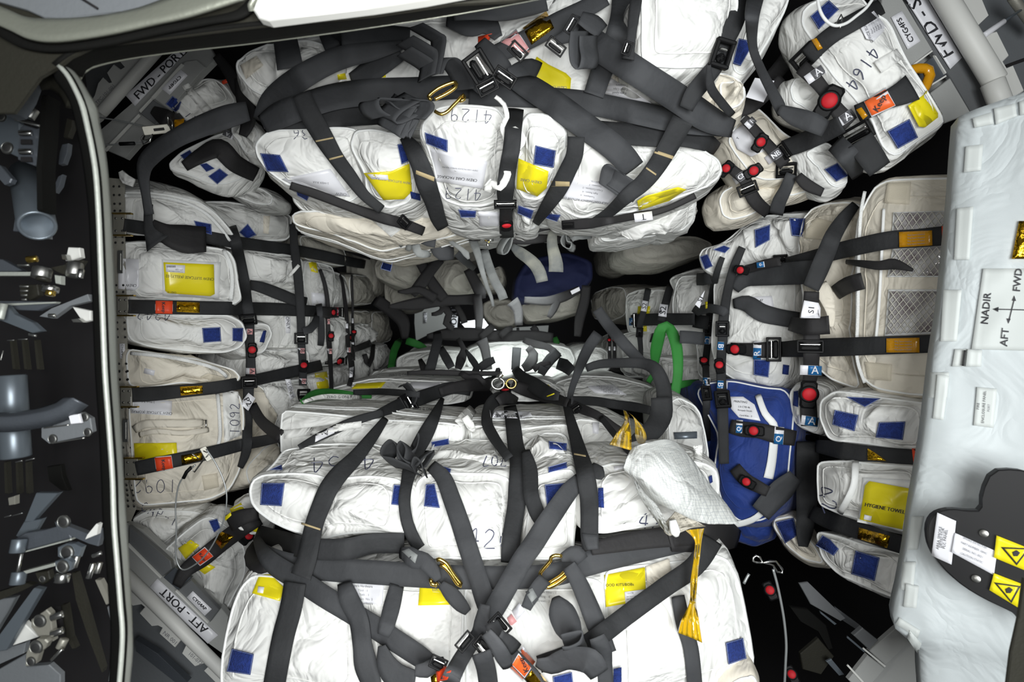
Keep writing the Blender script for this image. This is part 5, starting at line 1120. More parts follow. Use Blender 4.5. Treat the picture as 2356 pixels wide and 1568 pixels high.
bg('r8', 'creamy bag with a dark patch beneath the A strap, lower starboard', '1776,1210 1780,1190 1820,1182 1838,1200 1880,1260 1900,1300 1850,1290 1810,1260', (1.5, 1.45, 1.4, 1.48), T=.2, m='cream_fabric', group=ZS)
velcro(B['r8'], '1784,1200 1826,1190 1836,1230 1806,1250')
# starboard, further in
bg('q1', 'white bag with a pocket beyond the B and C straps, high', '1622,630 1560,634 1546,690 1548,760 1600,770 1640,760 1640,700', (2.1, 1.95, 1.95, 2.1), T=.3, group=ZS, rough=1.0)
bg('q2', 'white bag beside the second S2 tag', '1440,680 1470,666 1540,668 1556,700 1556,770 1500,780 1444,770', (2.6, 2.2, 2.2, 2.6), T=.3, group=ZS, rough=.6)
patch(B['q2'], 'cargo_card', '1468,704 1496,704 1494,722 1466,722', 'yellow_card')
bg('q3', 'white bag behind the green strap, upper', '1424,770 1500,756 1560,762 1610,770 1612,820 1560,830 1500,820 1440,800', (2.6, 2.1, 2.1, 2.6), T=.3, group=ZS, rough=.7)
patch(B['q3'], 'cargo_card', '1480,748 1488,748 1488,762 1480,762', 'yellow_card', fall=2.3)
bg('q4', 'white bag with pocket behind the green strap, lower', '1510,820 1560,826 1620,830 1626,870 1612,900 1560,910 1520,890', (2.2, 2.0, 2.0, 2.2), T=.3, group=ZS, rough=.8)
patch(B['q4'], 'handle', '1586,842 1624,842 1622,860 1586,858', 'white_fabric')
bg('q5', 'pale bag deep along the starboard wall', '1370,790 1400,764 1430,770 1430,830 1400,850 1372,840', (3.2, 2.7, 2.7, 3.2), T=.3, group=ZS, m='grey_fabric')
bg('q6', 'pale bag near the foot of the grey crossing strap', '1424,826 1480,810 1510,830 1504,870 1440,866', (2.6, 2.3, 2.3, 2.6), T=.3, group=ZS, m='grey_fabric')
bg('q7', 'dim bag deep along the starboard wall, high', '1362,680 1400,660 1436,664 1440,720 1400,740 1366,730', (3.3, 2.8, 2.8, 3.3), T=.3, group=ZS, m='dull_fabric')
bg('q8', 'white bag behind the buckles of strap C', '1600,770 1650,760 1660,820 1700,870 1640,890 1604,860', (1.98, 1.86, 1.86, 1.98), T=.3, group=ZS)
bg('q9', 'white bag behind the second S2 tag, upper', '1540,640 1600,618 1630,622 1640,660 1600,690 1556,680', (2.2, 2.0, 2.0, 2.2), T=.3, group=ZS, rough=1.4)
bg('q10', 'silvery bag low behind the green strap', '1520,880 1560,876 1620,884 1620,920 1580,930 1530,910', 2.1, T=.3, group=ZS, m='grey_fabric')
# gaps between the floor stack and the walls stay dark through the black shell
# ================= webbing =================
def ltag(par, pos, w, h, ang, ch, col='blue_label', tcol='white_card', size=None, split=.55, tang=0, side=1, mirror=False):
    """printed tape tag round a strap: white tape with a coloured field and a letter; w,h px, ang of the long axis"""
    x, y = pts(pos)[0][:2]; a = math.radians(ang); c, s = math.cos(a), math.sin(a)
    def rr(u0, u1, k=1.0):
        return [(x+X*c+Y*s, y-X*s+Y*c) for X, Y in ((u0*w, -h/2*k), (u1*w, -h/2*k), (u1*w, h/2*k), (u0*w, h/2*k))]
    o = patch(par, 'label_tag', rr(-.5, .5), 'white_card', off=.002, fall=1.4)
    f0 = globals()['_fr']; 
    if col:
        u = (-.5, -.5+split) if side > 0 else (.5-split, .5)
        q = patch(o, 'colour_field', rr(u[0], u[1], .96), col, off=.0012, thick=.0008)
        cxu = (u[0]+u[1])/2*w
    else: q = o; cxu = 0
    fr('0'); text(q, ch, f'{x+cxu*c},{y-cxu*s}', size or h*1.1, ang+tang, m=tcol, off=.0012, bold=.6, mirror=mirror); globals()['_fr'] = f0
    return o
def amber(par, quad, m='gold_foil', nm='foil_label'): return patch(par, nm, quad, m, off=.0025, fall=1.2)
def keep(par, quad, pos, size, ang, m='red_label', txt='Keep'):
    o = patch(par, 'keep_label', quad, 'white_card', off=.0022, fall=1.2); q = pts(quad); c = (sum(a[0] for a in q)/4, sum(a[1] for a in q)/4)
    qq = [(c[0]+(a[0]-c[0])*.97, c[1]+(a[1]-c[1])*.88) for a in q]; f0 = globals()['_fr']; fr('0'); i = patch(o, 'red_field', qq, m, off=.001, thick=.0006); globals()['_fr'] = f0
    if txt: text(i, txt, pos, size, ang, m='ink', bold=.8)
    return o
def stitch(par, quad, m='thread'): patch(par, 'stitching', quad, m, off=.0012, thick=.0006, regit=False, fall=1.2)
S_ = strap; SD, SG, SL, SW, SB = 'strap_dark', 'strap_grey', 'strap_light', 'strap_worn', 'strap_black'
# ---- port wall ----
fr('T')
s = S_('topmost crosswise strap of the port wall, without a red label', '150,318,98 330,345,98 700,400,96 1010,450,92 1500,520,84 1829,590,74 1960,615,64', 0, SD, .006) if False else None
def SP(label, path, k=None, **kw):
    """path with widths in frame px"""
    sc = _fr[2]; q = [(a[0], a[1], a[2]/sc) for a in pts(path)]
    f0 = globals()['_fr']; fr('0'); o = strap(label, q, None, **kw); globals()['_fr'] = f0; return o
s = SP('topmost crosswise strap of the port wall, with a free flap at its left', '150,318,98 330,345,98 700,400,96 1010,450,92 1500,520,84 1829,590,74 1960,615,64')
SP('wide black strap end folded over the topmost port strap', '360,300,60 460,380,150 600,420,210 700,425,200 765,425,190', m=SB, lay=.02)
s = SP('second crosswise port strap with an orange Keep label and bright gold foil', '185,930,104 500,935,104 1000,945,100 1300,950,96 1580,965,84 1700,968,70', lay=.006)
keep(s, '383,880 516,882 514,992 382,988', '445,935', 11.5, -86); amber(s, '545,893 716,900 716,978 543,970')
s2 = SP('slack strap tail twisting off the first port upright', '1090,765,70 1180,785,84 1300,830,90 1430,880,84 1520,900,80', lay=.012)
fr('U')
s = SP('third crosswise port strap with amber foil rising to the right', '255,345,130 480,330,128 700,310,118 1000,280,112 1240,235,108 1500,180,104 1750,125,100 1960,75,96')
amber(s, '680,270 885,262 888,330 690,352')
s = SP('lowest crosswise port strap with an orange Keep label beside the cable clip', '285,1010,128 450,975,130 620,940,124 960,865,118 1240,795,108 1400,765,100 1590,725,90')
keep(s, '450,905 605,890 622,1012 470,1042', '535,975', 12, -80); amber(s, '693,890 880,860 888,930 700,978')
fr('T')
ua = SP('first port upright strap with A tags and the P2 tag', '950,330,84 985,440,88 1020,600,88 1050,760,88 1070,900,84 1085,1000,80 1090,1150,76 1098,1300,70 1100,1450,80', lay=.010)
fr('U'); SP('lower run of the first port upright below the P2 tag', '1300,230,104 1296,400,92 1290,600,92 1285,800,90 1265,900,80 1225,1000,56', lay=.010)
SP('black strap slanting from the P2 tag behind the floor stack', '1330,430,90 1400,560,100 1480,640,110 1590,720,120', lay=.008, m=SB)
fr('T'); buckle(ua, *pts('1082,1025')[0], 0, 37, 25); buckle(ua, *pts('1092,1500')[0], 0, 33, 26); release(ua, *pts('1112,1255')[0], 0, 8)
ltag(ua, '1080,1118', 21, 13, -2, 'A', 'pink_label', 'ink', 13, .6, -90, -1); ltag(ua, '1098,1415', 21, 14, -2, 'A', 'pink_label', 'ink', 13, .6, -90, -1)
fr('U'); o = patch(ua, 'flag_tag', '1300,325 1362,375 1298,488 1222,425', 'white_card', off=.012); text(o, 'P2', '1292,405', 19, -60, bold=.8)
fr('T')
ub = SP('second port upright strap with B tags and a red release', '1415,310,50 1430,500,66 1455,700,70 1470,900,66 1478,1060,62 1480,1200,60 1492,1380,58 1492,1520,60', lay=.010)
buckle(ub, *pts('1480,1170')[0], 0, 30, 26); release(ub, *pts('1500,1375')[0], 0, 7)
ltag(ub, '1478,1262', 17, 12, -2, 'B', 'pink_label', 'ink', 13, .6, -90, -1); ltag(ub, '1490,1490', 17, 12, -2, 'B', 'pink_label', 'ink', 13, .6, -90, -1)
fr('H'); buckle(ub, *pts('302,1440')[0], 0, 32, 30)
fr('e')
SP('dark strap tail doubled back above the second port buckle', '500,250,60 470,400,120 400,480,120 300,510,100', lay=.02, m=SG)
SP('short dark strap tail hanging between the B and C uprights', '520,120,90 545,260,96 560,450,100 560,620,100 548,720,90', lay=.02, m=SG)
uc = SP('third port upright strap with C tags', '540,-380,50 600,-200,60 640,0,62 655,200,66 655,400,62 665,600,76 680,800,70 690,950,66 700,1150,60 705,1360,60', lay=.01, m=SB)
release(uc, *pts('700,580')[0], 0, 5.5); release(uc, *pts('810,940')[0], 90, 6.5); buckle(uc, *pts('650,940')[0], 80, 16, 14)
ltag(uc, '650,372', 11, 12, 0, 'C', 'pink_label', 'ink', 10, .55, -90, -1); ltag(uc, '675,800', 12, 12, 0, 'C', 'pink_label', 'ink', 10, .55, -90, -1)
ud = SP('fourth port upright strap with white tags, partly hidden', '760,-380,40 850,-250,44 890,0,56 920,250,62 935,450,60 940,600,70 955,800,58 990,950,90 1000,1150,80 960,1300,70', lay=.01, m=SB)
release(ud, *pts('985,600')[0], 0, 4); ltag(ud, '930,435', 5.5, 11, 0, '', None); ltag(ud, '955,780', 8, 11, 0, 'D', 'pink_label', 'ink', 8, .5, -90, -1)
o = patch(ud, 'flag_tag', '965,1040 1030,1020 1010,1170 965,1180', 'white_card', off=.01); text(o, 'P2', '995,1100', 11, -84, bold=.5)
ue = SP('fifth port upright strap with a white tag in the shade', '1000,-300,30 1010,0,36 1010,300,36 1015,500,50 1020,800,50 1025,930,50', lay=.01, m=SB); ltag(ue, '1012,360', 4, 11, 0, '', None); ltag(ue, '1010,700', 7, 10, 0, '', None); release(ue, *pts('1030,530')[0], 0, 4.5)
sq = SP('black strap with a crimson O tag and red release linking the C and D uprights', '590,240,150 680,240,160 780,240,150 880,240,150', lay=.016, m=SB)
release(sq, *pts('720,240')[0], 90, 6); ltag(sq, '790,225', 6, 20, 0, 'O', 'crimson_label', 'white_card', 9, .95, 0); buckle(sq, *pts('860,240')[0], 90, 24, 8)
buckle(sq, *pts('910,920')[0], 90, 26, 8)
SP('short dark strap rising at the far end of the port wall', '1030,770,90 1100,750,92 1200,710,96 1280,680,96', lay=.01, m=SB)
SP('dark upright strap with a white flag at the far end of the port wall', '1180,840,70 1240,1000,80 1290,900,70 1310,700,60', lay=.01, m=SB)
fr('H')
SP('second dark strap crossing high on the port wall under the ceiling bag', '230,205,60 400,260,100 560,330,110 700,390,90 800,430,70', m=SB, d=(1.9, 2.1, 2.4, 2.6, 2.8))
SP('short tape tab lying on the second port upright', '200,585,20 240,540,24 275,500,22', m='white_fabric', lay=.02, name='tie_cord', cat='tie')
# ---- green straps ----
fr('H')
gs = lambda l, p, **k: SP(l, p, m='green_strap', name='green_strap', **k)
gs('green strap lying over the zero g bag on the port side of the floor stack', '300,1500,60 380,1450,90 450,1425,70 560,1425,56 700,1440,40 800,1450,24', lay=.012)
gs('green strap standing upright far left in the passage', '940,1250,50 950,1180,52 965,1110,54 990,1060,50 1012,1036,30', d=(2.6, 2.7, 2.8, 2.9, 3.0))
gs('green strap piece far left beyond the upright one', '1050,1045,50 1100,1060,56 1150,1080,50 1195,1095,20', d=(3.0, 3.0, 3.0, 3.0))
fr('I')
gs('large green strap looping down beside the starboard wall', '1245,1190,50 1250,1080,90 1275,960,96 1300,890,90 1340,870,80 1385,930,90 1420,1050,90 1430,1200,80 1420,1330,76 1395,1450,80', d=(1.9, 1.86, 1.82, 1.8, 1.8, 1.78, 1.76, 1.74, 1.74, 1.74))
gs('green strap end lying low behind the green loop', '1190,1320,40 1240,1250,44 1290,1230,40', d=(2.0, 2.0, 2.0)); gs('green strap running right from the foot of the green loop', '1370,1360,60 1450,1340,60 1540,1320,44 1600,1310,30', d=(1.78, 1.8, 1.85, 1.9)); gs('tiny green strap bit deep on the starboard side', '440,960,40 455,1000,50 450,1050,40', d=(3.2, 3.2, 3.2))
# ---- ceiling straps ----
fr('D')
SP('hanging grey strap end at the top left of the ceiling stack', '430,210,150 450,330,160 468,440,168', m=SG, lay=.05)
SP('dark doubled strap pieces above the left of the ceiling stack', '660,190,40 760,320,120 820,300,120 740,190,90', m=SG, lay=.03)
SP('broad grey strap bundled along the top of the ceiling stack', '800,230,120 950,225,130 1080,230,140 1240,235,120', m=SG, lay=.05)
SP('grey strap with a stitched seam behind the yellow tab', '1180,330,120 1060,400,150 960,470,140 860,510,80', m=SG, lay=.01)
SP('wide dark strap sweeping from upper middle down to the left corner', '1200,285,60 1000,330,120 800,370,150 640,440,160 480,540,170 360,660,180 300,790,150', m=SG, lay=.012)
SP('wide strap lowest under the sweeping one, over the left ceiling bag', '290,790,80 420,760,140 600,750,150 800,745,140 1080,740,120', m=SD, lay=.006)
SP('long strap running left from the centre carabiner of the ceiling stack', '1700,575,120 1560,560,150 1300,575,160 1000,590,170 760,620,170 560,680,170 400,740,170 290,800,120', m=SG, lay=.008)
fr('E')
SP('dark strap bulging over the right ceiling bags', '730,800,60 900,850,130 1100,870,140 1300,870,140 1440,900,130 1540,960,90', m=SD, lay=.022)
SP('wide strap from the centre to the right corner of the ceiling stack', '-60,600,150 200,610,150 450,630,140 700,660,150 1000,720,150 1300,780,150 1640,820,130', m=SG, lay=.010)
SP('grey strap falling from the top edge behind the wide diagonal', '955,-40,180 930,120,160 870,300,150 800,450,140 745,610,130', m=SG, lay=.004)
SP('broad diagonal strap from upper middle down to the right corner', '640,170,120 740,270,180 900,380,190 1100,510,190 1300,640,190 1480,760,180 1640,830,120', m=SG, lay=.012)
SP('diagonal strap from the centre buckles over the right ceiling bag', '230,510,120 330,560,160 500,670,168 650,780,170 800,890,170 920,990,170 1000,1090,160', m=SG, lay=.014)
fold('grey strap end rolled up under the diagonal strap at the right', '780,1180,0 800,1080,-.01 840,1060,-.02 880,1090,-.015 860,1150,0 830,1190,0', (60, 40, .02), 1.02, off=.03)
s = SP('stitched strap from the right corner down to the ceiling centre', '1320,770,140 1240,920,130 1150,1070,120 1060,1180,110 940,1280,90 840,1370,70 740,1430,50', m=SD, lay=.012)
stitch(s, '1140,965 1260,1005 1252,1025 1134,985'); stitch(s, '1085,1075 1150,1120 1145,1130 1080,1085')
fr('E'); s = SP('dark strap curving down between the small and the long ceiling bag', '630,880,110 620,1000,110 575,1100,112 520,1210,112 450,1320,90 370,1440,50', lay=.010); stitch(s, '470,1165 590,1170 590,1200 472,1200')
cs_ = SP('centre ceiling strap with a buckle and red release', '240,700,110 230,800,110 215,950,110 190,1100,110 175,1250,110 178,1350,80 182,1460,90 185,1530,90', lay=.010)
buckle(cs_, *pts('175,1310')[0], 0, 52, 24); release(cs_, *pts('182,1440')[0], 0, 11, sq=.55)
fr('D')
s = SP('stitched strap from the left corner down to the ceiling centre', '540,600,120 600,740,130 680,880,124 760,1010,100 850,1130,90 950,1260,70 1060,1350,60', lay=.016)
stitch(s, '632,905 745,882 748,892 636,915'); stitch(s, '720,1020 808,998 812,1008 722,1032')
s = SP('strap past the left of bag 4129', '1200,880,60 1260,960,110 1310,1070,120 1345,1180,130 1390,1300,110 1420,1400,100 1455,1470,80', lay=.012); stitch(s, '1280,1095 1400,1140 1396,1168 1278,1120')
s = SP('thin twisted strap along the underside of the left ceiling bags', '470,1195,50 650,1255,60 850,1330,60 1050,1400,70 1200,1440,70 1330,1490,60', m=SB, lay=.012); buckle(s, *pts('1200,1430')[0], -35, 30, 24)
fr('E'); s = SP('thin strap with a T tag along the underside of the right ceiling bags', '540,1450,60 700,1440,70 850,1420,50 1010,1390,50 1200,1350,40 1400,1260,40', m=SB, lay=.012); ltag(s, '1065,1395', 42, 20, 8, 'T', None, 'ink', 20, .5, 180); buckle(s, *pts('580,1450')[0], 5, 30, 14)
fr('E')
s = SP('strap with a yellow foil and an orange label at the top centre', '820,-20,110 680,60,120 520,140,130 380,220,130 240,290,130 100,350,110', m=SG, lay=.03)
amber(s, '288,178 440,70 490,180 345,288'); keep(s, '145,270 245,185 340,330 320,360', '225,270', 10, 35, 'pink_label', 'K')
SP('grey flap with red showing beneath, top centre left of the foil', '130,240,60 60,150,140 -60,130,200 -200,110,120', m=SG, lay=.04)
patch(s, 'orange_flap', '0,235 90,215 40,330 0,310', 'red_label', fall=1.0)
SP('grey strap piece crossing the top edge', '-160,90,80 0,70,110 200,60,140 440,10,120', m=SG, lay=.045)
SP('folded strap stub under the orange label', '10,270,90 90,360,130 160,440,120 210,520,80', m=SG, lay=.05)
SP('short looped strap end right of the centre buckles', '200,470,70 280,440,100 340,430,110 395,450,100', m=SG, lay=.045)
s = SP('loose strap with stitching beside the upper centre buckle', '640,100,60 600,190,90 560,240,80 500,260,60', m=SG, lay=.05); buckle(s, *pts('500,300')[0], -38, 46, 26, dd=.93); buckle(s, *pts('600,160')[0], 60, 40, 22, dd=.94)
fold('looped grey strap hanging right of the upper centre buckle', '600,200,0 590,300,0 600,400,0 640,440,0 660,380,0 650,300,.01 650,230,.01', (40, 0, .04), .93)
SP('grey block strap beside the broad diagonal strap', '660,110,80 740,150,120 800,200,100', m=SG, lay=.03)
b1 = SP('stitched strap with two black buckles at the top centre', '-80,470,90 0,530,110 50,560,110 100,490,110', m=SG, lay=.055)
buckle(b1, *pts('60,560')[0], 28, 50, 30, dd=.90); buckle(b1, *pts('170,500')[0], -35, 54, 32, dd=.90); buckle(b1, *pts('255,330')[0], -45, 44, 28, dd=.92)
fr('D'); buckle(b1, *pts('1690,440')[0], -58, 72, 54, dd=.91)
fr('E'); s = SP('textured strap behind the top right of centre', '1020,-20,80 1000,120,70 985,240,60 965,380,80', m=SD, lay=.012); buckle(s, *pts('960,310')[0], 70, 30, 22, dd=.98)
s = SP('textured strap with a large black buckle at the upper right', '1700,-40,110 1660,120,120 1600,260,110 1545,400,100 1470,500,110 1390,600,110 1340,700,90', m=SD, lay=.02); buckle(s, *pts('1565,350')[0], -15, 46, 62)
SP('strap tail hanging from the large upper right buckle', '1485,420,30 1500,560,60 1560,650,60 1640,740,50', m=SD, lay=.03)
fr('G')
SP('long slack strap from the top edge down to the B release', '250,-30,110 225,120,90 230,300,60 280,440,60 350,580,70 400,680,80 420,740,60', m=SG, lay=.06)
SP('black strap ends beyond the right ceiling corner', '80,720,90 200,680,110 300,620,80 420,500,60', m=SB, d=(1.3, 1.3, 1.3, 1.3)); SP('dark strap rising behind the slack strap at the upper right', '300,560,100 420,420,100 540,260,120 620,190,60', m=SB, d=(1.35, 1.35, 1.3, 1.3))
o = slab('paper_tag', '185,625 245,500 370,520 300,658', 1.24, .002, 'white_card', ex=(0, 1, .2), label='blank white paper tag caught between straps at the upper right', cat='tag')
# folded bundles (bows)
def bundle(label, loops, m=SG, group=None):
    root = None
    for i, (path, across, d) in enumerate(loops):
        p = pts(path); c = cat_rom([(a[0], a[1], (a[2] if len(a) > 2 else 0)+d) for a in p], 5)
        A = [P(*a[:3]) for a in c]; Bq = [P(a[0]+across[0], a[1]+across[1], a[2]+(across[2] if len(across) > 2 else .01)) for a in c]
        if root is None: root = ribbon('strap_bundle', A, Bq, m, None, .0022, label, 'strap', group)
        else: ribbon('fold', A, Bq, m, root, .0022)
    return root
fr('D')
bundle('fanned grey strap folds beside the upper left of bag 4129', [
    ('1300,770,0 1240,890,0 1225,880,0 1240,800,0 1290,700,0', (-60, -28, .03), .97), ('1300,760,0 1200,885,0 1180,880,0 1210,810,0 1290,690,0', (-52, -30, .03), .97),
    ('1300,740,0 1190,790,0 1150,780,0 1200,720,0 1320,650,0', (-40, -18, .03), .965), ('1340,660,0 1250,690,0 1180,700,0 1120,655,0', (-30, -10, .03), .97), ('1340,650,0 1150,640,0 1050,640,0 1060,700,0 1120,740,0', (-46, 10, .03), .975),
    ('1300,640,0 1380,650,0 1400,700,0 1340,770,0', (-40, -4, .02), .955)])
bundle('upright folded grey strap loops right of the yellow tab', [
    ('1400,470,0 1420,340,0 1380,300,0 1260,230,0', (-40, 22, .03), .98), ('1430,470,0 1470,260,0 1440,220,0 1320,150,0', (-34, 12, .03), .975), ('1390,470,0 1410,420,0 1380,380,0 1250,300,0', (-34, 22, .03), .985),
    ('1450,470,0 1490,380,0 1560,380,0 1640,480,0 1660,570,0', (-50, 6, .03), .98)])
# carabiners
def carabiner(label, path, d, r=.0035, m='brass', gate=None):
    p = [P(a[0], a[1], d+(a[2] if len(a) > 2 else 0)) for a in cat_rom([q if len(q) > 2 else q+(0,) for q in pts(path)], 5)]
    o = tube('carabiner', p, r, m, None, n=10, label=label, cat='clip')
    if gate: tube('gate', [P(a[0], a[1], d) for a in pts(gate)], r*.6, 'bright_steel', o)
    return o
carabiner('gold carabiner above bag 4129 in the ceiling stack', '1380,640 1360,620 1420,570 1500,535 1535,530 1535,560 1480,600 1400,640', .95, .003)
carabiner('small gold carabiner end over the top of bag 4129', '1400,715 1440,735 1480,720 1520,680 1560,640 1585,610 1590,640 1560,650', .95, .003)
fr('N')
c1 = carabiner('gold carabiner left of the lower centre straps', '1868,295 1885,288 1940,320 2000,410 2055,480 2058,495 2030,480 1970,390 1920,340 1890,330', .985, .0035)
carabiner('small gold lower end of the left carabiner', '1820,440 1830,480 1860,490 1870,470', .985, .0035, gate='1875,470 1930,520')
fr('O')
carabiner('gold carabiner bar lying aslant at the lower centre right', '712,352 720,370 680,420 600,480 540,505 525,495 560,470 640,420 690,370', .985, .004)
carabiner('upper gold part of the lower right carabiner with a steel gate', '650,265 600,258 565,275 560,300 500,370 480,400 480,425 500,420', .985, .0032, gate='560,315 500,380')
# ---- starboard wall straps ----
fr('J')
SP('pale strap tail hanging over the mesh bag seam', '960,720,90 1000,800,100 1030,900,60 1040,1000,30', m='cream_fabric', lay=.03, name='tie_cord', cat='tie')
s = SP('upper strap over the mesh windows with amber tape and a red label end', '730,590,80 930,545,100 1100,500,110 1400,435,116 1600,420,120 1860,395,128', lay=.010)
amber(s, '1478,380 1695,370 1697,468 1480,480', 'amber_tape', 'amber_label'); patch(s, 'red_label', '1758,342 1860,338 1860,472 1762,480', 'red_label', off=.002)
for i in range(4): text(s, 'Ring Spare Installed', f'1590,{398+i*20}', 5, 3, m='grey_ink', off=.006)
SP('wide slack strap sagging below the upper one on the starboard wall', '400,760,60 480,680,120 650,660,140 800,650,150 930,640,150', m=SG, lay=.016)
SP('strap tail flying right over the mesh windows', '1130,575,30 1250,590,50 1350,600,60 1450,590,70 1570,630,20', m=SB, lay=.03)
SP('black strap flap under the tail near the mesh bag', '1060,780,100 1140,730,110 1240,700,110', m=SB, lay=.01)
SP('strap falling from the starboard top corner across the mesh bag edge', '1195,200,60 1120,290,90 1050,400,110 1000,520,120 950,640,120 900,750,110', m=SD, lay=.014)
s = SP('slack strap crossing to the S1 tag', '390,850,60 480,850,110 580,910,120 700,940,110 820,960,110', m=SG, lay=.012)
s = SP('lower strap over the mesh windows with an amber label', '700,1150,100 900,1140,118 1200,1130,120 1500,1120,118 1780,1108,120', lay=.010)
amber(s, '1395,1078 1612,1073 1612,1170 1395,1170', 'amber_tape', 'amber_label')
for i in range(4): text(s, 'Ring Spare Installed', f'1505,{1098+i*18}', 5, 0, m='grey_ink', off=.006)
sa = SP('starboard upright strap with A tags, S1 tag and a large red release', '905,770,100 900,900,110 905,1050,110 905,1150,110 900,1300,100 885,1400,90 885,1530,110 890,1650,110', m=SB, lay=.014)
SP('folded black strap block across the upright at the S1 tag', '760,980,90 860,1000,110 1020,990,120', m=SB, lay=.02)
o = patch(sa, 'flag_tag', '855,828 950,845 965,880 960,945 830,945', 'white_card', off=.02); text(o, 'S1', '905,890', 19, 84, bold=.5)
buckle(sa, *pts('895,1130')[0], 0, 56, 30); ltag(sa, '900,1287', 50, 22, -2, 'A', 'blue_label', 'white_card', 25, .62, 0, -1); release(sa, *pts('885,1440')[0], 0, 15, off=.012)
fr('K')
ltag(sa, '880,335', 48, 22, -8, 'A', 'blue_label', 'white_card', 25, .62, 0, -1); buckle(sa, *pts('880,430')[0], -4, 62, 40)
SP('lower run of the starboard A strap hanging down', '880,470,140 880,600,150 880,760,150 870,920,130 860,1060,110 850,1160,60', m=SD, lay=.02)
SP('broad grey strap end hanging left of the A strap', '800,700,100 720,780,150 640,860,150 570,940,140', m=SG, lay=.03)
s = SP('black strap with a half peeled amber label and red end below the A tags', '930,500,80 1060,520,110 1150,540,112 1350,560,110 1620,580,110', lay=.010)
amber(s, '1272,515 1330,550 1395,598 1272,592', 'gold_foil'); patch(s, 'red_label', '1562,515 1660,525 1660,640 1575,635', 'red_label', off=.002)
s = SP('lowest crosswise starboard strap with amber tape under the towel card', '900,930,90 1000,980,110 1200,1050,112 1400,1120,112 1560,1170,112', lay=.010); amber(s, '1215,1035 1420,1090 1400,1170 1205,1105', 'gold_foil')
sqq = SP('black strap with white Q tags and a red release over the blue bag', '370,370,90 450,390,100 560,400,100 680,430,110 800,450,100', m=SB, lay=.012)
release(sqq, *pts('525,400')[0], 90, 10, off=.012); ltag(sqq, '690,432', 40, 22, 86, 'Q', 'blue_label', 'white_card', 18, .6, 0); ltag(sqq, '430,372', 30, 15, 86, 'Q', 'blue_label', 'white_card', 14, .6, 0)
s = SP('lower black strap with a red release across the blue bag', '400,640,80 470,720,90 560,770,80 620,800,70', m=SB, lay=.012); release(s, *pts('478,735')[0], 60, 9, off=.01)
fr('J')
sb = SP('starboard upright strap B with tags, buckles and a red release', '450,480,50 400,600,58 365,720,60 340,850,64 325,980,70 320,1100,66 310,1250,66 315,1400,64 320,1520,74 325,1700,70 330,1900,66', m=SD, lay=.014)
buckle(sb, *pts('320,1015')[0], 0, 30, 36); release(sb, *pts('300,1255')[0], 0, 8.5, off=.012); ltag(sb, '322,1128', 24, 19, -4, 'B', 'blue_label', 'white_card', 18, .6, -90); ltag(sb, '320,1380', 24, 18, -4, 'B', 'blue_label', 'white_card', 18, .6, -90); buckle(sb, *pts('320,1480')[0], 0, 34, 40)
sc = SP('starboard upright strap C beside strap B', '320,545,36 280,660,44 250,800,46 235,980,50 225,1100,46 210,1230,46 215,1380,46 215,1520,52 220,1750,44', m=SD, lay=.014)
buckle(sc, *pts('225,1010')[0], 0, 22, 34); release(sc, *pts('200,1228')[0], 0, 7.5, off=.012); ltag(sc, '228,1090', 17, 18, -4, 'C', 'blue_label', 'white_card', 16, .6, -90); ltag(sc, '215,1360', 17, 18, -4, 'C', 'blue_label', 'white_card', 16, .6, -90); buckle(sc, *pts('215,1440')[0], 0, 22, 34)
s = SP('short black crosswise strap with a white R tag on the starboard wall', '370,1140,70 470,1150,84 560,1155,100 660,1150,110', m=SB, lay=.012)
release(s, *pts('405,1148')[0], 90, 10, off=.012); ltag(s, '548,1155', 42, 19, 88, 'R', 'blue_label', 'white_card', 20, .62, 0); buckle(s, *pts('655,1150')[0], 90, 56, 32)
s = SP('small strap with red release and blue tag high on the starboard wall', '420,640,50 500,620,56 600,590,60 700,570,60', m=SB, lay=.01); release(s, *pts('440,630')[0], 70, 8, off=.016); ltag(s, '570,595', 18, 13, 8, '0', 'blue_label', 'white_card', 10, .9, 0); buckle(s, *pts('700,560')[0], 90, 24, 30, off=.01)
SP('black strap flap left of strap C, upper', '150,690,80 190,690,80 240,680,80', m=SD, lay=.02); SP('black strap flap left of strap C, below the S1 tag', '130,960,90 180,970,90 230,975,90', m=SD, lay=.02)
fr('J'); o = slab('flag_tag', '140,855 205,762 195,800 170,880', 1.70, .002, 'white_card', label='white S1 flag tag left of strap C', cat='tag'); text(o, 'S1', '178,820', 15, 60, bold=.7, off=.004)
SP('strap loop wound round strap C below its flag tag', '130,880,50 160,900,60 230,880,60 330,900,60 345,920,50', m=SG, lay=.02); patch(sc, 'yellow_tape', '205,838 222,836 220,880 208,884', 'yellow_card', fall=1.6)
SP('short grey strap end pointing left from strap C', '40,1068,84 100,1070,84 200,1080,84', m=SG, d=(1.72, 1.72, 1.74))
fr('I')
s = SP('crosswise strap with S2 tags further along the starboard wall', '1050,820,80 1150,820,96 1300,815,96 1450,815,96 1560,815,96', lay=.01, m=SD); 
s1 = SP('narrow upright strap with an S2 tag, first from the mesh bag', '1370,540,60 1340,650,66 1310,760,66 1290,830,60', lay=.014, m=SD); ltag(s1, '1310,745', 28, 19, 82, 'S2', None, 'ink', 20, .5, 0)
s2 = SP('narrow upright strap with an S2 tag and buckle, second from the mesh bag', '1190,570,50 1165,700,50 1140,800,50 1120,900,46 1130,1050,40 1130,1120,36', lay=.014, m=SD); ltag(s2, '1160,710', 24, 13, 80, 'S2', None, 'ink', 15, .5, 0); buckle(s2, *pts('1120,920')[0], 0, 16, 22)
ltag(s, '1050,835', 8, 18, 0, 'V', 'blue_label', 'white_card', 10, .95, 0); buckle(s, *pts('1085,825')[0], 90, 34, 10)
buckle(s, *pts('1222,965')[0], 90, 22, 7)
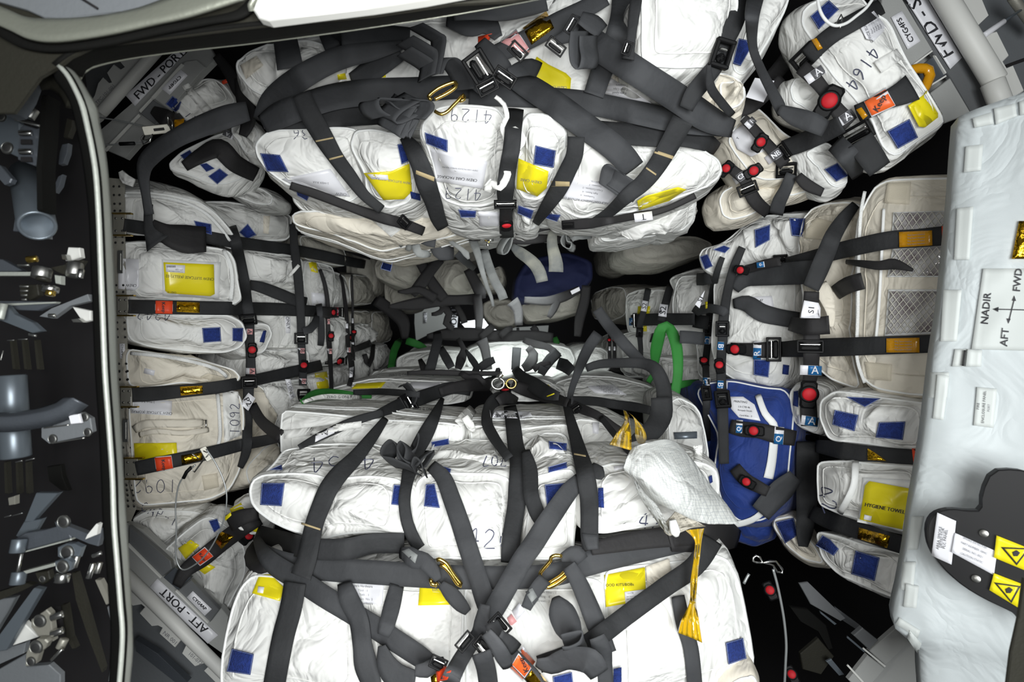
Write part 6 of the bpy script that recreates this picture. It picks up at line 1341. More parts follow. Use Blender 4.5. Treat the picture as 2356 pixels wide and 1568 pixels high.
for i, (x, nm) in enumerate(((880, 'left'), (920, 'right'))):
    q = SP(f'small black upright strap with white tip deep on the starboard wall, {nm} of the pair', f'{x},{930},24 {x},{1040},28 {x},{1140},30', m=SB, d=(2.6, 2.5, 2.45)); ltag(q, f'{x},1050', 4, 9, 0, '', None); release(q, *pts(f'{x-2},985')[0], 0, 3.5)
SP('long grey strap slanting down to the right across the starboard passage', '780,735,84 860,850,90 960,970,94 1060,1080,90 1150,1170,80', m='strap_grey', d=(1.75, 1.75, 1.7, 1.68, 1.66))
SP('grey strap crossing the long one, slanting down to the left', '790,930,90 720,1030,90 660,1150,84 610,1280,60 570,1400,50 555,1500,40', m='strap_grey', d=(1.8, 1.78, 1.74, 1.7, 1.66, 1.64))
SP('broad black strap looping over the right of the fourth tier', '690,1210,60 800,1175,70 1000,1165,80 1150,1170,90 1250,1220,110 1310,1350,120 1320,1480,130', m=SD, d=(1.62, 1.6, 1.56, 1.54, 1.5, 1.48, 1.46))
fr('M')
SP('broad black strap end folding down beside the amber film', '1480,200,150 1480,320,160 1430,420,150 1340,500,140 1260,570,110', m=SD, d=(1.44, 1.42, 1.38, 1.34, 1.3))
# ---- upper right corner bay straps ----
fr('G')
s = SP('corner bay strap with amber tape running up to the top edge', '1060,40,100 880,140,110 760,210,110 660,290,110 580,370,110', lay=.012); amber(s, '605,255 640,245 680,310 650,325', 'amber_tape')
buckle(s, *pts('575,370')[0], 35, 60, 44)
s3 = SP('corner bay strap with A tags and a large red release', '540,430,100 620,500,100 680,570,90 740,660,90 800,740,110 860,800,120', m=SB, lay=.014)
ltag(s3, '630,480', 48, 22, 35, 'A', 'dark_label', 'white_card', 26, .62, 0, -1); release(s3, *pts('722,650')[0], -25, 17, off=.014); ltag(s3, '820,765', 52, 22, 35, 'A', 'dark_label', 'white_card', 26, .62, 0, -1); buckle(s3, *pts('905,860')[0], 32, 72, 42, off=.012)
SP('black strap below the corner bay buckle', '920,900,180 980,990,180 1050,1090,160', m=SD, lay=.004); SP('dim grey strap end beneath the corner bay buckle', '760,920,130 850,1010,140 930,1120,140', m='strap_grey', lay=.006)
SP('strap running left from the corner bay buckle to the B release', '800,800,110 700,850,120 560,910,120 430,960,110', m=SD, lay=.014); SP('grey strap drooping across the corner bay', '400,700,60 500,750,120 620,790,130 700,830,110', m=SG, lay=.02)
s4 = SP('strap with the orange Keep label in the upper right corner bay', '900,730,110 1000,690,118 1100,640,120 1190,600,150 1260,560,180', m=SD, lay=.014)
keep(s4, '945,655 1085,562 1150,680 995,755', '1048,665', 20, 62, 'orange_label'); amber(s4, '895,705 930,690 970,745 940,770', 'amber_tape')
cb = [P(*pts(a)[0][:2], 1.16) for a in ('1090,545', '1180,480', '1290,440', '1360,450', '1370,490', '1340,560', '1310,600')]
tube('cable', cat_rom([tuple(v) for v in cb], .01) and [Vector(v) for v in cat_rom([tuple(v) for v in cb], .01)], .010, 'amber_tape', None, label='brown wrapped cable bend beside the Keep label in the corner bay', cat='cable')
s5 = SP('strap with a B tag and a red release beside the contents card', '170,760,60 230,820,64 300,900,70 370,980,80 440,1060,90', m=SB, lay=.014)
ltag(s5, '215,790', 26, 17, 45, 'B', 'dark_label', 'white_card', 15, .6, 0, -1); release(s5, *pts('278,915')[0], -30, 10, off=.01); ltag(s5, '365,1005', 40, 20, 35, 'NB', 'dark_label', 'white_card', 17, .7, 0, -1); buckle(s5, *pts('445,1090')[0], 20, 44, 34); buckle(s5, *pts('435,970')[0], -50, 40, 18)
SP('strap tails below the B buckle', '480,1120,70 440,1220,80 400,1300,90 380,1380,90', m=SG, lay=.01); SP('black strap right below the B buckle', '520,1130,60 580,1190,80 680,1240,60', m=SB, lay=.008)
s6 = SP('strap with C and N tags and a small red release', '50,1050,60 120,1110,70 180,1160,80 220,1250,90 260,1310,90 330,1370,80', m=SB, lay=.014)
ltag(s6, '150,1140', 36, 18, 35, 'CN', 'dark_label', 'white_card', 15, .75, 0, -1); release(s6, *pts('235,1100')[0], -60, 10, off=.01); release(s6, *pts('60,1085')[0], -40, 9, off=.01); buckle(s6, *pts('195,1215')[0], 25, 44, 26)
# ---- upper left corner ----
fr('A')
SP('wide strap bending round from the ceiling corner down to the port wall', '1790,800,140 1640,840,170 1450,910,160 1280,990,140 1140,1080,140 1055,1170,130 1035,1270,90 1050,1400,64 1075,1550,70', m=SG, d=(1.22, 1.2, 1.2, 1.2, 1.22, 1.24, 1.26, 1.28, 1.30))
fr('0'); SP('lower run of the bent strap before the port wall', '341,470,20 341,520,22 352,545,40 362,560,60', m=SD, d=(1.30, 1.32, 1.34, 1.34))
fr('A')
s = SP('black strap with white A tag crossing the lower left patches of the corner bay', '1330,1200,80 1450,1120,110 1580,1070,140 1700,1180,130 1850,1260,110', m=SB, lay=.012); ltag(s, '1650,970', 26, 14, -25, 'A', 'dark_label', 'white_card', 12, .8, 180)
SP('black strap knot at the upper left corner bay edge', '1740,560,100 1760,700,120 1790,860,110 1750,980,60', m=SB, d=1.4); SP('black strap drooping left of the ceiling stack', '1560,400,60 1650,520,80 1720,650,90 1790,740,80', m=SB, d=1.45)
s = SP('black roll with amber tape in the upper left corner bay', '1100,790,60 1180,840,120 1260,880,120 1320,850,90', m=SB, lay=.012); amber(s, '1255,865 1330,855 1325,905 1262,920', 'amber_tape')
patch(s, 'red_tab', '1600,585 1650,560 1665,590 1605,612', 'red_label', fall=1.5)
fr('C')
s = SP('lower left corner bay strap with orange label and amber foil', '1640,520,110 1520,600,110 1400,690,110 1290,780,110 1180,860,90 1120,960,60', m=SB, lay=.02)
keep(s, '1218,775 1300,710 1355,770 1270,832', '1285,775', 10, -52); amber(s, '1355,665 1410,615 1485,645 1405,725'); release(s, *pts('1575,640')[0], -30, 9.5, off=.012)
SP('black strap over the lower left bay toward the floor stack', '1450,560,110 1540,520,100 1640,500,80', m=SB, lay=.02); fr('C'); patch(s, 'tape_bit', '1425,520 1465,490 1470,510 1432,545', 'yellow_card', fall=1.4)
fr('0')
# ---- floor stack webbing ----
fr('0')
band = strap('wide grey strap running crosswise between the first and second tier', '585,1262,44 640,1290,50 720,1306,54 860,1316,56 1020,1326,56 1160,1328,54 1270,1322,54 1340,1300,56 1420,1276,60 1520,1252,60 1600,1238,50', None, m=SG, lay=.014)
strap('dark strap looping up over the crosswise one at the left', '590,1226,40 650,1246,50 720,1262,50 800,1262,50 860,1250,46 930,1250,46', None, m=SD, lay=.012)
strap('dark strap under the right second tier bag', '1360,1262,30 1420,1250,40 1500,1238,46 1580,1230,50 1650,1226,46', None, m=SB, lay=.008)
strap('black strap mass at the right corner between the tiers', '1540,1240,60 1600,1226,90 1660,1230,80 1700,1240,40', None, m=SB, lay=.006)
fr('N')
SP('wide black strap corner at the left between the tiers', '470,160,60 440,260,130 480,340,140 560,360,60', m=SB, lay=.006)
SP('long diagonal strap from the left corner down to the bottom centre buckle', '470,120,60 530,240,120 620,340,160 800,450,168 1000,580,172 1250,730,172 1500,890,172 1700,1020,170 1800,1090,150', m=SG, lay=.016)
fr('0')
strap('vertical strap over the bottom left bag', '678,1340,50 668,1400,50 652,1460,50 640,1520,50 626,1600,50', None, m=SD, lay=.008)
fr('L')
s = SP('strap curving from the third tier buckle down over the patched left bag', '1215,350,50 1120,480,84 1000,630,110 880,750,130 800,860,136 740,1000,134 700,1110,132 670,1240,136 640,1380,140 600,1490,150', m=SD, lay=.012); stitch(s, '606,1100 745,1145 742,1158 604,1114')
s = SP('strap with a black buckle lying over the zero g box bag', '1170,330,90 1300,270,110 1420,220,110 1560,170,100 1700,130,90 1830,150,80', m=SD, lay=.014); buckle(s, *pts('1370,245')[0], -60, 46, 38); fold('small strap loop standing up at the zero g bag buckle', '1420,250,0 1440,190,0 1400,120,0 1370,95,0 1350,110,0', (-14, 6, .03), 1.6, m=SD, off=.03)
s = SP('thin strap with an A1 tag running down to the left behind the second tier', '1200,310,56 1080,340,60 960,380,66 850,430,66 720,490,60 590,556,36', m=SD, lay=.012)
o = patch(s, 'flag_tag', '708,478 835,412 846,455 705,522', 'white_card', off=.006); text(o, 'A1', '778,465', 17, 206, m='ink', bold=.6)
SP('dark strap crossing the flat top of the fourth tier left bag', '980,165,40 1150,158,46 1300,165,50 1460,180,44', m=SD, lay=.006)
SP('strap falling from the third tier to the knotted bundle', '1625,205,30 1570,330,80 1510,450,110 1450,560,110 1400,660,90', m=SD, lay=.014)
SP('strap falling from the bundle to the sewn block by the left carabiner', '1400,680,120 1370,800,90 1350,950,86 1370,1100,90 1420,1230,90 1460,1290,80', m=SD, lay=.012)
SP('strap slanting right from the bundle across bag 420 to the bottom centre', '1540,690,90 1630,780,120 1690,930,130 1750,1100,136 1810,1290,140 1880,1500,140 1935,1680,140 1985,1830,110', m=SG, lay=.016)
bundle('dark knotted strap loops between the two left bags of the second tier', [
    ('1380,690,0 1260,640,0 1180,620,0 1180,560,0 1240,500,0 1290,540,0 1300,640,0', (30, 26, .04), 1.08), ('1400,680,0 1330,640,0 1290,560,0 1320,510,0 1360,560,0 1350,640,0', (24, 18, .04), 1.07),
    ('1390,600,0 1440,560,0 1460,480,0 1450,450,0', (-14, 30, .03), 1.09), ('1440,690,0 1500,620,0 1560,580,0 1560,610,0 1500,700,0', (-16, 4, .03), 1.06), ('1400,690,0 1420,630,0 1460,660,0 1480,720,0', (10, 20, .03), 1.06)], m=SD)
fr('N')
s = SP('sewn grey block and throat holding the left carabiner', '1580,240,80 1640,250,130 1700,290,150 1770,300,130 1830,370,110 1880,450,60', m=SG, lay=.03); stitch(s, '1595,225 1650,205 1720,255 1700,320', 'strap_light')
SP('strap from the left carabiner down toward the centre buckles', '1900,480,60 1980,560,120 2060,650,110 2110,700,60', m=SG, lay=.03)
fr('M')
s = SP('wide upright strap down the middle of the floor stack', '385,260,90 410,400,110 430,560,120 460,680,150 450,850,150 430,1000,130 400,1200,130 385,1390,130', m=SD, lay=.012)
SP('second strap branching right below the red release', '500,580,60 530,720,110 540,900,110 580,1030,110 620,1130,90 560,1240,60', m=SD, lay=.010)
SP('dark bow strap left of the upright middle strap', '400,200,70 300,210,100 235,270,80 220,380,80 260,470,80 320,560,70 380,640,70', m=SD, lay=.02)
s = SP('tail knot with a red release at the top of the middle upright strap', '300,230,60 360,200,90 440,225,50', m=SB, lay=.03); release(s, *pts('355,150')[0], 0, 9, off=.03, sq=.3)
SP('strap end folding out by the narrow patched bag', '970,690,60 1020,740,110 1060,780,30', m=SD, lay=.008)
SP('long strap slanting from the narrow bag down to the bottom centre', '900,790,110 820,870,130 740,980,140 650,1110,150 560,1250,150 470,1380,150 380,1540,150 290,1700,150 210,1840,130', m=SG, lay=.022)
s = SP('strap falling right of the narrow patched bag to the tier edge', '790,240,50 840,420,80 890,600,110 930,740,130 955,900,134 960,1050,130 960,1180,130 970,1300,120', m=SD, lay=.016); stitch(s, '848,600 960,620 962,632 848,612'); stitch(s, '905,1180 1018,1190 1020,1290 940,1300', 'strap_grey')
s = SP('twisted thin strap with a buckle right of the centre knot', '800,230,50 900,280,70 1020,330,60 1150,420,56 1250,480,50', m=SB, lay=.014); buckle(s, *pts('870,285')[0], 25, 26, 20)
SP('second thin strap running to the amber film', '1040,340,40 1120,440,46 1220,560,50 1260,610,30', m=SD, lay=.012)
SP('dark strap crossing the flat top of the third tier right bag', '830,220,60 980,225,66 1150,250,66 1300,270,66 1400,295,60', m=SD, lay=.008)
fr('O')
s = SP('sewn grey block above the right carabiner', '640,280,60 700,260,110 760,250,140 810,300,100', m=SG, lay=.03)
s = SP('short sewn strap below the right carabiner', '520,440,110 460,510,110 410,590,100 370,670,80', m=SG, lay=.03); stitch(s, '365,540 420,510 470,600 430,650', 'strap_light')
SP('strap slanting from the right carabiner to its stitched end', '700,340,110 770,450,130 840,600,140 900,750,150 950,880,150 1000,1020,150', m=SG, lay=.03)
fr('0')
strap('strap slanting from the right tier corner down to the bottom centre', '1640,1240,50 1600,1300,48 1530,1350,46 1440,1416,46 1380,1462,46 1320,1500,44 1240,1528,40', None, m=SD, lay=.014)
strap('strap upright over the bottom right bag under the amber film', '1560,1370,30 1572,1430,34 1590,1490,34 1598,1560,34 1602,1620,34', None, m=SG, lay=.008)
fr('O')
SP('stitched free strap end at the bottom right of centre', '920,890,120 960,990,150 980,1100,120 990,1260,120', m=SG, lay=.05)
SP('puffed grey strap loop right of the bottom centre', '600,580,60 640,680,200 700,820,210 740,900,140', m=SG, lay=.05)
SP('grey strap fold rolling at the bottom right of centre', '450,1090,60 560,1110,140 700,1060,170 860,1080,200 940,1180,160', m=SG, lay=.04)
fold('dark mouth of a strap loop at the bottom right of centre', '640,880,0 720,860,0 800,850,0 780,920,0 700,960,0 650,960,0', (10, 30, .05), .9, off=.05)
fr('N')
SP('grey strap behind the bottom left diagonal', '1560,490,110 1520,650,130 1480,800,120 1450,880,90', m=SG, lay=.006)
SP('crumpled grey strap tail at the bottom left of centre', '1150,470,110 1190,600,160 1260,760,150 1290,950,150 1320,1120,180 1370,1280,140', m=SG, lay=.012)
SP('dark lowest strap tail right of the crumpled one', '1440,960,60 1480,1100,160 1560,1200,200 1700,1230,160', m=SG, lay=.02)
bq = SP('grey strap with a steel edged buckle at the bottom centre', '1700,1150,90 1780,1150,120 1850,1110,110 1930,1090,100', m=SG, lay=.05); buckle(bq, *pts('1880,1095')[0], -25, 40, 28, dd=.87)
bc = SP('straps joined by three black buckles at the bottom centre', '2240,640,80 2210,780,110 2190,860,110 2120,960,120 2040,1090,130 1960,1250,150', m=SG, lay=.06)
buckle(bc, *pts('2085,925')[0], 50, 44, 26, dd=.86); buckle(bc, *pts('2240,990')[0], 125, 48, 30, dd=.86); fr('O'); buckle(bc, *pts('170,800')[0], 130, 50, 34, dd=.86); buckle(bc, *pts('50,970')[0], 135, 52, 32, dd=.86)
s = SP('grey strap slanting right from the bottom centre buckles with an orange label', '100,780,110 160,900,120 230,1000,120 330,1100,120 420,1200,120 480,1300,120', m=SG, lay=.065)
keep(s, '345,960 445,1080 345,1235 245,1135', '355,1110', 17, 115, 'orange_label', 'Keep'); amber(s, '440,1120 560,1260 440,1330 365,1215'); 
SP('dark strap stub above the orange label', '160,890,110 240,940,120 300,990,110', m=SD, lay=.07); SP('grey strap end draping below the buckles', '60,860,90 140,960,110 200,1060,120 230,1130,80', m=SG, lay=.075)
SP('black strap end from the bottom centre toward the bottom edge', '20,1010,150 60,1130,150 80,1260,150', m=SG, lay=.03)
fr('N'); patch(bq, 'orange_flap', '1860,1160 1930,1110 1980,1150 1950,1220 1870,1239', 'red_label', fall=.9); amber(bq, '1820,1200 1860,1170 1900,1260 1830,1280')
fr('O'); patch(bc, 'pink_tab', '225,745 260,712 300,770 250,812', 'pink_label', fall=.9); patch(bc, 'white_tab', '262,690 318,622 362,690 300,762', 'white_card', fall=.9)
# ---- middle of the passage: straps hanging from the ceiling ----
fr('f')
ZH = 'strap ends dangling from the ceiling centre'
def hang(label, path, m, d, **k): return SP(label, path, m=m, d=d, group=ZH, **k)
hang('pale strap end dangling longest in the middle of the passage', '1070,200,110 1110,330,100 1150,450,84 1190,600,70 1230,740,56 1270,860,50 1310,960,44 1335,1070,30', 'strap_light', (1.52, 1.5, 1.48, 1.48, 1.48, 1.48, 1.48, 1.48))
hang('creased pale strap loop hanging just right of the longest one', '1220,390,110 1260,520,110 1310,660,110 1370,800,110 1430,900,110 1460,985,110', 'strap_light', (1.52, 1.5, 1.48, 1.46, 1.46, 1.46))
hang('worn strap end with yellowish wear slanting down to the right', '1550,330,60 1640,410,130 1740,480,140 1840,570,150 1900,680,150 1925,775,140', 'strap_worn', (1.52, 1.5, 1.48, 1.47, 1.46, 1.46))
hang('worn strap end hanging straight with a yellow streak', '2110,90,40 2050,200,110 2045,330,130 2070,450,150 2090,560,170 2090,655,176', 'strap_worn', (1.5, 1.48, 1.47, 1.46, 1.46, 1.46))
fold('grey strap loop curling left of the worn ends', '1560,220,0 1500,280,0 1440,400,0 1450,450,0 1510,430,0 1560,330,0 1575,240,0', (-14, -4, .04), 1.48, m='strap_light')
fold('pale strap loop curling at the far right of the worn ends', '2240,130,0 2180,200,0 2150,280,0 2180,340,0 2250,370,0 2270,300,0 2220,290,0 2200,200,0', (10, 8, .03), 1.46, m='strap_light')
SP('grey strap flat arching right from the curled loop', '2280,270,50 2340,230,70 2420,230,70 2520,220,60', m='strap_light', d=(1.48, 1.48, 1.5, 1.52))
SP('square grey strap end beside the arching one', '2640,150,120 2730,140,130 2840,120,110', m='strap_light', d=(1.5, 1.5, 1.5))
SP('flat grey strap tab folded at the ceiling centre left', '640,180,120 690,150,130 770,150,100', m=SG, d=(1.46, 1.45, 1.45))
SP('curled grey strap block hanging left of centre', '440,270,60 540,290,110 640,305,120', m='strap_grey', d=(1.44, 1.43, 1.43)); SP('second curled grey strap block just under the first', '380,250,60 400,340,100 440,430,100 540,440,90 580,460,40', m='strap_light', d=(1.44, 1.43, 1.43, 1.44, 1.45))
SP('small pale strap end left of the curled blocks', '300,400,60 330,330,90 370,270,60', m='strap_light', d=(1.46, 1.45, 1.45)); fold('pale strap ring at the left of the curled blocks', '370,110,0 340,200,0 250,270,0 190,320,0 220,250,0 330,210,0', (6, 8, .02), 1.42, m='strap_light')
SP('broad dark grey strap draping behind the curled blocks', '560,240,60 640,340,160 720,420,200 860,430,140', m=SG, d=(1.52, 1.52, 1.52, 1.54)); SP('narrow pale strap edge slanting right beside the blocks', '730,235,24 850,310,50 960,390,60 1010,440,80 1040,500,30', m='strap_light', d=(1.48, 1.47, 1.46, 1.46, 1.46))
SP('dark strap continuing down behind the pale edge', '900,430,90 960,490,100 1040,560,90 1110,620,60', m=SG, d=(1.56, 1.6, 1.7, 1.8))
SP('black strap gathering along the ceiling stack edge, left part', '780,130,60 900,180,80 1040,220,120 1180,230,100', m=SB, d=(1.5, 1.5, 1.5, 1.5)); SP('black strap gathering along the ceiling stack edge, right part', '1600,180,60 1750,150,110 1950,110,100 2200,80,60', m=SB, d=(1.5, 1.5, 1.5, 1.5)); SP('black webbing bundle along the ceiling edge below the red release', '1180,260,60 1400,240,110 1700,270,110 2000,250,100 2300,300,60', m=SB, d=(1.56, 1.56, 1.56, 1.56, 1.56))
pt = lambda x, y: P(*pts(f'{x},{y}')[0][:2], 1.5)
o = tube('snap_hook', [pt(1250, 160), pt(1290, 190), pt(1320, 260), pt(1280, 300), pt(1230, 270), pt(1240, 200)], .0025, 'brass', None, closed=True, label='small brass snap hook at the ceiling centre left of the red release', cat='clip'); rod('hook_pin', pt(1262, 280), pt(1270, 345), .003, 'bright_steel', o)
rod('hook_body', pt(1290, 200), pt(1300, 290), .009, 'steel', o)
# deep crossed straps
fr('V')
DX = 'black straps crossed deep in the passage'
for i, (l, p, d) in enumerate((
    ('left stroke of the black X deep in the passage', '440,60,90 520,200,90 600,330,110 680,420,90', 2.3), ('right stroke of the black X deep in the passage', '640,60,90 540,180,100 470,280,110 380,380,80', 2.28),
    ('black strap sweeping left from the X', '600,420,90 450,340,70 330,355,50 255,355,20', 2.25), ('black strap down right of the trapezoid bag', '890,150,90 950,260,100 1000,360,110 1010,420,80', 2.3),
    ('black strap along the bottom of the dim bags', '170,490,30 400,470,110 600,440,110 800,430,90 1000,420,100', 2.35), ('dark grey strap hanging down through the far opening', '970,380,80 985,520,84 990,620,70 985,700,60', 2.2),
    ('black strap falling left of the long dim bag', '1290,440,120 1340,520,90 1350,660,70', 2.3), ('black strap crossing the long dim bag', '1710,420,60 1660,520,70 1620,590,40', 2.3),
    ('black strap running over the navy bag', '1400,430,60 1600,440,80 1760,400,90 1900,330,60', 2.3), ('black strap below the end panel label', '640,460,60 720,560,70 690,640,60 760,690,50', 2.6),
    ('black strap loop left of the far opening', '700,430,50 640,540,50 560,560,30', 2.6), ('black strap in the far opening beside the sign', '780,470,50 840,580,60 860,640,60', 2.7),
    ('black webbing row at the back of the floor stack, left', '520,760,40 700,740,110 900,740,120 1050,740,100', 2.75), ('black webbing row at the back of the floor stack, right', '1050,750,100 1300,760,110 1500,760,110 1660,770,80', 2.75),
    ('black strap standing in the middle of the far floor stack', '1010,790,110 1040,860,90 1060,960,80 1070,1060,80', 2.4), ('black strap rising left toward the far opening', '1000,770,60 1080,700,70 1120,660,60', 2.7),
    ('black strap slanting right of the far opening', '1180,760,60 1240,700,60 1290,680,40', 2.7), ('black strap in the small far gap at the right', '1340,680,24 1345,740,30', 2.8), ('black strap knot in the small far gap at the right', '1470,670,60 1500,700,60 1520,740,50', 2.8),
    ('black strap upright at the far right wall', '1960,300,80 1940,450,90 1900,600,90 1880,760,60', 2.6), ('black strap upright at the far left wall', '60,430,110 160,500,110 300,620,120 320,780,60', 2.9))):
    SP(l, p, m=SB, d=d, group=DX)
o = slab('flag_tag', '1815,350 1895,312 1905,345 1830,382', 2.25, .002, 'white_card', label='small white tag on a dark strap over the navy bag', cat='tag')
# free strap ends standing on the far floor stack
ZE = 'strap ends standing up on the back of the floor stack'
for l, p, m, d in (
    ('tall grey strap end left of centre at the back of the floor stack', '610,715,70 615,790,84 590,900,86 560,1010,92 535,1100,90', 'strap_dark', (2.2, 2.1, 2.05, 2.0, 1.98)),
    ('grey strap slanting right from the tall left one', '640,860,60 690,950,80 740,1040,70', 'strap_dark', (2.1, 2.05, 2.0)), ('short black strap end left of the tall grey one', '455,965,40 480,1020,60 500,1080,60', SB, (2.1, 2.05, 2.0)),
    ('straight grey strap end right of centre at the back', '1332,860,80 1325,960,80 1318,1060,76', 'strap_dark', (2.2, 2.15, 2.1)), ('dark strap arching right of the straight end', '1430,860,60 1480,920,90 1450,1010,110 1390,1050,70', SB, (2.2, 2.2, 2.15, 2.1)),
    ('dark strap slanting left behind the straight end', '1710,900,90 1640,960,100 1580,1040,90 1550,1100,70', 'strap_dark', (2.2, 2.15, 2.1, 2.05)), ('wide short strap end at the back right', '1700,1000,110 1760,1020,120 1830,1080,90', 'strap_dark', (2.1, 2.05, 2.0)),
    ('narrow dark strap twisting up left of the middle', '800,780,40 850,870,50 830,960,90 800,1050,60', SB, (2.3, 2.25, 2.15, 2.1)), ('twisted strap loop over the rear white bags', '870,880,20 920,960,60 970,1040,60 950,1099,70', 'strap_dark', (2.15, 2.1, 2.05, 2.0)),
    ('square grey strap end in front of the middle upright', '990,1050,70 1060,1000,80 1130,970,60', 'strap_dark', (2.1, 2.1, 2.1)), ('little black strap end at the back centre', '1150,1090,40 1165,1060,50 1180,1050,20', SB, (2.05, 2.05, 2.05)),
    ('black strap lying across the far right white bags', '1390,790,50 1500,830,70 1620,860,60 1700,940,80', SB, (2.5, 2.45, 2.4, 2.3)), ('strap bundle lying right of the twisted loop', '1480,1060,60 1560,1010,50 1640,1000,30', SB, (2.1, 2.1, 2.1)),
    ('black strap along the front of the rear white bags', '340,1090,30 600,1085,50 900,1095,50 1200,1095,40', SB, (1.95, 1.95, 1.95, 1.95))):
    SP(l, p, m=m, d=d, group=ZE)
fr('M')
SP('dark straps converging on the centre knot from the left', '-120,160,60 -20,130,80 120,110,90 260,110,90', m=SB, lay=.012); SP('dark loops lying left of the centre knot', '30,20,40 90,60,50 160,50,40 210,110,40', m=SB, lay=.02)
SP('dark straps converging on the centre knot from the right', '400,110,70 480,140,90 600,180,90 720,210,80 800,240,60', m=SB, lay=.012); SP('wide dark strap folding down right of the centre knot', '420,-10,60 480,60,90 560,110,110 660,170,100 740,190,60', m=SD, lay=.02)
pm = lambda x, y, d=1.62: P(*pts(f'{x},{y}')[0][:2], d)
o = tube('ring_clip', [pm(300+45*math.cos(a), 100+40*math.sin(a)) for a in [i*math.pi/8 for i in range(16)]], .004, 'steel', None, closed=True, label='round steel and brass snap ring at the centre knot of the floor stack', cat='clip')
tube('brass_link', [pm(395+35*math.cos(a), 100+34*math.sin(a)) for a in [i*math.pi/8 for i in range(16)]], .003, 'brass', o, closed=True); rod('swivel', pm(300, 60), pm(330, 30), .007, 'bright_steel', o)
patch(B['v3'], 'yellow_thread', '650,190 706,168 708,176 654,196', 'yellow_card', fall=1.8)
# zero g strips
fr('L')
o = SP('white zero g strip lying curled on the left box bag', '540,265,20 640,225,26 760,195,34 900,195,40 1040,205,36', m='white_fabric', lay=.012, name='name_strip', cat='strip'); text(o, 'ZERO G ONLY', '880,197', 9, 0, m='ink')
text(B['t1'], 'ZERO G ONLY', '1490,282', 8, -3, m='ink', off=.01); fr('M'); o = patch(B['t2'], 'name_strip', '240,290 530,300 545,330 480,350 250,345', 'white_card'); text(B['t2'], 'ZERO G ONLY', '375,335', 10, -2, m='ink', off=.008)
SP('torn white tape cross on the middle box bag', '120,280,70 70,330,80 10,390,60', m='white_fabric', lay=.012, name='tie_cord', cat='tie'); SP('small torn white tape on the middle box bag', '60,340,50 100,400,60 130,450,30', m='white_fabric', lay=.012, name='tie_cord', cat='tie')
fr('L'); patch(B['t1'], 'handle', '480,440 1040,370 1040,420 480,500', 'white_fabric', off=.006); fr('M'); patch(B['t2'], 'clear_tab', '980,380 1030,380 1025,462 985,458', 'white_card'); patch(B['s4'], 'name_tab', '1135,696 1210,685 1215,710 1140,726', 'white_card')
patch(B['t4'], 'handle', '1710,550 1775,540 1775,700 1715,690', 'white_fabric', off=.004)
# ---- crumpled ripstop cloth with amber film ----
fr('M')
def cloth(name, rows, m, label=None, cat=None, parent=None, thick=.002):
    """rows of (x,y,depth) control points, smoothed into a solid sheet"""
    R = [[(a[0], a[1], a[2]) for a in pts(r)] for r in rows]; R = [cat_rom(r, 1e9) for r in R]
    n = 26
    def rs(row):
        c = cat_rom(row, 4); return [c[int(i*(len(c)-1)/(n-1))] for i in range(n)]
    R2 = [rs([a for a in pts(r)]) for r in rows]; cols = [cat_rom([R2[k][i] for k in range(len(R2))], 1e9) for i in range(n)]
    cols = []
    for i in range(n):
        c = cat_rom([R2[k][i] for k in range(len(R2))], 5); cols.append([c[int(j*(len(c)-1)/29)] for j in range(30)])
    V = []; uv = []
    for j in range(30):
        for i in range(n):
            q = cols[i][j]; p = P(q[0], q[1], q[2]); nz = noise.noise(p*14)*.006+noise.noise(p*35)*.003; V.append(p+Vector((0, nz, 0))); uv.append((i/n, j/30))
    N0 = len(V); V += [v+Vector((0, thick, 0)) for v in V]; uv += uv; Fc = []
    for j in range(29):
        for i in range(n-1): a = j*n+i; Fc.append((a, a+1, a+n+1, a+n)); Fc.append((N0+a, N0+a+n, N0+a+n+1, N0+a+1))
    rim = list(range(n))+[j*n+n-1 for j in range(1, 30)]+[29*n+i for i in range(n-2, -1, -1)]+[j*n for j in range(28, 0, -1)]
    for k in range(len(rim)): a, b = rim[k], rim[(k+1) % len(rim)]; Fc.append((a, N0+a, N0+b, b))
    o = mk(name, V, Fc, m, parent, uv=uv, label=label, cat=cat); reg(V, Fc, name); return o
rag = cloth('ripstop_cloth', ['1262,572,.99 1300,548,.98 1400,520,.98 1520,502,1.0 1600,530,1.03', '1230,620,.97 1330,640,.95 1450,640,.94 1600,640,.97 1730,680,1.03', '1215,670,.96 1340,740,.93 1480,780,.92 1680,800,.95 1850,850,1.03', '1205,720,.96 1330,800,.93 1500,900,.91 1740,940,.94 1950,970,1.02', '1270,760,.98 1400,930,.95 1560,1010,.93 1780,1110,.95 2036,1105,1.0'], 'ripstop', 'crumpled white ripstop cloth hanging over the right front bag of the second tier', 'cloth')
cloth('folded_edge', ['1262,745,1.0 1320,800,1.0 1390,900,.99', '1300,860,1.0 1370,930,.985 1460,1000,.97', '1350,960,1.0 1440,1060,.98 1520,1120,.96', '1420,1060,1.0 1480,1140,.98 1540,1195,.97'], 'ripstop', parent=rag)
cloth('torn_flap', ['1500,1120,.97 1560,1060,.955 1600,1020,.95 1680,1060,.96', '1500,1170,.975 1580,1130,.97 1660,1100,.96 1780,1120,.97', '1540,1200,.985 1620,1180,.98 1700,1150,.975 1800,1130,.98'], 'cream_fabric', parent=rag)
tube('clear_tube', [P(*pts(a)[0][:2], .95) for a in ('1560,1085', '1570,1130', '1580,1170', '1590,1200')], [.006, .008, .009, .004], 'piping_white', rag)
cloth('amber_film', ['1205,290,1.02 1225,300,1.02 1245,330,1.02', '1215,370,1.01 1235,375,1.0 1255,400,1.01', '1160,450,1.01 1200,440,1.0 1260,450,1.0', '1105,540,1.02 1180,560,1.0 1262,582,.99'], 'amber_film', 'amber plastic film scrap flaring above the ripstop cloth', 'film')
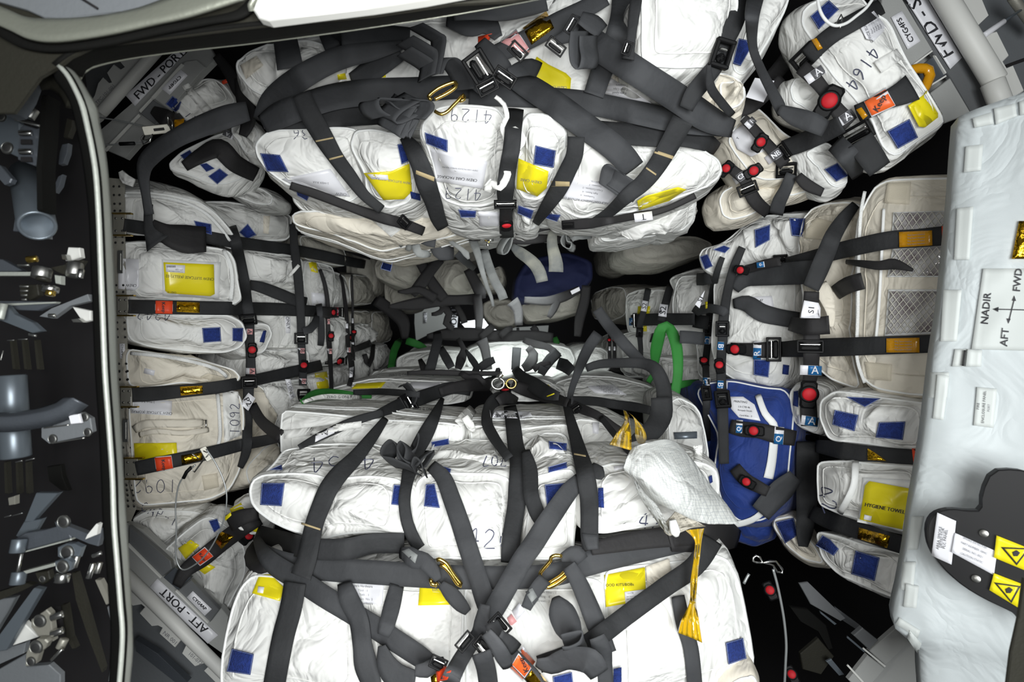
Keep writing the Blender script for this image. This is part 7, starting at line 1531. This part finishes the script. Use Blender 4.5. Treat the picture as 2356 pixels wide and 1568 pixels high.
cloth('amber_film', ['1230,300,1.02 1270,330,1.02', '1275,340,1.02 1310,370,1.02', '1290,400,1.02 1355,430,1.02', '1290,480,1.03 1370,500,1.03', '1310,530,1.04 1345,535,1.04'], 'amber_film', 'second amber film strip curling right of the flared scrap', 'film')
fr('O')
cloth('amber_film', ['1610,70,1.0 1750,50,1.0', '1680,150,1.0 1730,160,1.0', '1675,300,.99 1720,300,.99', '1650,450,.98 1705,450,.98', '1640,620,.96 1690,620,.97', '1570,760,.95 1710,760,.95', '1545,850,.94 1735,935,.94'], 'amber_film', 'long amber film strip hanging over the bottom right bag', 'film')
# ---- cable loops ----
def cable(label, s, d, r=.0017, m='cable_steel', tilt=0):
    q = pts(s); q = [a if len(a) > 2 else (a[0], a[1], 0) for a in q]; return tube('wire_cable', [P(a[0], a[1], d+a[2]) for a in cat_rom(q, 6)], r, m, None, label=label, cat='cable')
fr('C')
c = cable('steel wire loop hanging from the lowest port strap', '1240,190 1180,250 1135,320 1115,450 1120,600 1115,740 1130,820 1160,855 1210,840 1290,780 1360,680 1420,540 1440,400 1420,290 1370,180 1310,90', 1.26)
tube('black_sleeve', [P(*pts(a)[0][:2], 1.26) for a in ('1165,275', '1185,235', '1215,205')], .004, 'black_plastic', c); 
fx = frame_at(*pts('1310,120')[0], -60, dd=1.27); V, Fc = [], []; box_geo(V, Fc, fx, -17, 17, -7, 7, 0, 2); mk('end_plate', V, Fc, 'plate_metal', c, smooth=False)
tube('snap_link', [P(*pts(a)[0][:2], 1.262) for a in ('1240,190', '1205,215', '1235,235', '1290,160', '1330,120', '1290,100', '1220,120', '1260,150')], .0018, 'bright_steel', c)
fr('A')
c = cable('thin steel wire reaching left from the snap plate in the upper left bay', '700,845 800,860 900,880 1050,912', 1.33, .0020); fx = frame_at(*pts('1130,935')[0], 6, dd=1.32); V, Fc = [], []; box_geo(V, Fc, fx, -28, 28, -10, 10, 0, 3); mk('snap_plate', V, Fc, 'plate_metal', c, smooth=False)
V, Fc = [], []; box_geo(V, Fc, fx, -6, 16, -3, 3, 3, 4.5); mk('plate_slot', V, Fc, 'hole', c, smooth=False)
tube('snap_ring', [P(*pts(a)[0][:2], 1.31) for a in ('1215,840', '1245,880', '1240,925', '1215,900', '1210,860')], .002, 'bright_steel', c, closed=True)
c = cable('second thin wire with a black sleeve below the snap plate', '740,1046 850,1042 960,1034 1050,1030', 1.33, .0020); tube('black_sleeve', [P(*pts(a)[0][:2], 1.325) for a in ('865,1038', '970,1034')], .0045, 'black_plastic', c)
tube('snap_ring', [P(*pts(a)[0][:2], 1.31) for a in ('1060,940', '1020,1000', '1035,1040', '1080,1020', '1100,970', '1070,1010', '1030,1010')], .0022, 'bright_steel', c, closed=True)
fr('G')
c = cable('white sheathed wire loop at the top of the upper right bay', '645,-30 660,60 700,130 760,165 830,150 900,100 960,50 1010,-20', 1.08, .0030, 'piping_white'); tube('snap_ring', [P(*pts(a)[0][:2], 1.08) for a in ('770,150', '800,95', '810,120', '790,180')], .0018, 'bright_steel', c, closed=True)
fr('R')
c = cable('pale wire hanging in the dark lower right gap', '430,530 460,640 490,780 515,930 530,1100 525,1250 515,1450', 1.15, .0027, 'cable_steel')
tube('snap_hook', [P(*pts(a)[0][:2], 1.15) for a in ('280,440', '300,425', '330,440', '350,480', '300,480', '275,465')], .0024, 'bright_steel', c, closed=True); tube('snap_link', [P(*pts(a)[0][:2], 1.15) for a in ('350,480', '400,470', '450,470', '500,530', '500,560', '460,550', '430,500', '400,490')], .0024, 'bright_steel', c, closed=True)
cable('short pale wire end left of the snap hook in the dark gap', '205,640 225,600 245,565', 1.16, .003, 'cable_steel')
fr('A')
o = slab('torn_tape', '850,1240 880,1225 920,1260 970,1290 950,1345 880,1320 860,1290', 1.34, .006, 'white_fabric', label='torn white tape scrap above the port rail', cat='tape', smooth=True)
fr('0')
# ---- white insulated cover at the right edge ----
cov = None
def cover():
    """padded fabric panel standing on edge, near the camera"""
    L = [(2206, 268), (2200, 340), (2194, 430), (2186, 520), (2178, 600), (2168, 700), (2152, 800), (2140, 900), (2128, 1000), (2112, 1100), (2098, 1180), (2088, 1260), (2072, 1350), (2058, 1440), (2112, 1490), (2120, 1560), (2124, 1620)]
    n = 40; m_ = 44; V = []; uv = []
    Lc = cat_rom(L, 6)
    for j in range(m_):
        t = j/(m_-1); xl, yl = Lc[int(t*(len(Lc)-1))]
        for i in range(n):
            u = i/(n-1); x = lerp(xl, 2620, u); y = yl+lerp(0, lerp(-150, 130, t), u)
            d = lerp(.98, .80, u); p = P(x, y, d)
            e = min(u*9, 1)*1.0; puff = (1-(1-e)**2)*.012
            f = noise.noise(p*7)*.007+noise.noise(p*17+Vector((3, 1, 2)))*.003+max(0, 1-abs(noise.noise(p*9+Vector((7, 7, 7))))*3)**2*.004
            V.append(p+Vector((-.3, -1, 0))*(puff+f*e)); uv.append((u, t))
    N0 = len(V); V += [v+Vector((.35, .75, 0)).normalized()*.05 for v in V]; uv += uv; Fc = []
    for j in range(m_-1):
        for i in range(n-1): a = j*n+i; Fc.append((a, a+n, a+n+1, a+1)); Fc.append((N0+a, N0+a+1, N0+a+n+1, N0+a+n))
    rim = list(range(n))+[j*n+n-1 for j in range(1, m_)]+[(m_-1)*n+i for i in range(n-2, -1, -1)]+[j*n for j in range(m_-2, 0, -1)]
    for k in range(len(rim)): a, b = rim[k], rim[(k+1) % len(rim)]; Fc.append((a, b, N0+b, N0+a))
    o = mk('insulated_cover', V, Fc, 'panel_fabric', None, uv=uv, label='padded white fabric cover with direction arrows at the right edge', cat='cover'); reg(V, Fc, 'cover'); return o
cov = cover()
fr('S')
for q in ('420,160 520,130 530,190 430,210', '530,110 640,85 650,150 540,195', '660,75 800,45 800,120 665,145', '385,305 475,295 465,430 375,440', '340,625 425,615 405,890 325,890', '270,1045 365,1045 340,1310 255,1310', '200,1470 300,1470 290,1600 190,1600'):
    patch(cov, 'hook_tape', q, 'panel_tape', off=.0025)
fr('K')
for q in ('1730,30 1810,40 1770,330 1700,320', '1560,960 1640,960 1600,1180 1530,1180', '1500,1260 1590,1260 1570,1460 1490,1440'): patch(cov, 'hook_tape', q, 'panel_tape', off=.0025)
fr('R')
for q in ('1450,640 1550,660 1530,830 1430,820', '1400,900 1560,1000 1540,1060 1370,950', '1480,1000 1570,1100 1540,1180 1460,1060'): patch(cov, 'hook_tape', q, 'panel_tape', off=.0025)
fr('S')
amber(cov, '660,690 730,690 730,885 622,885'); 
o = patch(cov, 'arrow_card', '475,935 760,935 760,1360 415,1350', 'panel_tape', off=.002)
text(o, 'NADIR', '492,1142', 24, 84, bold=1); text(o, 'FWD', '655,995', 24, 84, bold=1); text(o, 'AFT', '588,1290', 24, 84, bold=1)
for q in ('540,1142 760,1147 760,1152 540,1147', '634,1095 638,1095 612,1200 608,1200', '525,1144 555,1133 553,1158', '636,1075 625,1100 645,1102', '606,1218 597,1192 617,1194'): patch(o, 'arrow', q, 'ink', off=.0015, regit=False)
for q in ('330,1350 395,1350 385,1440 315,1440', '395,1350 470,1355 465,1440 385,1440'): patch(cov, 'hook_tape', q, 'panel_tape', off=.0025)
patch(cov, 'slot', '376,1355 388,1356 378,1437 364,1436', 'hole', off=.004)
fr('0')
o = patch(cov, 'name_card', '2248,890 2294,894 2286,984 2240,978', 'panel_tape', off=.002); text(o, 'FIRE', '2251,934', 8.5, 86, m='ink'); text(o, 'ENCLOSURE PANEL', '2264,936', 8.5, 86, m='ink'); text(o, 'PORT', '2276,938', 7, 86, m='grey_ink')
# black recess plate with cards and warning stickers
fr('R')
bp = slab('black_mount_plate', '1610,210 1640,130 1700,85 1800,65 1920,80 2040,80 2040,-60 2120,-230 2300,-240 2450,-200 2700,-100 2700,1100 2380,1000 2300,880 2200,830 2050,760 1900,670 1780,570 1700,480 1650,400 1620,320', (.90, .78, .78, .90), .012, 'black_panel', ex=(.3, 1, 0), label='black plate with warning stickers fixed on the white cover', cat='plate', rnd=1)
o = patch(bp, 'name_card', '1690,95 1835,160 1800,495 1645,425', 'white_card', off=.004); text(o, 'AREA SMOKE', '1705,290', 9, 82, m='ink'); text(o, 'DETECTOR', '1728,290', 9, 82, m='ink'); text(o, 'PLC PANEL', '1752,300', 9, 82, m='ink')
o = patch(bp, 'printed_strip', '1826,250 2150,395 2125,575 1800,400', 'white_card', off=.003)
for i, t in enumerate(('SMOKE DETECTOR', 'PART NUMBER 10042', 'SERIAL NO. 0021', 'CAUTION STATIC')): text(o, t, f'{1980-i*8},{330+i*38}', 7, -24, m='grey_ink')
for q, tq in (('2145,270 2420,380 2390,550 2125,440', '2180,360 2400,370 2300,500'), ('2125,560 2360,650 2320,830 2090,690', '2125,630 2330,660 2260,790')):
    o = patch(bp, 'warning_sticker', q, 'yellow_card', off=.003); i = patch(o, 'triangle', tq, 'ink', off=.001, regit=True); c = pts(tq); cx, cy = sum(a[0] for a in c)/3, sum(a[1] for a in c)/3
    f0 = _fr; fr('0'); i2 = patch(i, 'triangle_field', [(cx+(a[0]-cx)*.78, cy+(a[1]-cy)*.78) for a in c], 'yellow_card', off=.001); patch(i2, 'pictogram', [(cx-8, cy-3), (cx+2, cy-8), (cx+10, cy-2), (cx+4, cy+6), (cx-5, cy+6)], 'ink', off=.001); _fr = f0
fr('R')
for x, y in ((2050, 255), (1990, 603)):
    p = pts(f'{x},{y}')[0]; fx = frame_at(p[0], p[1], 0, .002); V, Fc = [], []; cyl_geo(V, Fc, fx, 0, 0, 9, 0, 2); mk('screw', V, Fc, 'steel', bp)
fr('0')
slab('trim_edge', '2358,1330 2346,1420 2328,1500 2316,1600 2420,1600 2420,1330', .62, .004, 'frame_paint', ex=(0, 1, 0), label='dark hatch edge at the lower right corner of the view', cat='frame')
fr('0')
